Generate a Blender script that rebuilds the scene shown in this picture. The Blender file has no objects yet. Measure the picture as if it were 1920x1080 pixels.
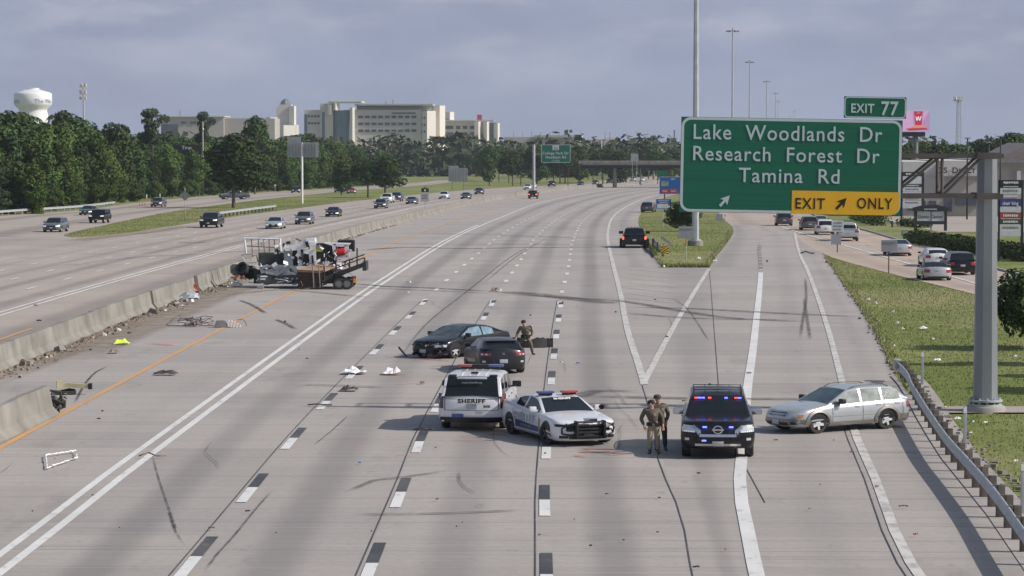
import bpy, bmesh, math, random
from mathutils import Vector, Matrix, Euler
R = math.radians
# ---------------------------------------------------------------- camera, sky, sun, exposure
F = 5470.0; CH = 8.76; YH = 261.5; VX = 1065.0          # focal length in photo pixels, eye height, horizon row, vanishing column
PITCH = math.atan((540-YH)/F); YAW = math.atan((VX-960)/F)
SC = bpy.context.scene
COL = SC.collection
cam = bpy.data.objects.new('camera', bpy.data.cameras.new('camera')); COL.objects.link(cam)
cam.data.sensor_width = 36; cam.data.lens = 36*F/1920; cam.data.clip_start = 1; cam.data.clip_end = 9000
cam.location = (0, 0, CH); cam.rotation_euler = (math.pi/2-PITCH, 0, YAW)
SC.camera = cam
SUN_EL = R(37); SUN_AZ = R(100)                           # azimuth clockwise from +Y: the sun stands to the right, a touch behind the camera
sv = Vector((math.cos(SUN_EL)*math.sin(SUN_AZ), math.cos(SUN_EL)*math.cos(SUN_AZ), math.sin(SUN_EL)))
sun = bpy.data.objects.new('sun', bpy.data.lights.new('sun', 'SUN')); COL.objects.link(sun)
sun.data.energy = 4.2; sun.data.angle = R(0.6); sun.data.color = (1, .945, .885)
sun.rotation_euler = sv.to_track_quat('Z', 'Y').to_euler()
wd = bpy.data.worlds.new('World'); SC.world = wd; wd.use_nodes = True
nt = wd.node_tree; nd = nt.nodes; lk = nt.links; nd.clear()
sky = nd.new('ShaderNodeTexSky'); sky.sky_type = 'NISHITA'; sky.sun_disc = False
sky.sun_elevation = SUN_EL; sky.sun_rotation = SUN_AZ; sky.dust_density = 2; sky.air_density = 1.2
tc = nd.new('ShaderNodeTexCoord'); sp = nd.new('ShaderNodeSeparateXYZ'); lk.new(tc.outputs['Generated'], sp.inputs[0])
def wnoise(scale, detail, sx, sz, loc):
    mp = nd.new('ShaderNodeMapping'); mp.inputs['Scale'].default_value = (sx, sx, sz); mp.inputs['Location'].default_value = loc
    lk.new(tc.outputs['Generated'], mp.inputs[0])
    n = nd.new('ShaderNodeTexNoise'); n.inputs['Scale'].default_value = scale; n.inputs['Detail'].default_value = detail
    n.inputs['Roughness'].default_value = .55; lk.new(mp.outputs[0], n.inputs['Vector']); return n.outputs['Fac']
def wmap(src, a, b, c, d):
    m = nd.new('ShaderNodeMapRange'); m.interpolation_type = 'SMOOTHSTEP'
    for i, v in zip(('From Min', 'From Max', 'To Min', 'To Max'), (a, b, c, d)): m.inputs[i].default_value = v
    lk.new(src, m.inputs['Value']); return m.outputs[0]
def wmix(f, a, b):
    m = nd.new('ShaderNodeMixRGB')
    for k, v in ((0, f), (1, a), (2, b)):
        if isinstance(v, (tuple, float, int)): m.inputs[k].default_value = v
        else: lk.new(v, m.inputs[k])
    return m.outputs[0]
def wmul(a, b):
    m = nd.new('ShaderNodeMath'); m.operation = 'MULTIPLY'; lk.new(a, m.inputs[0]); lk.new(b, m.inputs[1]); return m.outputs[0]
low = wmap(sp.outputs['Z'], .0, .28, 1, .35)              # overcast veil, thickest towards the horizon
veil = wmix(low, sky.outputs[0], (3.4, 3.84, 5.25, 1))
dk = wmap(wnoise(3.0, 5, 4.8, 15, (3, 1, 0)), .38, .64, 0, .85)
c1 = wmix(dk, veil, (2.95, 3.3, 4.6, 1))
up = wmap(sp.outputs['Z'], .008, .04, .15, 1)
lt = wmul(wmap(wnoise(4.0, 6, 4.0, 13, (7.3, 2, 4.3)), .42, .72, 0, .85), up)
c2 = wmix(lt, c1, (4.9, 5.1, 6.0, 1))
bg = nd.new('ShaderNodeBackground'); bg.inputs['Strength'].default_value = .1
ow = nd.new('ShaderNodeOutputWorld'); c3 = wmix(wmap(sp.outputs['Z'], .10, .5, 1, .22), sky.outputs[0], c2); lk.new(c3, bg.inputs[0]); lk.new(bg.outputs[0], ow.inputs[0])
SC.view_settings.view_transform = 'Standard'; SC.view_settings.look = 'None'; SC.view_settings.exposure = 0; SC.view_settings.gamma = 1
# ---------------------------------------------------------------- terrain height and survey helper
def zg(y, k=.0075, d0=205., w=45., end=900.):
    y = min(y, end); f = lambda q: k*w*math.log1p(math.exp(max(-40, min(40, q)))) if q < 30 else k*w*q
    return f((0-d0)/w)-f((y-d0)/w)
cp_, sp_, cy_, sy_ = math.cos(PITCH), math.sin(PITCH), math.cos(YAW), math.sin(YAW)
def at(px, py, dz=0):                                     # survey: where a line of sight of the photo meets the ground
    a = (px-960)/F; b = -(py-540)/F
    f = cp_+b*sp_; u = -sp_+b*cp_
    rx = a*cy_-f*sy_; ry = a*sy_+f*cy_
    lo, hi = 20., 4000.
    for _ in range(50):
        m = (lo+hi)/2
        if CH+m/ry*u > zg(m)+dz: lo = m
        else: hi = m
    return (lo/ry*rx, lo)
def atd(px, py, Y):                                       # point at depth Y on a line of sight
    a = (px-960)/F; b = -(py-540)/F
    f = cp_+b*sp_; u = -sp_+b*cp_
    rx = a*cy_-f*sy_; ry = a*sy_+f*cy_
    return Vector((Y/ry*rx, Y, CH+Y/ry*u))
class Curve1:                                             # X as a smooth function of Y along a surveyed line
    def __init__(s, pts, px=True):
        p = sorted([at(*q) for q in pts] if px else pts, key=lambda q: q[1]); s.p = p; n = len(p)
        s.m = []
        for i in range(n):
            a = p[max(0, i-1)]; b = p[min(n-1, i+1)]; s.m.append((b[0]-a[0])/max(1e-6, b[1]-a[1]))
    def __call__(s, y):
        p = s.p
        if y <= p[0][1]: return p[0][0]+(y-p[0][1])*s.m[0]
        if y >= p[-1][1]: return p[-1][0]+(y-p[-1][1])*s.m[-1]
        for i in range(len(p)-1):
            if y <= p[i+1][1]: break
        h = p[i+1][1]-p[i][1]; t = (y-p[i][1])/h
        return ((1+2*t)*(1-t)**2*p[i][0]+t*(1-t)**2*h*s.m[i]+t*t*(3-2*t)*p[i+1][0]+t*t*(t-1)*h*s.m[i+1])
    def head(s, y): return math.atan2(s(y-3)-s(y+3), 6)    # heading angle about z of someone driving along +Y
# ---------------------------------------------------------------- mesh helpers
class MB:
    def __init__(s): s.v = []; s.f = []; s.m = []; s.sm = []
    def add(s, v, f, m=0, smooth=False, M=None):
        o = len(s.v)
        if M is not None: v = [M @ Vector(q) for q in v]
        s.v += [tuple(q) for q in v]; s.f += [[i+o for i in q] for q in f]; s.m += [m]*len(f); s.sm += [smooth]*len(f); return s
    def box(s, x0, x1, y0, y1, z0, z1, m=0, M=None, ch=0, tx=0, ty=0):
        if ch:
            bm = bmesh.new(); bmesh.ops.create_cube(bm, size=1)
            for q in bm.verts: q.co = Vector(((x0+x1)/2+q.co.x*(x1-x0), (y0+y1)/2+q.co.y*(y1-y0), (z0+z1)/2+q.co.z*(z1-z0)))
            bmesh.ops.bevel(bm, geom=bm.edges[:], offset=ch, segments=2, affect='EDGES', profile=.6)
            bm.verts.index_update(); s.add([q.co for q in bm.verts], [[q.index for q in f.verts] for f in bm.faces], m, True, M); bm.free(); return s
        v = [(x0, y0, z0), (x1, y0, z0), (x1, y1, z0), (x0, y1, z0), (x0+tx, y0+ty, z1), (x1-tx, y0+ty, z1), (x1-tx, y1-ty, z1), (x0+tx, y1-ty, z1)]
        return s.add(v, [(0, 3, 2, 1), (4, 5, 6, 7), (0, 1, 5, 4), (1, 2, 6, 5), (2, 3, 7, 6), (3, 0, 4, 7)], m, False, M)
    def tube(s, a, b, r, r2=None, n=8, m=0, M=None, smooth=True):
        a = Vector(a); b = Vector(b); r2 = r if r2 is None else r2; d = (b-a)
        if d.length < 1e-6: return s
        q = d.to_track_quat('Z', 'Y'); v = []
        for c, rr in ((a, r), (b, r2)):
            for i in range(n):
                t = 2*math.pi*i/n; v.append(c+q @ Vector((rr*math.cos(t), rr*math.sin(t), 0)))
        s.add(v, [(i, (i+1) % n, n+(i+1) % n, n+i) for i in range(n)], m, smooth and n > 4, M)
        s.add(v[:n], [list(range(n))[::-1]], m, False, M); s.add(v[n:], [list(range(n))], m, False, M); return s
    def path(s, pts, r, n=6, m=0):
        for a, b in zip(pts, pts[1:]): s.tube(a, b, r, None, n, m)
        return s
    def lathe(s, prof, n=24, m=0, M=None, smooth=True, cap=True):      # prof: (r, z) from below
        v = []
        for r, z in prof:
            for i in range(n): t = 2*math.pi*i/n; v.append((r*math.cos(t), r*math.sin(t), z))
        f = [(k*n+i, k*n+(i+1) % n, (k+1)*n+(i+1) % n, (k+1)*n+i) for k in range(len(prof)-1) for i in range(n)]
        s.add(v, f, m, smooth, M)
        if cap:
            for k, rev in ((0, True), (len(prof)-1, False)):
                if prof[k][0] > 1e-4:
                    q = list(range(n)); s.add(v[k*n:k*n+n], [q[::-1] if rev else q], m, False, M)
        return s
    def prism(s, poly, z0, z1, m=0, M=None):
        n = len(poly); v = [(x, y, z0) for x, y in poly]+[(x, y, z1) for x, y in poly]
        return s.add(v, [list(range(n))[::-1], list(range(n, 2*n))]+[(i, (i+1) % n, n+(i+1) % n, n+i) for i in range(n)], m, False, M)
    def grid(s, rows, m=0, smooth=True, M=None):
        h = len(rows); w = len(rows[0]); v = [p for r in rows for p in r]
        return s.add(v, [(i*w+j, i*w+j+1, (i+1)*w+j+1, (i+1)*w+j) for i in range(h-1) for j in range(w-1)], m, smooth, M)
    def build(s, name, mats, parent=None, loc=None, fix=True, ang=40):
        me = bpy.data.meshes.new(name); me.from_pydata(s.v, [], s.f)
        if not isinstance(mats, (list, tuple)): mats = [mats]
        for q in mats: me.materials.append(q)
        me.polygons.foreach_set('material_index', s.m); me.polygons.foreach_set('use_smooth', s.sm)
        if fix:
            bm = bmesh.new(); bm.from_mesh(me); bmesh.ops.remove_doubles(bm, verts=bm.verts, dist=.0004)
            bmesh.ops.recalc_face_normals(bm, faces=bm.faces)
            for e in bm.edges:
                if len(e.link_faces) == 2 and e.calc_face_angle(0) > R(ang): e.smooth = False
            bm.to_mesh(me); bm.free()
        me.update()
        o = bpy.data.objects.new(name, me); COL.objects.link(o)
        if parent: o.parent = parent
        if loc is not None: o.location = loc
        return o
def tag(o, label=None, cat=None, group=None, kind=None):
    for k, v in (('label', label), ('category', cat), ('group', group), ('kind', kind)):
        if v: o[k] = v
    return o
def empty(name, loc, rz=0, label=None, cat=None, group=None):
    o = bpy.data.objects.new(name, None); COL.objects.link(o); o.location = loc; o.rotation_euler = (0, 0, rz); o.empty_display_size = .3
    return tag(o, label, cat, group)
def copy_tree(o, parent=None):
    c = o.copy(); COL.objects.link(c); c.parent = parent
    for ch in [q for q in bpy.data.objects if q.parent == o]: copy_tree(ch, c)
    return c
def T(x=0, y=0, z=0, rz=0, rx=0, ry=0, s=1): return Matrix.Translation((x, y, z)) @ Euler((rx, ry, rz)).to_matrix().to_4x4() @ Matrix.Scale(s, 4)
def text_mesh(body, size, mat, parent, M, name='lettering', bold=0, sx=1, spacing=1, align='CENTER', depth=.004):
    cu = bpy.data.curves.new('t', 'FONT'); cu.body = body; cu.size = size; cu.align_x = align; cu.align_y = 'BOTTOM_BASELINE'
    cu.offset = bold; cu.space_character = spacing; cu.extrude = depth; cu.resolution_u = 3
    ob = bpy.data.objects.new('t', cu); COL.objects.link(ob)
    me = bpy.data.meshes.new_from_object(ob.evaluated_get(bpy.context.evaluated_depsgraph_get()))
    bpy.data.objects.remove(ob); bpy.data.curves.remove(cu)
    me.transform(M @ Matrix.Diagonal((sx, 1, 1, 1))); me.materials.clear(); me.materials.append(mat); me.name = name
    o = bpy.data.objects.new(name, me); COL.objects.link(o); o.parent = parent; return o
# ---------------------------------------------------------------- materials
_M = {}
def mat(name, col, rough=.6, metal=0, var=.12, scale=3.0, spec=.5, coat=0, emit=0, obj_rand=0, bump=0, stretch=None, detail=4):
    if name in _M: return _M[name]
    m = bpy.data.materials.new(name); m.use_nodes = True; n = m.node_tree.nodes; l = m.node_tree.links
    b = n['Principled BSDF']; b.inputs['Roughness'].default_value = rough; b.inputs['Metallic'].default_value = metal
    b.inputs['Specular IOR Level'].default_value = spec; b.inputs['Coat Weight'].default_value = coat; b.inputs['Coat Roughness'].default_value = .05
    if emit:
        b.inputs['Emission Color'].default_value = (*col, 1); b.inputs['Emission Strength'].default_value = emit
    c0 = tuple(max(0, c*(1-var)) for c in col)+(1,); c1 = tuple(min(1, c*(1+var)) for c in col)+(1,)
    t = n.new('ShaderNodeTexCoord'); mp = n.new('ShaderNodeMapping'); ns = n.new('ShaderNodeTexNoise')
    if stretch: mp.inputs['Scale'].default_value = stretch
    ns.inputs['Scale'].default_value = scale; ns.inputs['Detail'].default_value = detail
    l.new(t.outputs['Object'], mp.inputs[0]); l.new(mp.outputs[0], ns.inputs['Vector'])
    r = n.new('ShaderNodeMapRange'); r.inputs['From Min'].default_value = .3; r.inputs['From Max'].default_value = .7; l.new(ns.outputs['Fac'], r.inputs[0])
    x = n.new('ShaderNodeMixRGB'); x.inputs[1].default_value = c0; x.inputs[2].default_value = c1; l.new(r.outputs[0], x.inputs[0]); out = x.outputs[0]
    if obj_rand:
        oi = n.new('ShaderNodeObjectInfo'); hs = n.new('ShaderNodeHueSaturation')
        a = n.new('ShaderNodeMapRange'); a.inputs['To Min'].default_value = 1-obj_rand; a.inputs['To Max'].default_value = 1+obj_rand
        l.new(oi.outputs['Random'], a.inputs[0]); l.new(a.outputs[0], hs.inputs['Value']); l.new(out, hs.inputs['Color'])
        a2 = n.new('ShaderNodeMapRange'); a2.inputs['To Min'].default_value = .485; a2.inputs['To Max'].default_value = .515
        l.new(oi.outputs['Random'], a2.inputs[0]); l.new(a2.outputs[0], hs.inputs['Hue']); out = hs.outputs[0]
    l.new(out, b.inputs['Base Color'])
    if bump:
        bp = n.new('ShaderNodeBump'); bp.inputs['Strength'].default_value = bump; l.new(ns.outputs['Fac'], bp.inputs['Height']); l.new(bp.outputs[0], b.inputs['Normal'])
    _M[name] = m; return m
def paint(name, col, metal=.0, rough=.3): return mat('paint_'+name, col, rough, metal, .06, 1.5, .5, coat=.8)
class NT:
    def __init__(s, name):
        s.m = bpy.data.materials.new(name); s.m.use_nodes = True; s.n = s.m.node_tree.nodes; s.l = s.m.node_tree.links; s.b = s.n['Principled BSDF']
    def node(s, t, **k):
        q = s.n.new('ShaderNode'+t)
        for a, v in k.items(): setattr(q, a, v)
        return q
    def inp(s, q, i, v):
        if isinstance(v, bpy.types.NodeSocket): s.l.new(v, q.inputs[i])
        else: q.inputs[i].default_value = v
    def math(s, op, a, b=0.0, c=None):
        q = s.node('Math', operation=op); s.inp(q, 0, a); s.inp(q, 1, b)
        if c is not None: s.inp(q, 2, c)
        return q.outputs[0]
    def noise(s, vec, scale, detail=4, st=(1, 1, 1), rough=.5):
        mp = s.node('Mapping'); mp.inputs['Scale'].default_value = st; s.l.new(vec, mp.inputs[0])
        q = s.node('TexNoise'); q.inputs['Scale'].default_value = scale; q.inputs['Detail'].default_value = detail; q.inputs['Roughness'].default_value = rough
        s.l.new(mp.outputs[0], q.inputs['Vector']); return q.outputs['Fac']
    def mr(s, v, a, b, c=0., d=1., sm=True):
        q = s.node('MapRange'); q.interpolation_type = 'SMOOTHSTEP' if sm else 'LINEAR'
        for i, x in enumerate((v, a, b, c, d)): s.inp(q, i, x)
        return q.outputs[0]
    def mix(s, f, a, b, mode='MIX'):
        q = s.node('MixRGB', blend_type=mode); s.inp(q, 0, f); s.inp(q, 1, a); s.inp(q, 2, b); return q.outputs[0]
def concrete(name, base, warm, stain, groove=1.0):
    t = NT(name); tc = t.node('TexCoord'); oc = tc.outputs['Object']; uv = t.node('UVMap', uv_map='lane').outputs[0]
    su = t.node('SeparateXYZ'); t.l.new(uv, su.inputs[0]); u = su.outputs[0]
    so = t.node('SeparateXYZ'); t.l.new(oc, so.inputs[0]); Y = so.outputs[1]; X = so.outputs[0]
    big = t.noise(oc, .035, 4, (1, .5, 1)); c = t.mix(t.mr(big, .35, .65), (*base, 1), (*warm, 1))
    # slabs: every slab between transverse joints has its own tone
    sl = t.node('TexWhiteNoise', noise_dimensions='2D'); cb = t.node('CombineXYZ')
    t.l.new(t.math('FLOOR', t.math('DIVIDE', Y, 4.57)), cb.inputs[1]); t.l.new(t.math('FLOOR', u), cb.inputs[0]); t.l.new(cb.outputs[0], sl.inputs[0])
    c = t.mix(1.0, c, t.mix(sl.outputs['Value'], (.90, .90, .905, 1), (1.05, 1.05, 1.04, 1)), 'MULTIPLY')
    # oil dropped along the middle of each lane
    fr = t.math('ABSOLUTE', t.math('SUBTRACT', t.math('FRACT', u), .5))
    band = t.mr(fr, .04, .24, 1, 0); band = t.math('MULTIPLY', band, t.mr(t.noise(oc, .12, 4, (1, .12, 1)), .22, .62, .45, 1))
    edge = t.math('MULTIPLY', t.mr(u, -.6, .1), t.mr(u, 3.9, 5.0, 1, .32))
    c = t.mix(t.math('MULTIPLY', t.math('MULTIPLY', band, edge), stain), c, (.075, .072, .075, 1))
    # transverse grooves and joint lines
    g = t.noise(oc, 1.0, 5, (.06, 1.6, 1), .6); c = t.mix(t.math('MULTIPLY', t.mr(g, .54, .75), .36*groove), c, (.13, .125, .125, 1))
    g2 = t.noise(oc, 1.0, 3, (.25, 7, 1), .6); c = t.mix(t.math('MULTIPLY', t.mr(g2, .5, .72), .15*groove), c, (.16, .155, .155, 1))
    g3 = t.noise(oc, 1.0, 2, (.12, 4, 1)); c = t.mix(t.math('MULTIPLY', t.mr(g3, .55, .75), .25*groove), c, (.52, .49, .475, 1))
    wob = t.math('MULTIPLY', t.math('SUBTRACT', t.noise(oc, .3, 2), .5), .35)
    jt = t.math('ABSOLUTE', t.math('SUBTRACT', t.math('FRACT', t.math('DIVIDE', t.math('ADD', Y, wob), 4.57)), .5))
    c = t.mix(t.math('MULTIPLY', t.mr(jt, .006, .016, 1, 0), .32), c, (.09, .088, .086, 1))
    sp = t.noise(oc, 5, 6); c = t.mix(t.mr(t.noise(oc, 1.1, 5, (1, .4, 1), .75), .60, .70, 0, .3), c, (.12, .115, .112, 1)); c = t.mix(t.mr(sp, .35, .7, .0, .2), c, (.22, .21, .2, 1))
    pt = t.noise(oc, .35, 6, (1, .35, 1), .65); c = t.mix(t.mr(pt, .56, .74, 0, .35), c, (.16, .15, .145, 1))
    t.l.new(c, t.b.inputs['Base Color']); t.b.inputs['Roughness'].default_value = .85; t.b.inputs['Specular IOR Level'].default_value = .25
    bp = t.node('Bump'); bp.inputs['Strength'].default_value = .25; bp.inputs['Distance'].default_value = .01; t.l.new(g2, bp.inputs['Height']); t.l.new(bp.outputs[0], t.b.inputs['Normal'])
    return t.m
M_CONC = concrete('worn_concrete', (.372, .34, .318), (.392, .355, .328), .38)
M_CONL = concrete('brown_concrete', (.40, .345, .305), (.42, .36, .315), .42, .7)
M_FRONT = concrete('warm_concrete', (.47, .37, .295), (.44, .37, .31), .35, .6)
def worn(name, col, thr=.62, scale=2.2):
    t = NT(name); oc = t.node('TexCoord').outputs['Object']
    a = t.noise(oc, scale, 6, (1, .5, 1), .7); b = t.noise(oc, .25, 3)
    c = t.mix(t.mr(a, thr-.1, thr+.1, 0, .75), (*col, 1), (.3, .285, .27, 1)); c = t.mix(t.mr(b, .3, .7, 0, .22), c, (.3, .28, .26, 1))
    t.l.new(c, t.b.inputs['Base Color']); t.b.inputs['Roughness'].default_value = .6; return t.m
M_WHITE = worn('white_road_paint', (.72, .71, .69)); M_OLDW = worn('old_white_road_paint', (.62, .59, .55), .55); M_YEL = worn('yellow_road_paint', (.62, .33, .11), .62)
M_BLK = worn('black_contrast_paint', (.035, .035, .038), .66)
def grass_mat():
    t = NT('mown_grass'); oc = t.node('TexCoord').outputs['Object']
    a = t.noise(oc, .12, 5, (1, .6, 1), .6); b = t.noise(oc, 1.6, 6, (1, .5, 1), .7); d = t.noise(oc, .035, 3, (1, 1, 1)); e = t.noise(oc, 9, 3)
    c = t.mix(t.mr(a, .35, .65), (.15, .185, .05, 1), (.25, .26, .10, 1)); c = t.mix(t.mr(b, .4, .7, 0, .7), c, (.095, .125, .034, 1))
    c = t.mix(t.mr(d, .48, .68, 0, .6), c, (.29, .265, .14, 1)); c = t.mix(t.mr(e, .5, .75, 0, .5), c, (.27, .275, .12, 1))
    t.l.new(c, t.b.inputs['Base Color']); t.b.inputs['Roughness'].default_value = .9; t.b.inputs['Specular IOR Level'].default_value = .1
    bp = t.node('Bump'); bp.inputs['Strength'].default_value = .9; bp.inputs['Distance'].default_value = .12; t.l.new(b, bp.inputs['Height']); t.l.new(bp.outputs[0], t.b.inputs['Normal'])
    return t.m
M_GRASS = grass_mat()
m_dark = mat('dark_rubber', (.022, .022, .024), .7); m_tyre = mat('tyre_rubber', (.03, .03, .031), .75, var=.25, scale=9)
m_black = mat('black_plastic', (.015, .015, .017), .45); m_chrome = mat('chrome', (.6, .6, .62), .18, 1, .05)
m_rim = mat('alloy_rim', (.68, .68, .69), .35, .25, .08); m_rimdark = mat('dark_rim', (.05, .05, .055), .4, .6)
m_glass = mat('car_glass', (.014, .018, .022), .05, 0, .1, 1.5, .35); m_glasslt = mat('light_car_glass', (.16, .20, .20), .06, 0, .55, 3.5, .9, coat=.6)
m_lamp = mat('lamp_glass', (.62, .64, .66), .12, .3, .2, 8, .8); m_lampon = mat('lit_headlamp', (1, .98, .93), .3, emit=.25, var=0); m_red = mat('tail_lamp', (.32, .015, .02), .18, coat=.6); m_redon = mat('lit_tail_lamp', (1, .12, .04), .3, emit=2.0, var=0)
m_plate = mat('licence_plate', (.42, .45, .48), .4); m_galv = mat('galvanised_steel', (.44, .46, .48), .5, .25, .12, 2.0); m_steel = mat('weathered_steel', (.22, .215, .21), .6, .3, .2, 1.5)
m_white = mat('white_coating', (.78, .78, .77), .5); m_signback = mat('sign_back_aluminium', (.33, .345, .37), .5, .4, .12, .8)
m_cb = mat('barrier_concrete', (.225, .212, .185), .9, var=.3, scale=.7, bump=.15, detail=8); m_wood = mat('brown_timber', (.24, .15, .09), .8, var=.35, scale=2.5, stretch=(1, 6, 6)); m_post = mat('post_timber', (.115, .10, .085), .9, var=.3)
m_skin = mat('skin', (.42, .25, .18), .6, var=.06)
# ---------------------------------------------------------------- road lines, surveyed
L0 = Curve1([(7.5,1072),(125,980),(250,880),(680,559),(725,528),(860,443),(953.8,402.3),(1005.8,382.5),(1068,368),(1131,357.5),(1201.7,350.8),(1233.7,348.7)])
R0 = Curve1([(2.65,40),(2.65,60),(2.6,78),(2.75,107),(2.75,134),(3.0,165.7),(3.3,219),(3.7,271.5),(4.3,311.7),(5.4,363),(7.3,419.2),(10.7,492.3),(15.2,570.4),(19.2,624.6),(31,735)], False)
def blend(pts, fr, y1=360):
    c = Curve1(pts)
    def g(y):
        v = L0(y)+fr*(R0(y)-L0(y)); t = max(0, min(1, (y-y1+80)/80.)); t = t*t*(3-2*t)
        return c(min(y, y1))*(1-t)+v*t
    return g
A0 = blend([(380,1013.8),(562.8,797.8),(716.5,638.6),(779.7,576.5),(864,501),(940,440)], .267, 280)
B0 = blend([(695.6,1026),(749.4,898.8),(783,814),(909.5,582.3),(965.6,500.2),(1008,440)], .52, 280)
C0 = blend([(1008.1,1042.5),(1008.1,911.2),(1027,695.2),(1046.3,566.3),(1063,503),(1071.5,454.4),(1089,421.7),(1101,409.6)], .765, 340)
YEL = lambda y: L0(y)-4.55
BAR = lambda y: L0(y)-10.2
HOV = lambda y: L0(y)-16.9
W1 = lambda y: L0(y)-20.6
W2 = lambda y: L0(y)-24.0
W3 = lambda y: L0(y)-27.4
WE = lambda y: L0(y)-30.9
GLc = Curve1([(-46.5,270),(-46.2,279),(-44.6,290),(-44.2,325),(-43,395),(-41,473)], False)
GL = lambda y: GLc(y) if y < 440 else L0(y)-34.6
GTc = Curve1([(-47,276),(-49.6,286),(-52,322),(-56.7,415),(-57.6,473),(-57.5,560),(-54,700),(-48,800)], False); GT = GTc
FLc = Curve1([(-75.5,200),(-75.1,384),(-72.5,426),(-74.5,496),(-75,584),(-68,700),(-60,800)], False); FL = FLc
WIDE = Curve1([(3.3,40),(3.8,58.4),(4.1,67.2),(4.3,72.7),(4.7,78.8),(6.2,100.8),(8,125.5),(13,196.8),(16.2,247),(20.6,305.1)], False)
REDG = Curve1([(6.9,40),(7.05,58.5),(7.3,64.9),(7.9,74.5),(8.6,87.4),(10,106.6),(12.3,138.7),(16.2,196.9),(18.5,233.4),(23.3,300.7)], False)
RPAV = Curve1([(11.0,50),(10.9,66.5),(10.9,80),(11.5,96),(12.2,108.3),(13.9,131.8),(16.3,168.7),(20.2,231.7)], False)
GLEF = Curve1([(2.8,105.9),(4.7,133.1),(6.1,152.5),(9.7,201.1)], False)
RB = lambda y: R0(y)+3.35
GRR = Curve1([(9.8,202.9),(11.6,228),(13.5,251.7),(17.5,309.6),(19.4,362.4),(21.6,420),(25.5,492),(33,600)], False)
FRL = Curve1([(26.5,60),(24.8,120),(23.3,167),(21.8,190),(20.3,229),(22.5,297),(23.4,330)], False)
FRR = Curve1([(31,60),(30.0,167),(29.6,212),(30.1,244),(30.8,285),(32.5,378),(37,470),(48,620)], False)
YS = [float(y) for y in range(40, 901, 5)]+[950., 1000., 1100.]
def stations(y0, y1): return [y0]+[y for y in YS if y0+.5 < y < y1-.5]+[y1]
def sheet(name, cols, y0, y1, m, dz, kind='structure'):
    ys = stations(y0, y1); w = len(cols); v = []; uvv = []
    for y in ys:
        for f, u in cols: v.append((f(y), y, zg(y)+dz)); uvv.append((u, y))
    fs = [(i*w+j, i*w+j+1, (i+1)*w+j+1, (i+1)*w+j) for i in range(len(ys)-1) for j in range(w-1)]
    me = bpy.data.meshes.new(name); me.from_pydata(v, [], fs); me.materials.append(m)
    uv = me.uv_layers.new(name='lane')
    for lp in me.loops: uv.data[lp.index].uv = uvv[lp.vertex_index]
    o = bpy.data.objects.new(name, me); COL.objects.link(o); return tag(o, kind=kind)
# ground: one sheet to the horizon
gx = [-2600, -1400, -800, -500, -350, -250, -180, -140, -110, -90, -75, -60, -45, -30, -15, 0, 15, 30, 45, 60, 80, 110, 150, 200, 300, 450, 700, 1100, 1600, 2600]
gy = [-300., 0., 20.]+YS+[1300., 1700., 2300., 3200., 4500., 6500.]
mb = MB(); mb.grid([[(x, y, zg(y)) for x in gx] for y in gy], smooth=True); tag(mb.build('ground', M_GRASS, fix=False), kind='structure')
off = lambda f, d: (lambda y: f(y)+d)
sheet('road', [(off(BAR, -.2), -2.2), (off(BAR, 2), -1.7), (YEL, -1), (L0, 0), (A0, 1), (B0, 2), (C0, 3), (R0, 4), (WIDE, 5), (REDG, 6), (RPAV, 7)], 40, 205, M_CONC, .03)
sheet('road', [(off(BAR, -.2), -2.2), (off(BAR, 2), -1.7), (YEL, -1), (L0, 0), (A0, 1), (B0, 2), (C0, 3), (R0, 4), (RB, 5)], 205, 1100, M_CONC, .03)
sheet('exit_ramp', [(GRR, 4.3), (lambda y: WIDE(y) if y < 300 else (GRR(y)*.6+FRL(y)*.4), 5), (lambda y: min(REDG(y), FRL(y)-.5), 6), (lambda y: RPAV(y) if y < 231 else FRL(y), 7)], 205, 330, M_CONC, .03)
sheet('road', [(lambda y: FL(y) if y < 279 else GL(y), 9), (lambda y: GL(min(y, 270))*.999 if y < 279 else GL(y)+.4, 7.2), (WE, 6), (W3, 5), (W2, 4), (W1, 3), (HOV, 2), (off(BAR, .0), 1)], 40, 1100, M_CONL, .026)
sheet('frontage_road', [(FL, 2), (lambda y: (FL(y)+GT(y))/2, 1), (GT, 0)], 276, 1000, M_CONL, .022)
sheet('frontage_road', [(lambda y: FRL(y) if y < 325 else GRR(y), 4.2), (lambda y: (FRL(y)+FRR(y))/2 if y < 325 else (GRR(y)+FRR(y))/2, 5), (FRR, 6)], 60, 900, M_FRONT, .022)
def mark(name, f, w, y0, y1, m, dz=.046, dash=None):
    mb = MB(); segs = [(y0, y1)]
    if dash: per, ln = dash; segs = [(y0+i*per, min(y1, y0+i*per+ln)) for i in range(int((y1-y0)/per)+1)]
    for a, b in segs:
        if b-a < .05: continue
        ys = stations(a, b) if b-a > 6 else [a, b]
        mb.grid([[(f(y)-w/2, y, zg(y)+dz), (f(y)+w/2, y, zg(y)+dz)] for y in ys], smooth=False)
    return tag(mb.build(name, m, fix=False), kind='structure')
mark('edge_line', YEL, .22, 40, 900, M_YEL)
mark('lane_line', off(L0, 0), .22, 40, 1000, M_WHITE); mark('lane_line', off(L0, -.5), .2, 40, 330, M_WHITE)
P = 12.19
for f, y0 in ((C0, 67.4-P), (B0, 68.9-P), (A0, 69.8-P)):
    mark('lane_dashes', off(f, .18), .26, y0-P, 158, M_WHITE, dash=(P, 3.05)); mark('lane_dashes', off(f, .18), .26, y0-P+3.05, 160, M_BLK, dash=(P, 3.05))
    mark('lane_dashes', off(f, .1), .24, y0+P*8+3, 800, M_WHITE, dash=(P, 3.05))
    mark('pavement_joint', off(f, -.05), .032, 40, 160, M_BLK, .042)
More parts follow.
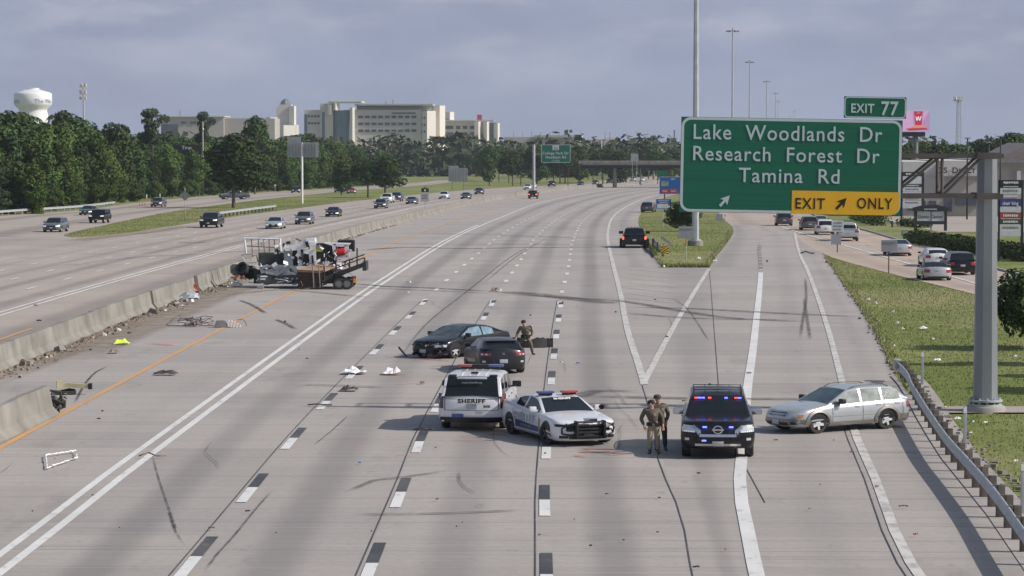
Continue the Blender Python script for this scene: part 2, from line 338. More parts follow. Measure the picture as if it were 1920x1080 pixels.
mark('edge_line', R0, .28, 104, 800, M_OLDW); mark('edge_line', GLEF, .25, 105.5, 202, M_OLDW)
mark('lane_line', WIDE, .32, 40, 196, M_WHITE); mark('lane_dashes', WIDE, .3, 201, 255, M_BLK, dash=(3.1, .9)); mark('lane_dashes', WIDE, .22, 199.5, 300, M_OLDW, dash=(6.2, 1.6))
mark('edge_line', REDG, .24, 40, 296, M_OLDW)
mark('pavement_joint', lambda y: 2.65 if y > 80 else 2.55+(.08*math.sin(y)), .03, 40, 104, M_BLK, .042)
mark('pavement_joint', lambda y: 4.75+(y-72)*-.0 if y < 90 else 4.75+(y-90)*.045, .025, 70, 200, M_BLK, .042)
mark('pavement_joint', lambda y: REDG(y)-.28, .028, 40, 88, M_BLK, .042)
mark('edge_line', off(BAR, -3.2), .2, 60, 135, M_YEL); mark('lane_line', HOV, .2, 60, 900, M_WHITE); mark('lane_line', off(HOV, -.55), .2, 60, 480, M_WHITE)
for f in (W1, W2, W3): mark('lane_dashes', f, .2, 172-P*8, 800, M_WHITE, dash=(P, 3.05))
mark('edge_line', WE, .2, 60, 900, M_OLDW)
mark('lane_line', Curve1([(25.6,140),(25,190),(24.3,231.2),(23.5,296.4),(23.6,320)], False), .22, 120, 330, M_WHITE)
mark('lane_dashes', lambda y: (FRL(y)+FRR(y))/2+.6, .12, 180, 420, M_OLDW, dash=(12.2, 3))
mark('edge_line', lambda y: -66+.0*y, .2, 230, 330, M_YEL)
# kerbs
def extrude_path(name, f, prof, y0, y1, m, dz=0, mbx=None):   # prof: (offset, z) across, run along a surveyed line
    mb = mbx or MB(); ys = stations(y0, y1)
    mb.grid([[(f(y)+a, y, zg(y)+z+dz) for a, z in prof] for y in ys], smooth=False)
    for y, rv in ((y0, 0), (y1, 1)):
        q = [(f(y)+a, y, zg(y)+z+dz) for a, z in prof]; mb.add(q, [list(range(len(q)))])
    return mb if mbx else mb.build(name, m, fix=False)
kerb = [(-.1, .02), (-.1, .15), (.1, .15), (.1, .02)]
tag(extrude_path('kerb', FRR, kerb, 120, 245, M_CONC), kind='structure'); tag(extrude_path('kerb', FRR, kerb, 262, 620, M_CONC), kind='structure')
# skid marks, tar seals, sprayed outlines and a painted truck shadow on the slab
def stain_mat(name, col, a=.6, sc=3):
    t = NT(name); oc = t.node('TexCoord').outputs['Object']; n = t.noise(oc, sc, 5, (1, .6, 1), .7)
    t.b.inputs['Base Color'].default_value = (*col, 1); t.b.inputs['Roughness'].default_value = .8; t.b.inputs['Specular IOR Level'].default_value = .2
    u = t.node('UVMap', uv_map='w').outputs[0]; s = t.node('SeparateXYZ'); t.l.new(u, s.inputs[0])
    e = t.mr(t.math('ABSOLUTE', t.math('SUBTRACT', s.outputs[0], .5)), .2, .5, 1, 0); e2 = t.mr(t.math('ABSOLUTE', t.math('SUBTRACT', s.outputs[1], .5)), .3, .5, 1, 0)
    t.l.new(t.math('MULTIPLY', t.math('MULTIPLY', e, e2), t.mr(n, .3, .65, a*.35, a)), t.b.inputs['Alpha']); return t.m
S_TAR = stain_mat('tyre_smear', (.05, .05, .055), .75); S_SOFT = stain_mat('faint_smear_and_shade', (.09, .088, .09), .6, 1.5); S_RED = stain_mat('orange_marking_paint', (.70, .20, .12), .5, 2); S_DIRT = stain_mat('washed_dirt', (.33, .275, .22), .8, .8)
S_PALE = stain_mat('pale_scuff', (.5, .48, .46), .5, 1)
_sz = [0]
def stain(name, pts, w, m, px=True, w2=None):
    p = [at(*q) for q in pts] if px else pts; out = []
    for i in range(len(p)-1):
        n = max(2, int(math.dist(p[i], p[i+1])/2.5)+1)
        a = p[max(0, i-1)]; d = p[min(len(p)-1, i+2)]
        for k in range(n if i < len(p)-2 else n+1):
            t = k/n; q = []
            for c in (0, 1):
                q.append(.5*((2*p[i][c])+(-a[c]+p[i+1][c])*t+(2*a[c]-5*p[i][c]+4*p[i+1][c]-d[c])*t*t+(-a[c]+3*p[i][c]-3*p[i+1][c]+d[c])*t**3))
            out.append(q)
    _sz[0] = (_sz[0]+1) % 12; z = .050+.0022*_sz[0]; rows = []; w2 = w if w2 is None else w2
    for i, q in enumerate(out):
        a = Vector(out[max(0, i-1)]); b = Vector(out[min(len(out)-1, i+1)]); d = (b-a).normalized(); nrm = Vector((-d.y, d.x)); ww = w+(w2-w)*i/(len(out)-1)
        rows.append([(q[0]+nrm.x*ww/2, q[1]+nrm.y*ww/2, zg(q[1])+z), (q[0]-nrm.x*ww/2, q[1]-nrm.y*ww/2, zg(q[1])+z)])
    mb = MB(); mb.grid(rows, smooth=False); o = mb.build(name, m, fix=False)
    uv = o.data.uv_layers.new(name='w'); n = len(rows)
    for lp in o.data.loops: uv.data[lp.index].uv = (lp.vertex_index % 2, (lp.vertex_index//2)/(n-1))
    return tag(o, kind='structure')
for pts, w, m in [
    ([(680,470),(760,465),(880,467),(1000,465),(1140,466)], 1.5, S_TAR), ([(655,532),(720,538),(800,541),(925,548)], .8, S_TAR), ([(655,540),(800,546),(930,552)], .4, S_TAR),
    ([(930,552),(1050,559),(1165,566),(1310,590),(1400,600),(1640,610)], .9, S_SOFT), ([(1165,578),(1290,580),(1480,590),(1630,596)], 1.1, S_SOFT), ([(1170,588),(1290,598),(1500,602)], .8, S_SOFT),  # faint dark bands running across the ramp
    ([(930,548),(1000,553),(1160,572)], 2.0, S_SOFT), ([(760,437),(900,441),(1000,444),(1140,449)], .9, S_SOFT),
    ([(1010,455),(960,482),(880,545),(800,610),(740,690)], .13, S_SOFT), ([(1030,445),(975,478),(905,535)], .13, S_SOFT),
    ([(385,1078),(408,1045),(440,1010),(480,960),(515,920)], .07, S_TAR), ([(585,840),(620,812),(655,780)], .07, S_SOFT),
    ([(285,850),(295,890),(306,925),(318,960),(330,1000),(352,1033)], .05, S_TAR), ([(318,962),(323,977),(330,998)], .10, S_TAR),
    ([(140,760),(158,725),(180,700),(205,688)], .13, S_TAR), ([(445,563),(470,572),(500,590)], .30, S_TAR), ([(515,600),(535,608),(556,620)], .30, S_TAR),
    ([(655,925),(700,905),(740,900),(850,885)], .25, S_SOFT), ([(660,968),(760,968),(880,965),(985,960)], .3, S_SOFT), ([(862,885),(862,905),(875,920),(895,930)], .08, S_SOFT),
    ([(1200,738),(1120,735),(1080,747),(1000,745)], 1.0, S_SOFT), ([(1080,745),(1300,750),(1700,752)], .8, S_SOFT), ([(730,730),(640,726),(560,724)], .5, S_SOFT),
    ([(1180,448),(1200,455),(1215,478)], .5, S_TAR), ([(1218,468),(1222,480),(1224,486)], .3, S_TAR), ([(1118,463),(1150,464),(1178,466)], .6, S_SOFT),  # last strip paints the shadow cast to the left of the black pickup
    ([(1260,560),(1290,582),(1330,642)], .07, S_TAR), ([(1500,640),(1506,600),(1512,560),(1510,520)], .2, S_SOFT), ([(1520,640),(1514,600),(1508,560)], .2, S_SOFT),
    ([(345,560),(420,555),(530,545),(700,560)], .8, S_DIRT), ([(240,640),(270,600),(340,580),(470,545)], .16, S_SOFT), ([(310,615),(325,600),(345,590)], .12, S_TAR),
    ([(280,482),(340,478),(470,470),(560,462)], 2.5, S_PALE), ([(120,500),(200,488),(330,475)], 2.0, S_PALE)]: stain('skid_and_shadow_mark', pts, w, m)
for k, y in enumerate((512, 521, 529, 538, 548, 559, 567)): stain('chevron_marking', [(1165+k*1.5, y-8), (1215, y-3), (1290-k*3, y+3)], .5, S_PALE)
for pts, w in [([(275,646),(300,647),(325,650)], 1.6), ([(770,677),(800,676),(850,679)], 1.1), ([(806,690),(830,687),(870,690)], .7), ([(715,704),(735,706),(765,703)], .8), ([(800,720),(760,722),(740,723)], .5),
    ([(770,810),(800,808),(820,809)], .9), ([(845,828),(880,829),(920,828)], .6), ([(740,857),(760,857),(778,858)], .4), ([(1085,844),(1120,850),(1150,846)], .9), ([(1135,853),(1150,856),(1180,852)], .6), ([(1590,820),(1600,818),(1612,821)], .5), ([(915,818),(930,815),(950,820)], .7), ([(1075,858),(1085,857),(1095,861)], .7)]:
    stain('spray_paint_mark', pts, w*.45, S_RED)
stain('dirt_strip', [(BAR(y)+.95, y) for y in range(100, 200, 8)], 1.9, S_DIRT, False)
stain('dirt_strip', [(BAR(y)+1.6, y) for y in range(112, 190, 8)], 3.4, S_DIRT, False)
stain('dirt_strip', [(GL(y)+1.6, y) for y in (262, 270, 280, 300, 330)], 3.0, S_DIRT, False)
_r = random.Random(31)
for k in range(14):
    x0 = _r.uniform(-15, 6); y0 = _r.uniform(60, 150); pts = [(x0, y0)]; dx = _r.uniform(-.25, .25)
    for j in range(5): pts.append((pts[-1][0]+dx+_r.uniform(-.18, .18), pts[-1][1]+_r.uniform(1.0, 3.0)))
    stain('crack', pts, _r.uniform(.03, .06), S_SOFT, False)
# a tapering tongue of pavement the photo shows behind the left grass nose
# ---------------------------------------------------------------- median barrier
prof = [(-.38, 0), (-.38, .08), (-.20, .30), (-.10, .96), (.10, .96), (.20, .30), (.38, .08), (.38, 0)]
mb = MB(); y = 60.
while y < 940:
    rnd = random.Random(int(y)); j = rnd.uniform(-.012, .012) if y < 300 else 0; hh = rnd.uniform(-.012, .01) if y < 200 else 0
    if 128 < y < 145: j -= .1
    if 158 < y < 166: hh -= .12; j -= .2
    e = y+9.1 if y < 300 else y+30
    pr = [(a+j, max(.0, z+(hh if z > .5 else 0))) for a, z in prof]
    ys = stations(y, e-.05)
    mb.grid([[(BAR(q)+a, q, zg(q)+z+.02) for a, z in pr] for q in ys], smooth=False)
    for q in (y, e-.05): mb.add([(BAR(q)+a, q, zg(q)+z+.02) for a, z in pr], [list(range(8))])
    y = e
tag(mb.build('median_barrier', m_cb, fix=False), 'long grey concrete median barrier running the whole length between the two carriageways', 'barrier')
# knocked-out length of barrier lying near the yellow line
x1, y1 = at(86, 781); x0, y0 = x1-.3, y1-16
mb = MB(); rows = []
for k in range(9):
    t = k/8; yy = y0+(y1-y0)*t; xx = x0+(x1-x0)*t
    rows.append([(xx+a*(1.15 if z < .5 else 1.0), yy+random.Random(k).uniform(-.02, .02), .03+max(0, z-.02+random.Random(k+9).uniform(-.02, .02))) for a, z in prof])
mb.grid(rows, smooth=False); mb.add(rows[0], [list(range(8))]); mb.add(rows[-1], [list(range(8))])
tag(mb.build('barrier_section', m_cb, fix=False), 'displaced length of concrete barrier beside the yellow line with a mangled end', 'barrier')
# guardrails: w-beam on posts
def wbeam(mb, pts, zc, m=0, side=-1):
    pr = [(0, -.155), (.045, -.13), (.05, -.09), (0, -.045), (0, .045), (.05, .09), (.045, .13), (0, .155)]; rows = []
    for i, (x, y, z) in enumerate(pts):
        a = Vector(pts[max(0, i-1)]); b = Vector(pts[min(len(pts)-1, i+1)]); d = (b-a).normalized(); nx, ny = d.y*side, -d.x*side
        rows.append([(x+nx*o, y+ny*o, z+zc+h) for o, h in pr])
    mb.grid(rows, m, True)
def guardrail(name, f, y0, y1, step, label, side=-1, post_side=1, woodp=True, zt=.62, post_n=99):
    e = empty(name, (f(y0), y0, zg(y0)), 0, label, 'guardrail'); o = Vector((f(y0), y0, zg(y0)))
    ys = [y0+i*1.2 for i in range(int((y1-y0)/1.2)+1)]
    b = MB(); wbeam(b, [tuple(Vector((f(y), y, zg(y)))-o) for y in ys], zt, side=side); bo = b.build('rail', m_galv, e, fix=False)
    sd = bo.modifiers.new('s', 'SOLIDIFY'); sd.thickness = .006
    n = 0; y = y0+.3
    while y < y1 and n < post_n:
        p = MB(); c = Vector((f(y), y, zg(y)))-o
        if woodp: p.box(c.x+post_side*.17-.10, c.x+post_side*.17+.10, c.y-.08, c.y+.08, c.z-.3, c.z+zt+.17, ch=.012)
        else: p.box(c.x+post_side*.08-.05, c.x+post_side*.08+.05, c.y-.06, c.y+.06, c.z-.3, c.z+zt+.12, ch=.01)
        p.box(c.x+min(post_side*.005, post_side*.1), c.x+max(post_side*.005, post_side*.1), c.y-.08, c.y+.08, c.z+zt-.17, c.z+zt+.17)
        p.build('post', m_post if woodp else m_galv, e); n += 1; y += step
    return e
GR = Curve1([(8.9,44),(9.15,55),(9.8,66.5),(10.05,72.4),(10.35,80),(11.35,96),(11.75,101),(12.0,107)], False)
g = guardrail('guardrail', GR, 50, 105.5, 1.9, 'galvanised guardrail on timber posts curving beside the shoulder below the big green exit sign')
mb = MB(); mb.box(-.12, .12, -.2, .35, .42, .82, ch=.05); mb.build('end_terminal', m_galv, g, loc=(GR(105.5)-GR(50), 55.7, 0))
for yy in (104, 82.5, 68.0):
    t_ = empty('delineator', (GR(yy)+.75, yy, zg(yy)), 0, {104: 'white delineator post at the far end of the curving guardrail', 82.5: 'white delineator post halfway along the curving guardrail', 68.0: 'white delineator post behind the near end of the curving guardrail'}[yy], 'marker post')
    MB().box(-.05, .05, -.01, .01, 0, 1.25, ch=.004).build('post', m_galv, t_); MB().box(-.045, .045, -.022, -.012, 1.05, 1.2).build('reflector', m_white, t_)
mb = MB(); mb.grid([[(GR(y)-.1, y, .036), (GR(y)+1.0, y, .036)] for y in (44, 50, 56, 62, 68, 74, 80, 86, 92, 98, 104, 108)], smooth=False); tag(mb.build('shoulder', M_CONC, fix=False), kind='structure')
gx0, gy0 = at(1847, 772)
mb = MB(); mb.grid([[(GR(y)+.8, y, .03), (gx0+6, y+.3, .03)] for y in (gy0-.9, gy0+1.3)], smooth=False); tag(mb.build('mow_strip', M_CONL, fix=False), kind='structure')
guardrail('guardrail', lambda y: FL(y)+.6, 250, 470, 3.8, 'long pale guardrail along the far edge of the left frontage road', 1, -1, False)
e = guardrail('guardrail', lambda y: GL(y)-1.2 if y < 440 else GL(y)-1.2, 372, 432, 3.8, 'short guardrail on the grass median just right of the tall blank sign back', 1, -1, True)
# gore guardrail by the pickup
ga = at(1222, 462); gb = at(1246, 484)
e = empty('guardrail', (ga[0], ga[1], zg(ga[1])), 0, 'short bent guardrail stub ending in a striped marker beside the parked black pickup', 'guardrail')
b = MB(); ln = [Vector((ga[0]+(gb[0]-ga[0])*k/8-ga[0], (gb[1]-ga[1])*k/8, (zg(gb[1])-zg(ga[1]))*k/8)) for k in range(9)]; wbeam(b, [tuple(q) for q in ln], .62, side=-1); b.build('rail', m_galv, e, fix=False)
b = MB(); wbeam(b, [tuple(q+Vector((1.0, 6, .0))) for q in ln[:7]], .62, side=1); b.build('rail', m_galv, e, fix=False)
for k in (1, 4, 7): MB().box(ln[k].x-.09, ln[k].x+.09, ln[k].y-.1, ln[k].y+.1, ln[k].z-.2, ln[k].z+.8, ch=.01).build('post', m_post, e)
mk = MB(); s = (gb[0]-ga[0]); yy = gb[1]-ga[1]-.3; zz = ln[8].z
mk.box(s-.28, s+.32, yy-.03, yy, zz+.35, zz+.95, 0)
for k in range(-2, 4):
    c = k*.22; q = [(s-.28, zz+.35+c), (s-.28, zz+.35+c+.1), (s+.32, zz+.35+c+.5), (s+.32, zz+.35+c+.4)]
    q = [(x, max(zz+.352, min(zz+.948, z))) for x, z in q]; mk.add([(x, yy-.034, z) for x, z in q], [(0, 1, 2, 3)], 1)
mk.build('object_marker', [mat('marker_yellow', (.75, .5, .04), .5), m_black], e, fix=False)
# ---------------------------------------------------------------- vehicles
TYPES = dict(
 sedan=dict(L=4.85, W=1.84, zb=.20, edge=[(0,.62),(.12,.72),(.5,.80),(1.2,.93),(2.2,.95),(3.6,1.0),(4.2,1.05),(4.7,1.02),(4.85,.98)], cab=(1.25,2.1,3.35,4.2), roof=[(1.25,.94),(2.1,1.40),(2.7,1.455),(3.35,1.40),(4.2,1.07)], wr=.62, pil=[(1.25,1.5),(2.78,2.88),(3.55,4.2)], wh=(.95,3.77,.335), cf=.75, cr=.5),
 charger=dict(L=5.05, W=1.90, zb=.18, edge=[(0,.70),(.15,.80),(.6,.86),(1.45,.96),(2.3,.98),(3.6,1.05),(4.3,1.13),(4.9,1.12),(5.05,1.05)], cab=(1.5,2.35,3.45,4.35), roof=[(1.5,.97),(2.35,1.40),(2.9,1.47),(3.45,1.42),(4.35,1.14)], wr=.62, pil=[(1.5,1.8),(2.98,3.08),(3.75,4.35)], wh=(1.0,4.05,.36), cf=.5, cr=.45),
 coupe=dict(L=4.1, W=1.79, zb=.18, edge=[(0,.55),(.3,.70),(1.4,.86),(2.2,.88),(3.3,.92),(3.9,.93),(4.1,.88)], cab=(1.6,2.2,2.8,3.4), roof=[(1.6,.87),(2.2,1.22),(2.5,1.28),(2.8,1.25),(3.4,.94)], wr=.58, pil=[(1.6,1.8),(2.6,3.4)], wh=(.85,3.35,.33), cf=.6, cr=.5),
 hatch=dict(L=4.46, W=1.80, zb=.20, edge=[(0,.62),(.15,.74),(.6,.84),(1.3,.95),(2.2,.98),(3.4,1.05),(4.1,1.10),(4.4,1.02),(4.46,.95)], cab=(1.35,2.1,3.8,4.32), roof=[(1.35,.96),(2.1,1.40),(2.6,1.46),(3.4,1.44),(3.8,1.38),(4.32,1.07)], wr=.61, pil=[(1.35,1.6),(2.75,2.85),(3.35,4.32)], wh=(.9,3.62,.335), cf=.7, cr=.55),
 wagon=dict(L=4.70, W=1.77, zb=.24, edge=[(0,.62),(.1,.72),(.5,.83),(1.35,.95),(2.2,.97),(3.6,1.01),(4.5,1.03),(4.65,1.0),(4.7,.9)], cab=(1.35,2.2,3.95,4.5), roof=[(1.35,.96),(2.2,1.43),(2.7,1.51),(3.3,1.51),(3.95,1.47),(4.5,1.03)], wr=.62, pil=[(1.35,1.5),(2.6,2.68),(3.42,3.5),(4.15,4.5)], wh=(.93,3.58,.335), cf=.65, cr=.45),
 suv=dict(L=4.7, W=1.88, zb=.26, edge=[(0,.78),(.12,.90),(.5,1.0),(1.2,1.08),(2.2,1.1),(4.2,1.12),(4.6,1.1),(4.7,1.0)], cab=(1.15,1.85,4.2,4.62), roof=[(1.15,1.09),(1.85,1.63),(2.4,1.71),(3.4,1.71),(4.2,1.64),(4.62,1.12)], wr=.68, pil=[(1.15,1.35),(2.55,2.65),(3.5,3.6),(4.25,4.62)], wh=(.92,3.68,.36), cf=.5, cr=.35),
 tahoe=dict(L=5.35, W=2.04, zb=.32, edge=[(0,1.0),(.1,1.12),(.5,1.17),(1.4,1.2),(2.4,1.2),(4.6,1.2),(5.25,1.2),(5.35,1.12)], cab=(1.3,2.0,4.95,5.28), roof=[(1.3,1.2),(2.0,1.80),(2.5,1.89),(3.6,1.91),(4.95,1.86),(5.28,1.22)], wr=.82, pil=[(1.3,1.5),(2.72,2.84),(3.85,3.97),(4.95,5.28)], wh=(1.0,4.07,.40), cf=.45, cr=.3),
 armada=dict(L=5.3, W=2.03, zb=.34, edge=[(0,1.0),(.12,1.13),(.6,1.18),(1.4,1.22),(2.4,1.23),(4.6,1.25),(5.2,1.22),(5.3,1.1)], cab=(1.35,2.1,4.75,5.22), roof=[(1.35,1.22),(2.1,1.81),(2.6,1.90),(3.6,1.92),(4.75,1.86),(5.22,1.25)], wr=.73, pil=[(1.35,1.55),(2.75,2.87),(3.85,3.97),(4.8,5.22)], wh=(.95,4.03,.41), cf=.5, cr=.3),
 jeep=dict(L=4.4, W=1.88, zb=.45, edge=[(0,1.05),(.1,1.12),(1.3,1.18),(2.2,1.2),(4.3,1.2),(4.4,1.18)], cab=(1.4,1.6,4.1,4.3), roof=[(1.4,1.2),(1.6,1.78),(2.4,1.84),(4.1,1.84),(4.3,1.22)], wr=.80, pil=[(1.4,1.5),(2.5,2.6),(3.35,3.45),(4.1,4.3)], wh=(.7,3.3,.42), cf=.12, cr=.1),
 pickup=dict(L=5.8, W=2.02, zb=.36, edge=[(0,1.02),(.1,1.14),(.6,1.2),(1.5,1.24),(2.4,1.24),(4.0,1.25),(5.7,1.27),(5.8,1.2)], cab=(1.45,2.2,3.9,4.1), roof=[(1.45,1.24),(2.2,1.83),(2.6,1.91),(3.2,1.92),(3.9,1.87),(4.1,1.27)], wr=.74, pil=[(1.45,1.62),(2.95,3.06),(3.85,4.1)], wh=(.98,4.55,.41), cf=.4, cr=.1),
)
TYPES['dually'] = dict(TYPES['pickup'], L=6.2, W=2.06, wh=(1.0, 4.95, .42))
TS = [0, .12, .35, .55, .8, .93, 1]; WT = [.93, .975, 1, 1, .985, .965, .93]; FO = [.10, .03, 0, .01, .03, .06, .11]
def lerp_tab(tab, x):
    if x <= tab[0][0]: return tab[0][1]
    for (a, b), (c, d) in zip(tab, tab[1:]):
        if x <= c: return b+(d-b)*(x-a)/(c-a)
    return tab[-1][1]
PW = 2.6
class Car:
    def __init__(s, ty):
        s.T = TYPES[ty]; s.ty = ty; s.L = s.T['L']; s.W = s.T['W']; s.cf = s.T['cf']; s.cr = s.T['cr']
    def t_of(s, sx, z): e = lerp_tab(s.T['edge'], sx); return max(0, min(1, (z-s.T['zb'])/(e-s.T['zb'])))
    def wt(s, t): return lerp_tab(list(zip(TS, WT)), t)
    def fo(s, t): return lerp_tab(list(zip(TS, FO)), t)
    def loc(s, sx, x, z): return (x, s.L/2-sx, z)
    def fx(s, x, z, rear=False):                           # how far back from the tip the nose (or tail) skin lies
        sx = 0
        for _ in range(3):
            t = s.t_of(s.L-sx if rear else sx, z); w = s.W/2*s.wt(t); c = s.cr if rear else s.cf
            sx = s.fo(t)*(.7 if rear else 1)+c*(1-max(0, 1-(min(1, abs(x)/w))**PW)**(1/PW))
        return sx
    def side(s, sx, z):
        t = s.t_of(sx, z); w = s.W/2*s.wt(t); f0 = s.fo(t); d = 1
        if sx-f0 < s.cf: d = max(0, 1-max(0, min(1, 1-(sx-f0)/s.cf))**PW)**(1/PW)
        if s.L-sx-f0*.7 < s.cr: d = min(d, max(0, 1-max(0, min(1, 1-(s.L-sx-f0*.7)/s.cr))**PW)**(1/PW))
        return w*d
    def body(s):
        half = []; n = 8
        def cor(c, rear):
            o = []
            for i in range(n+1):
                a = math.pi/2*i/n; o.append(((math.sin(a))**(2/PW), c*(1-(math.cos(a))**(2/PW))))
            return o
        mid = [v for v in sorted(set([q[0] for q in s.T['edge']]+[.9*k for k in range(1, 7)])) if s.cf+.2 < v < s.L-s.cr-.2]
        mb = MB(); rings = []
        for t, w, fo in zip(TS, WT, FO):
            hw = s.W/2*w; pts = [(fo+c, x*hw) for x, c in cor(s.cf, 0)]+[(m_, hw) for m_ in mid]+[(s.L-fo*.7-c, x*hw) for x, c in reversed(cor(s.cr, 1))]
            rings.append([(q, x, s.T['zb']+t*(lerp_tab(s.T['edge'], q)-s.T['zb'])) for q, x in pts])
        for sg in (1, -1):
            rows = [[s.loc(q, sg*x, z) for q, x, z in r] for r in rings]
            top = rings[-1]; cr = .05
            for k in (.92, .6, .3, 0): rows.append([s.loc(q, sg*x*k, z+.012+cr*(1-k*k)) for q, x, z in top])
            bot = [[s.loc(q, sg*x*k, z) for q, x, z in rings[0]] for k in (0,)]
            mb.grid(bot+rows, 0, True)
        return mb
    def patch(s, mb, a0, a1, z0, z1, where, off=.006, m=0, na=8, nz=3):   # patch on nose / tail (a = x) or flank (a = distance from nose)
        rows = []
        for i in range(nz+1):
            r = []
            for j in range(na+1):
                a = a0+(a1-a0)*j/na; zl = z0 if not isinstance(z0, tuple) else z0[0]+(z0[1]-z0[0])*j/na; zh = z1 if not isinstance(z1, tuple) else z1[0]+(z1[1]-z1[0])*j/na
                z = zl+(zh-zl)*i/nz
                if where == 'f': r.append(s.loc(s.fx(a, z)-off, a*(1+off*.3), z))
                elif where == 'r': r.append(s.loc(s.L-s.fx(a, z, True)+off, a*(1+off*.3), z))
                else: r.append(s.loc(a, where*(s.side(a, z)+off), z))
            rows.append(r)
        mb.grid(rows, m, True); return mb
    def cabin(s):
        sA, sB, sC, sD = s.T['cab']; st = set([sA, sB, sC, sD]+[q for p in s.T['pil'] for q in p]+[q[0] for q in s.T['roof']]); a = sA
        while a < sD: st.add(round(a, 3)); a += .28
        st = sorted(st); st2 = [st[0]]
        for q in st[1:]:
            if q-st2[-1] > .035: st2.append(q)
        st = st2; rows = []
        for q in st:
            zt = lerp_tab(s.T['roof'], q); e = lerp_tab(s.T['edge'], q)-.015; zt = max(zt, e+.02)
            hb = s.side(min(max(q, .3), s.L-.3), e)*.955
            full = max(r[1] for r in s.T['roof'])-e; fr = (zt-e)/full; wr = hb+(s.T['wr']*s.W/1.84-hb)*min(1, fr) if s.W > 0 else 0
            wr = hb-(hb-s.T['wr']*(1.0))*min(1, fr)
            rows.append([(hb, e), (hb+(wr-hb)*.45, e+(zt-e)*.45), (hb+(wr-hb)*.86, e+(zt-e)*.86), (wr*.985, e+(zt-e)*.95), (wr*.90, e+(zt-e)*.985), (wr*.5, zt+.012), (0, zt+.02)])
        parts = dict(cabin=MB(), windshield=MB(), rear_window=MB(), side_window=[MB(), MB()])
        for i in range(len(st)-1):
            mid = (st[i]+st[i+1])/2; pil = any(a <= mid <= b for a, b in s.T['pil'])
            for sg in (1, -1):
                for j in range(6):
                    q = [s.loc(st[a], sg*rows[a][b][0], rows[a][b][1]) for a, b in ((i, j), (i, j+1), (i+1, j+1), (i+1, j))]
                    if j < 2: tgt = parts['cabin'] if pil else parts['side_window'][sg > 0]
                    elif j < 4: tgt = parts['cabin']
                    else: tgt = parts['windshield'] if sA+.03 < mid < sB-.03 else parts['rear_window'] if sC+.05 < mid < sD-.02 else parts['cabin']
                    tgt.add(q, [(0, 1, 2, 3)], 0, True)
        return parts
def wheel_mb(r, w=.22, spokes=5):
    t = MB(); M = Euler((0, math.pi/2, 0)).to_matrix().to_4x4()
    t.lathe([(r*.60, -w/2), (r*.93, -w/2), (r, -w*.36), (r, w*.36), (r*.93, w/2), (r*.66, w/2), (r*.63, w*.4)], 26, 0, M, cap=False)
    m = MB(); m.lathe([(0, w*.02), (r*.62, w*.02), (r*.64, w*.42), (r*.60, w*.47), (r*.575, w*.42), (r*.575, w*.05)], 26, 1, M, cap=False)
    for k in range(spokes):
        a = 2*math.pi*k/spokes; c, s_ = math.cos(a), math.sin(a); h = r*.13
        v = []
        for rr, hh, x in ((r*.08, h*1.1, w*.52), (r*.60, h*.8, w*.49)):
            for q in (-1, 1): v.append((x, c*rr-s_*hh*q, s_*rr+c*hh*q))
        for rr, hh, x in ((r*.08, h*1.1, w*.30), (r*.60, h*.75, w*.30)):
            for q in (-1, 1): v.append((x, c*rr-s_*hh*q, s_*rr+c*hh*q))
        m.add(v, [(0, 1, 3, 2), (0, 2, 6, 4), (1, 5, 7, 3), (4, 6, 7, 5), (2, 3, 7, 6)], 0)
    m.lathe([(r*.15, w*.38), (r*.15, w*.48), (r*.04, w*.5), (0, w*.5)], 12, 0, M, cap=False)
    return t, m
_wc = {}
def wheels(c, parent, rim=None, extra_out=.0, spokes=5, steer=0, axles=None):
    r = c.T['wh'][2]; key = (r, rim.name if rim else '', spokes)
    for sx in (axles or c.T['wh'][:2]):
        for sg in (1, -1):
            if key not in _wc:
                t, m = wheel_mb(r, .24, spokes); w = t.build('wheel', m_tyre, parent); q = m.build('rim', [rim or m_rim, m_black], w); _wc[key] = (w.data, q.data)
            else:
                w = bpy.data.objects.new('wheel', _wc[key][0]); COL.objects.link(w); w.parent = parent
                q = bpy.data.objects.new('rim', _wc[key][1]); COL.objects.link(q); q.parent = w
            w.location = (sg*(c.side(sx, r)+.012-.12+extra_out), c.L/2-sx, r); w.rotation_euler = (random.Random(sx*7+sg).uniform(0, 6), 0, 0)
            if sg < 0: w.rotation_euler = (w.rotation_euler.x, 0, math.pi)
            if steer and sx == c.T['wh'][0]: w.rotation_euler = (0, 0, (math.pi if sg < 0 else 0)+steer)
_cars = {}
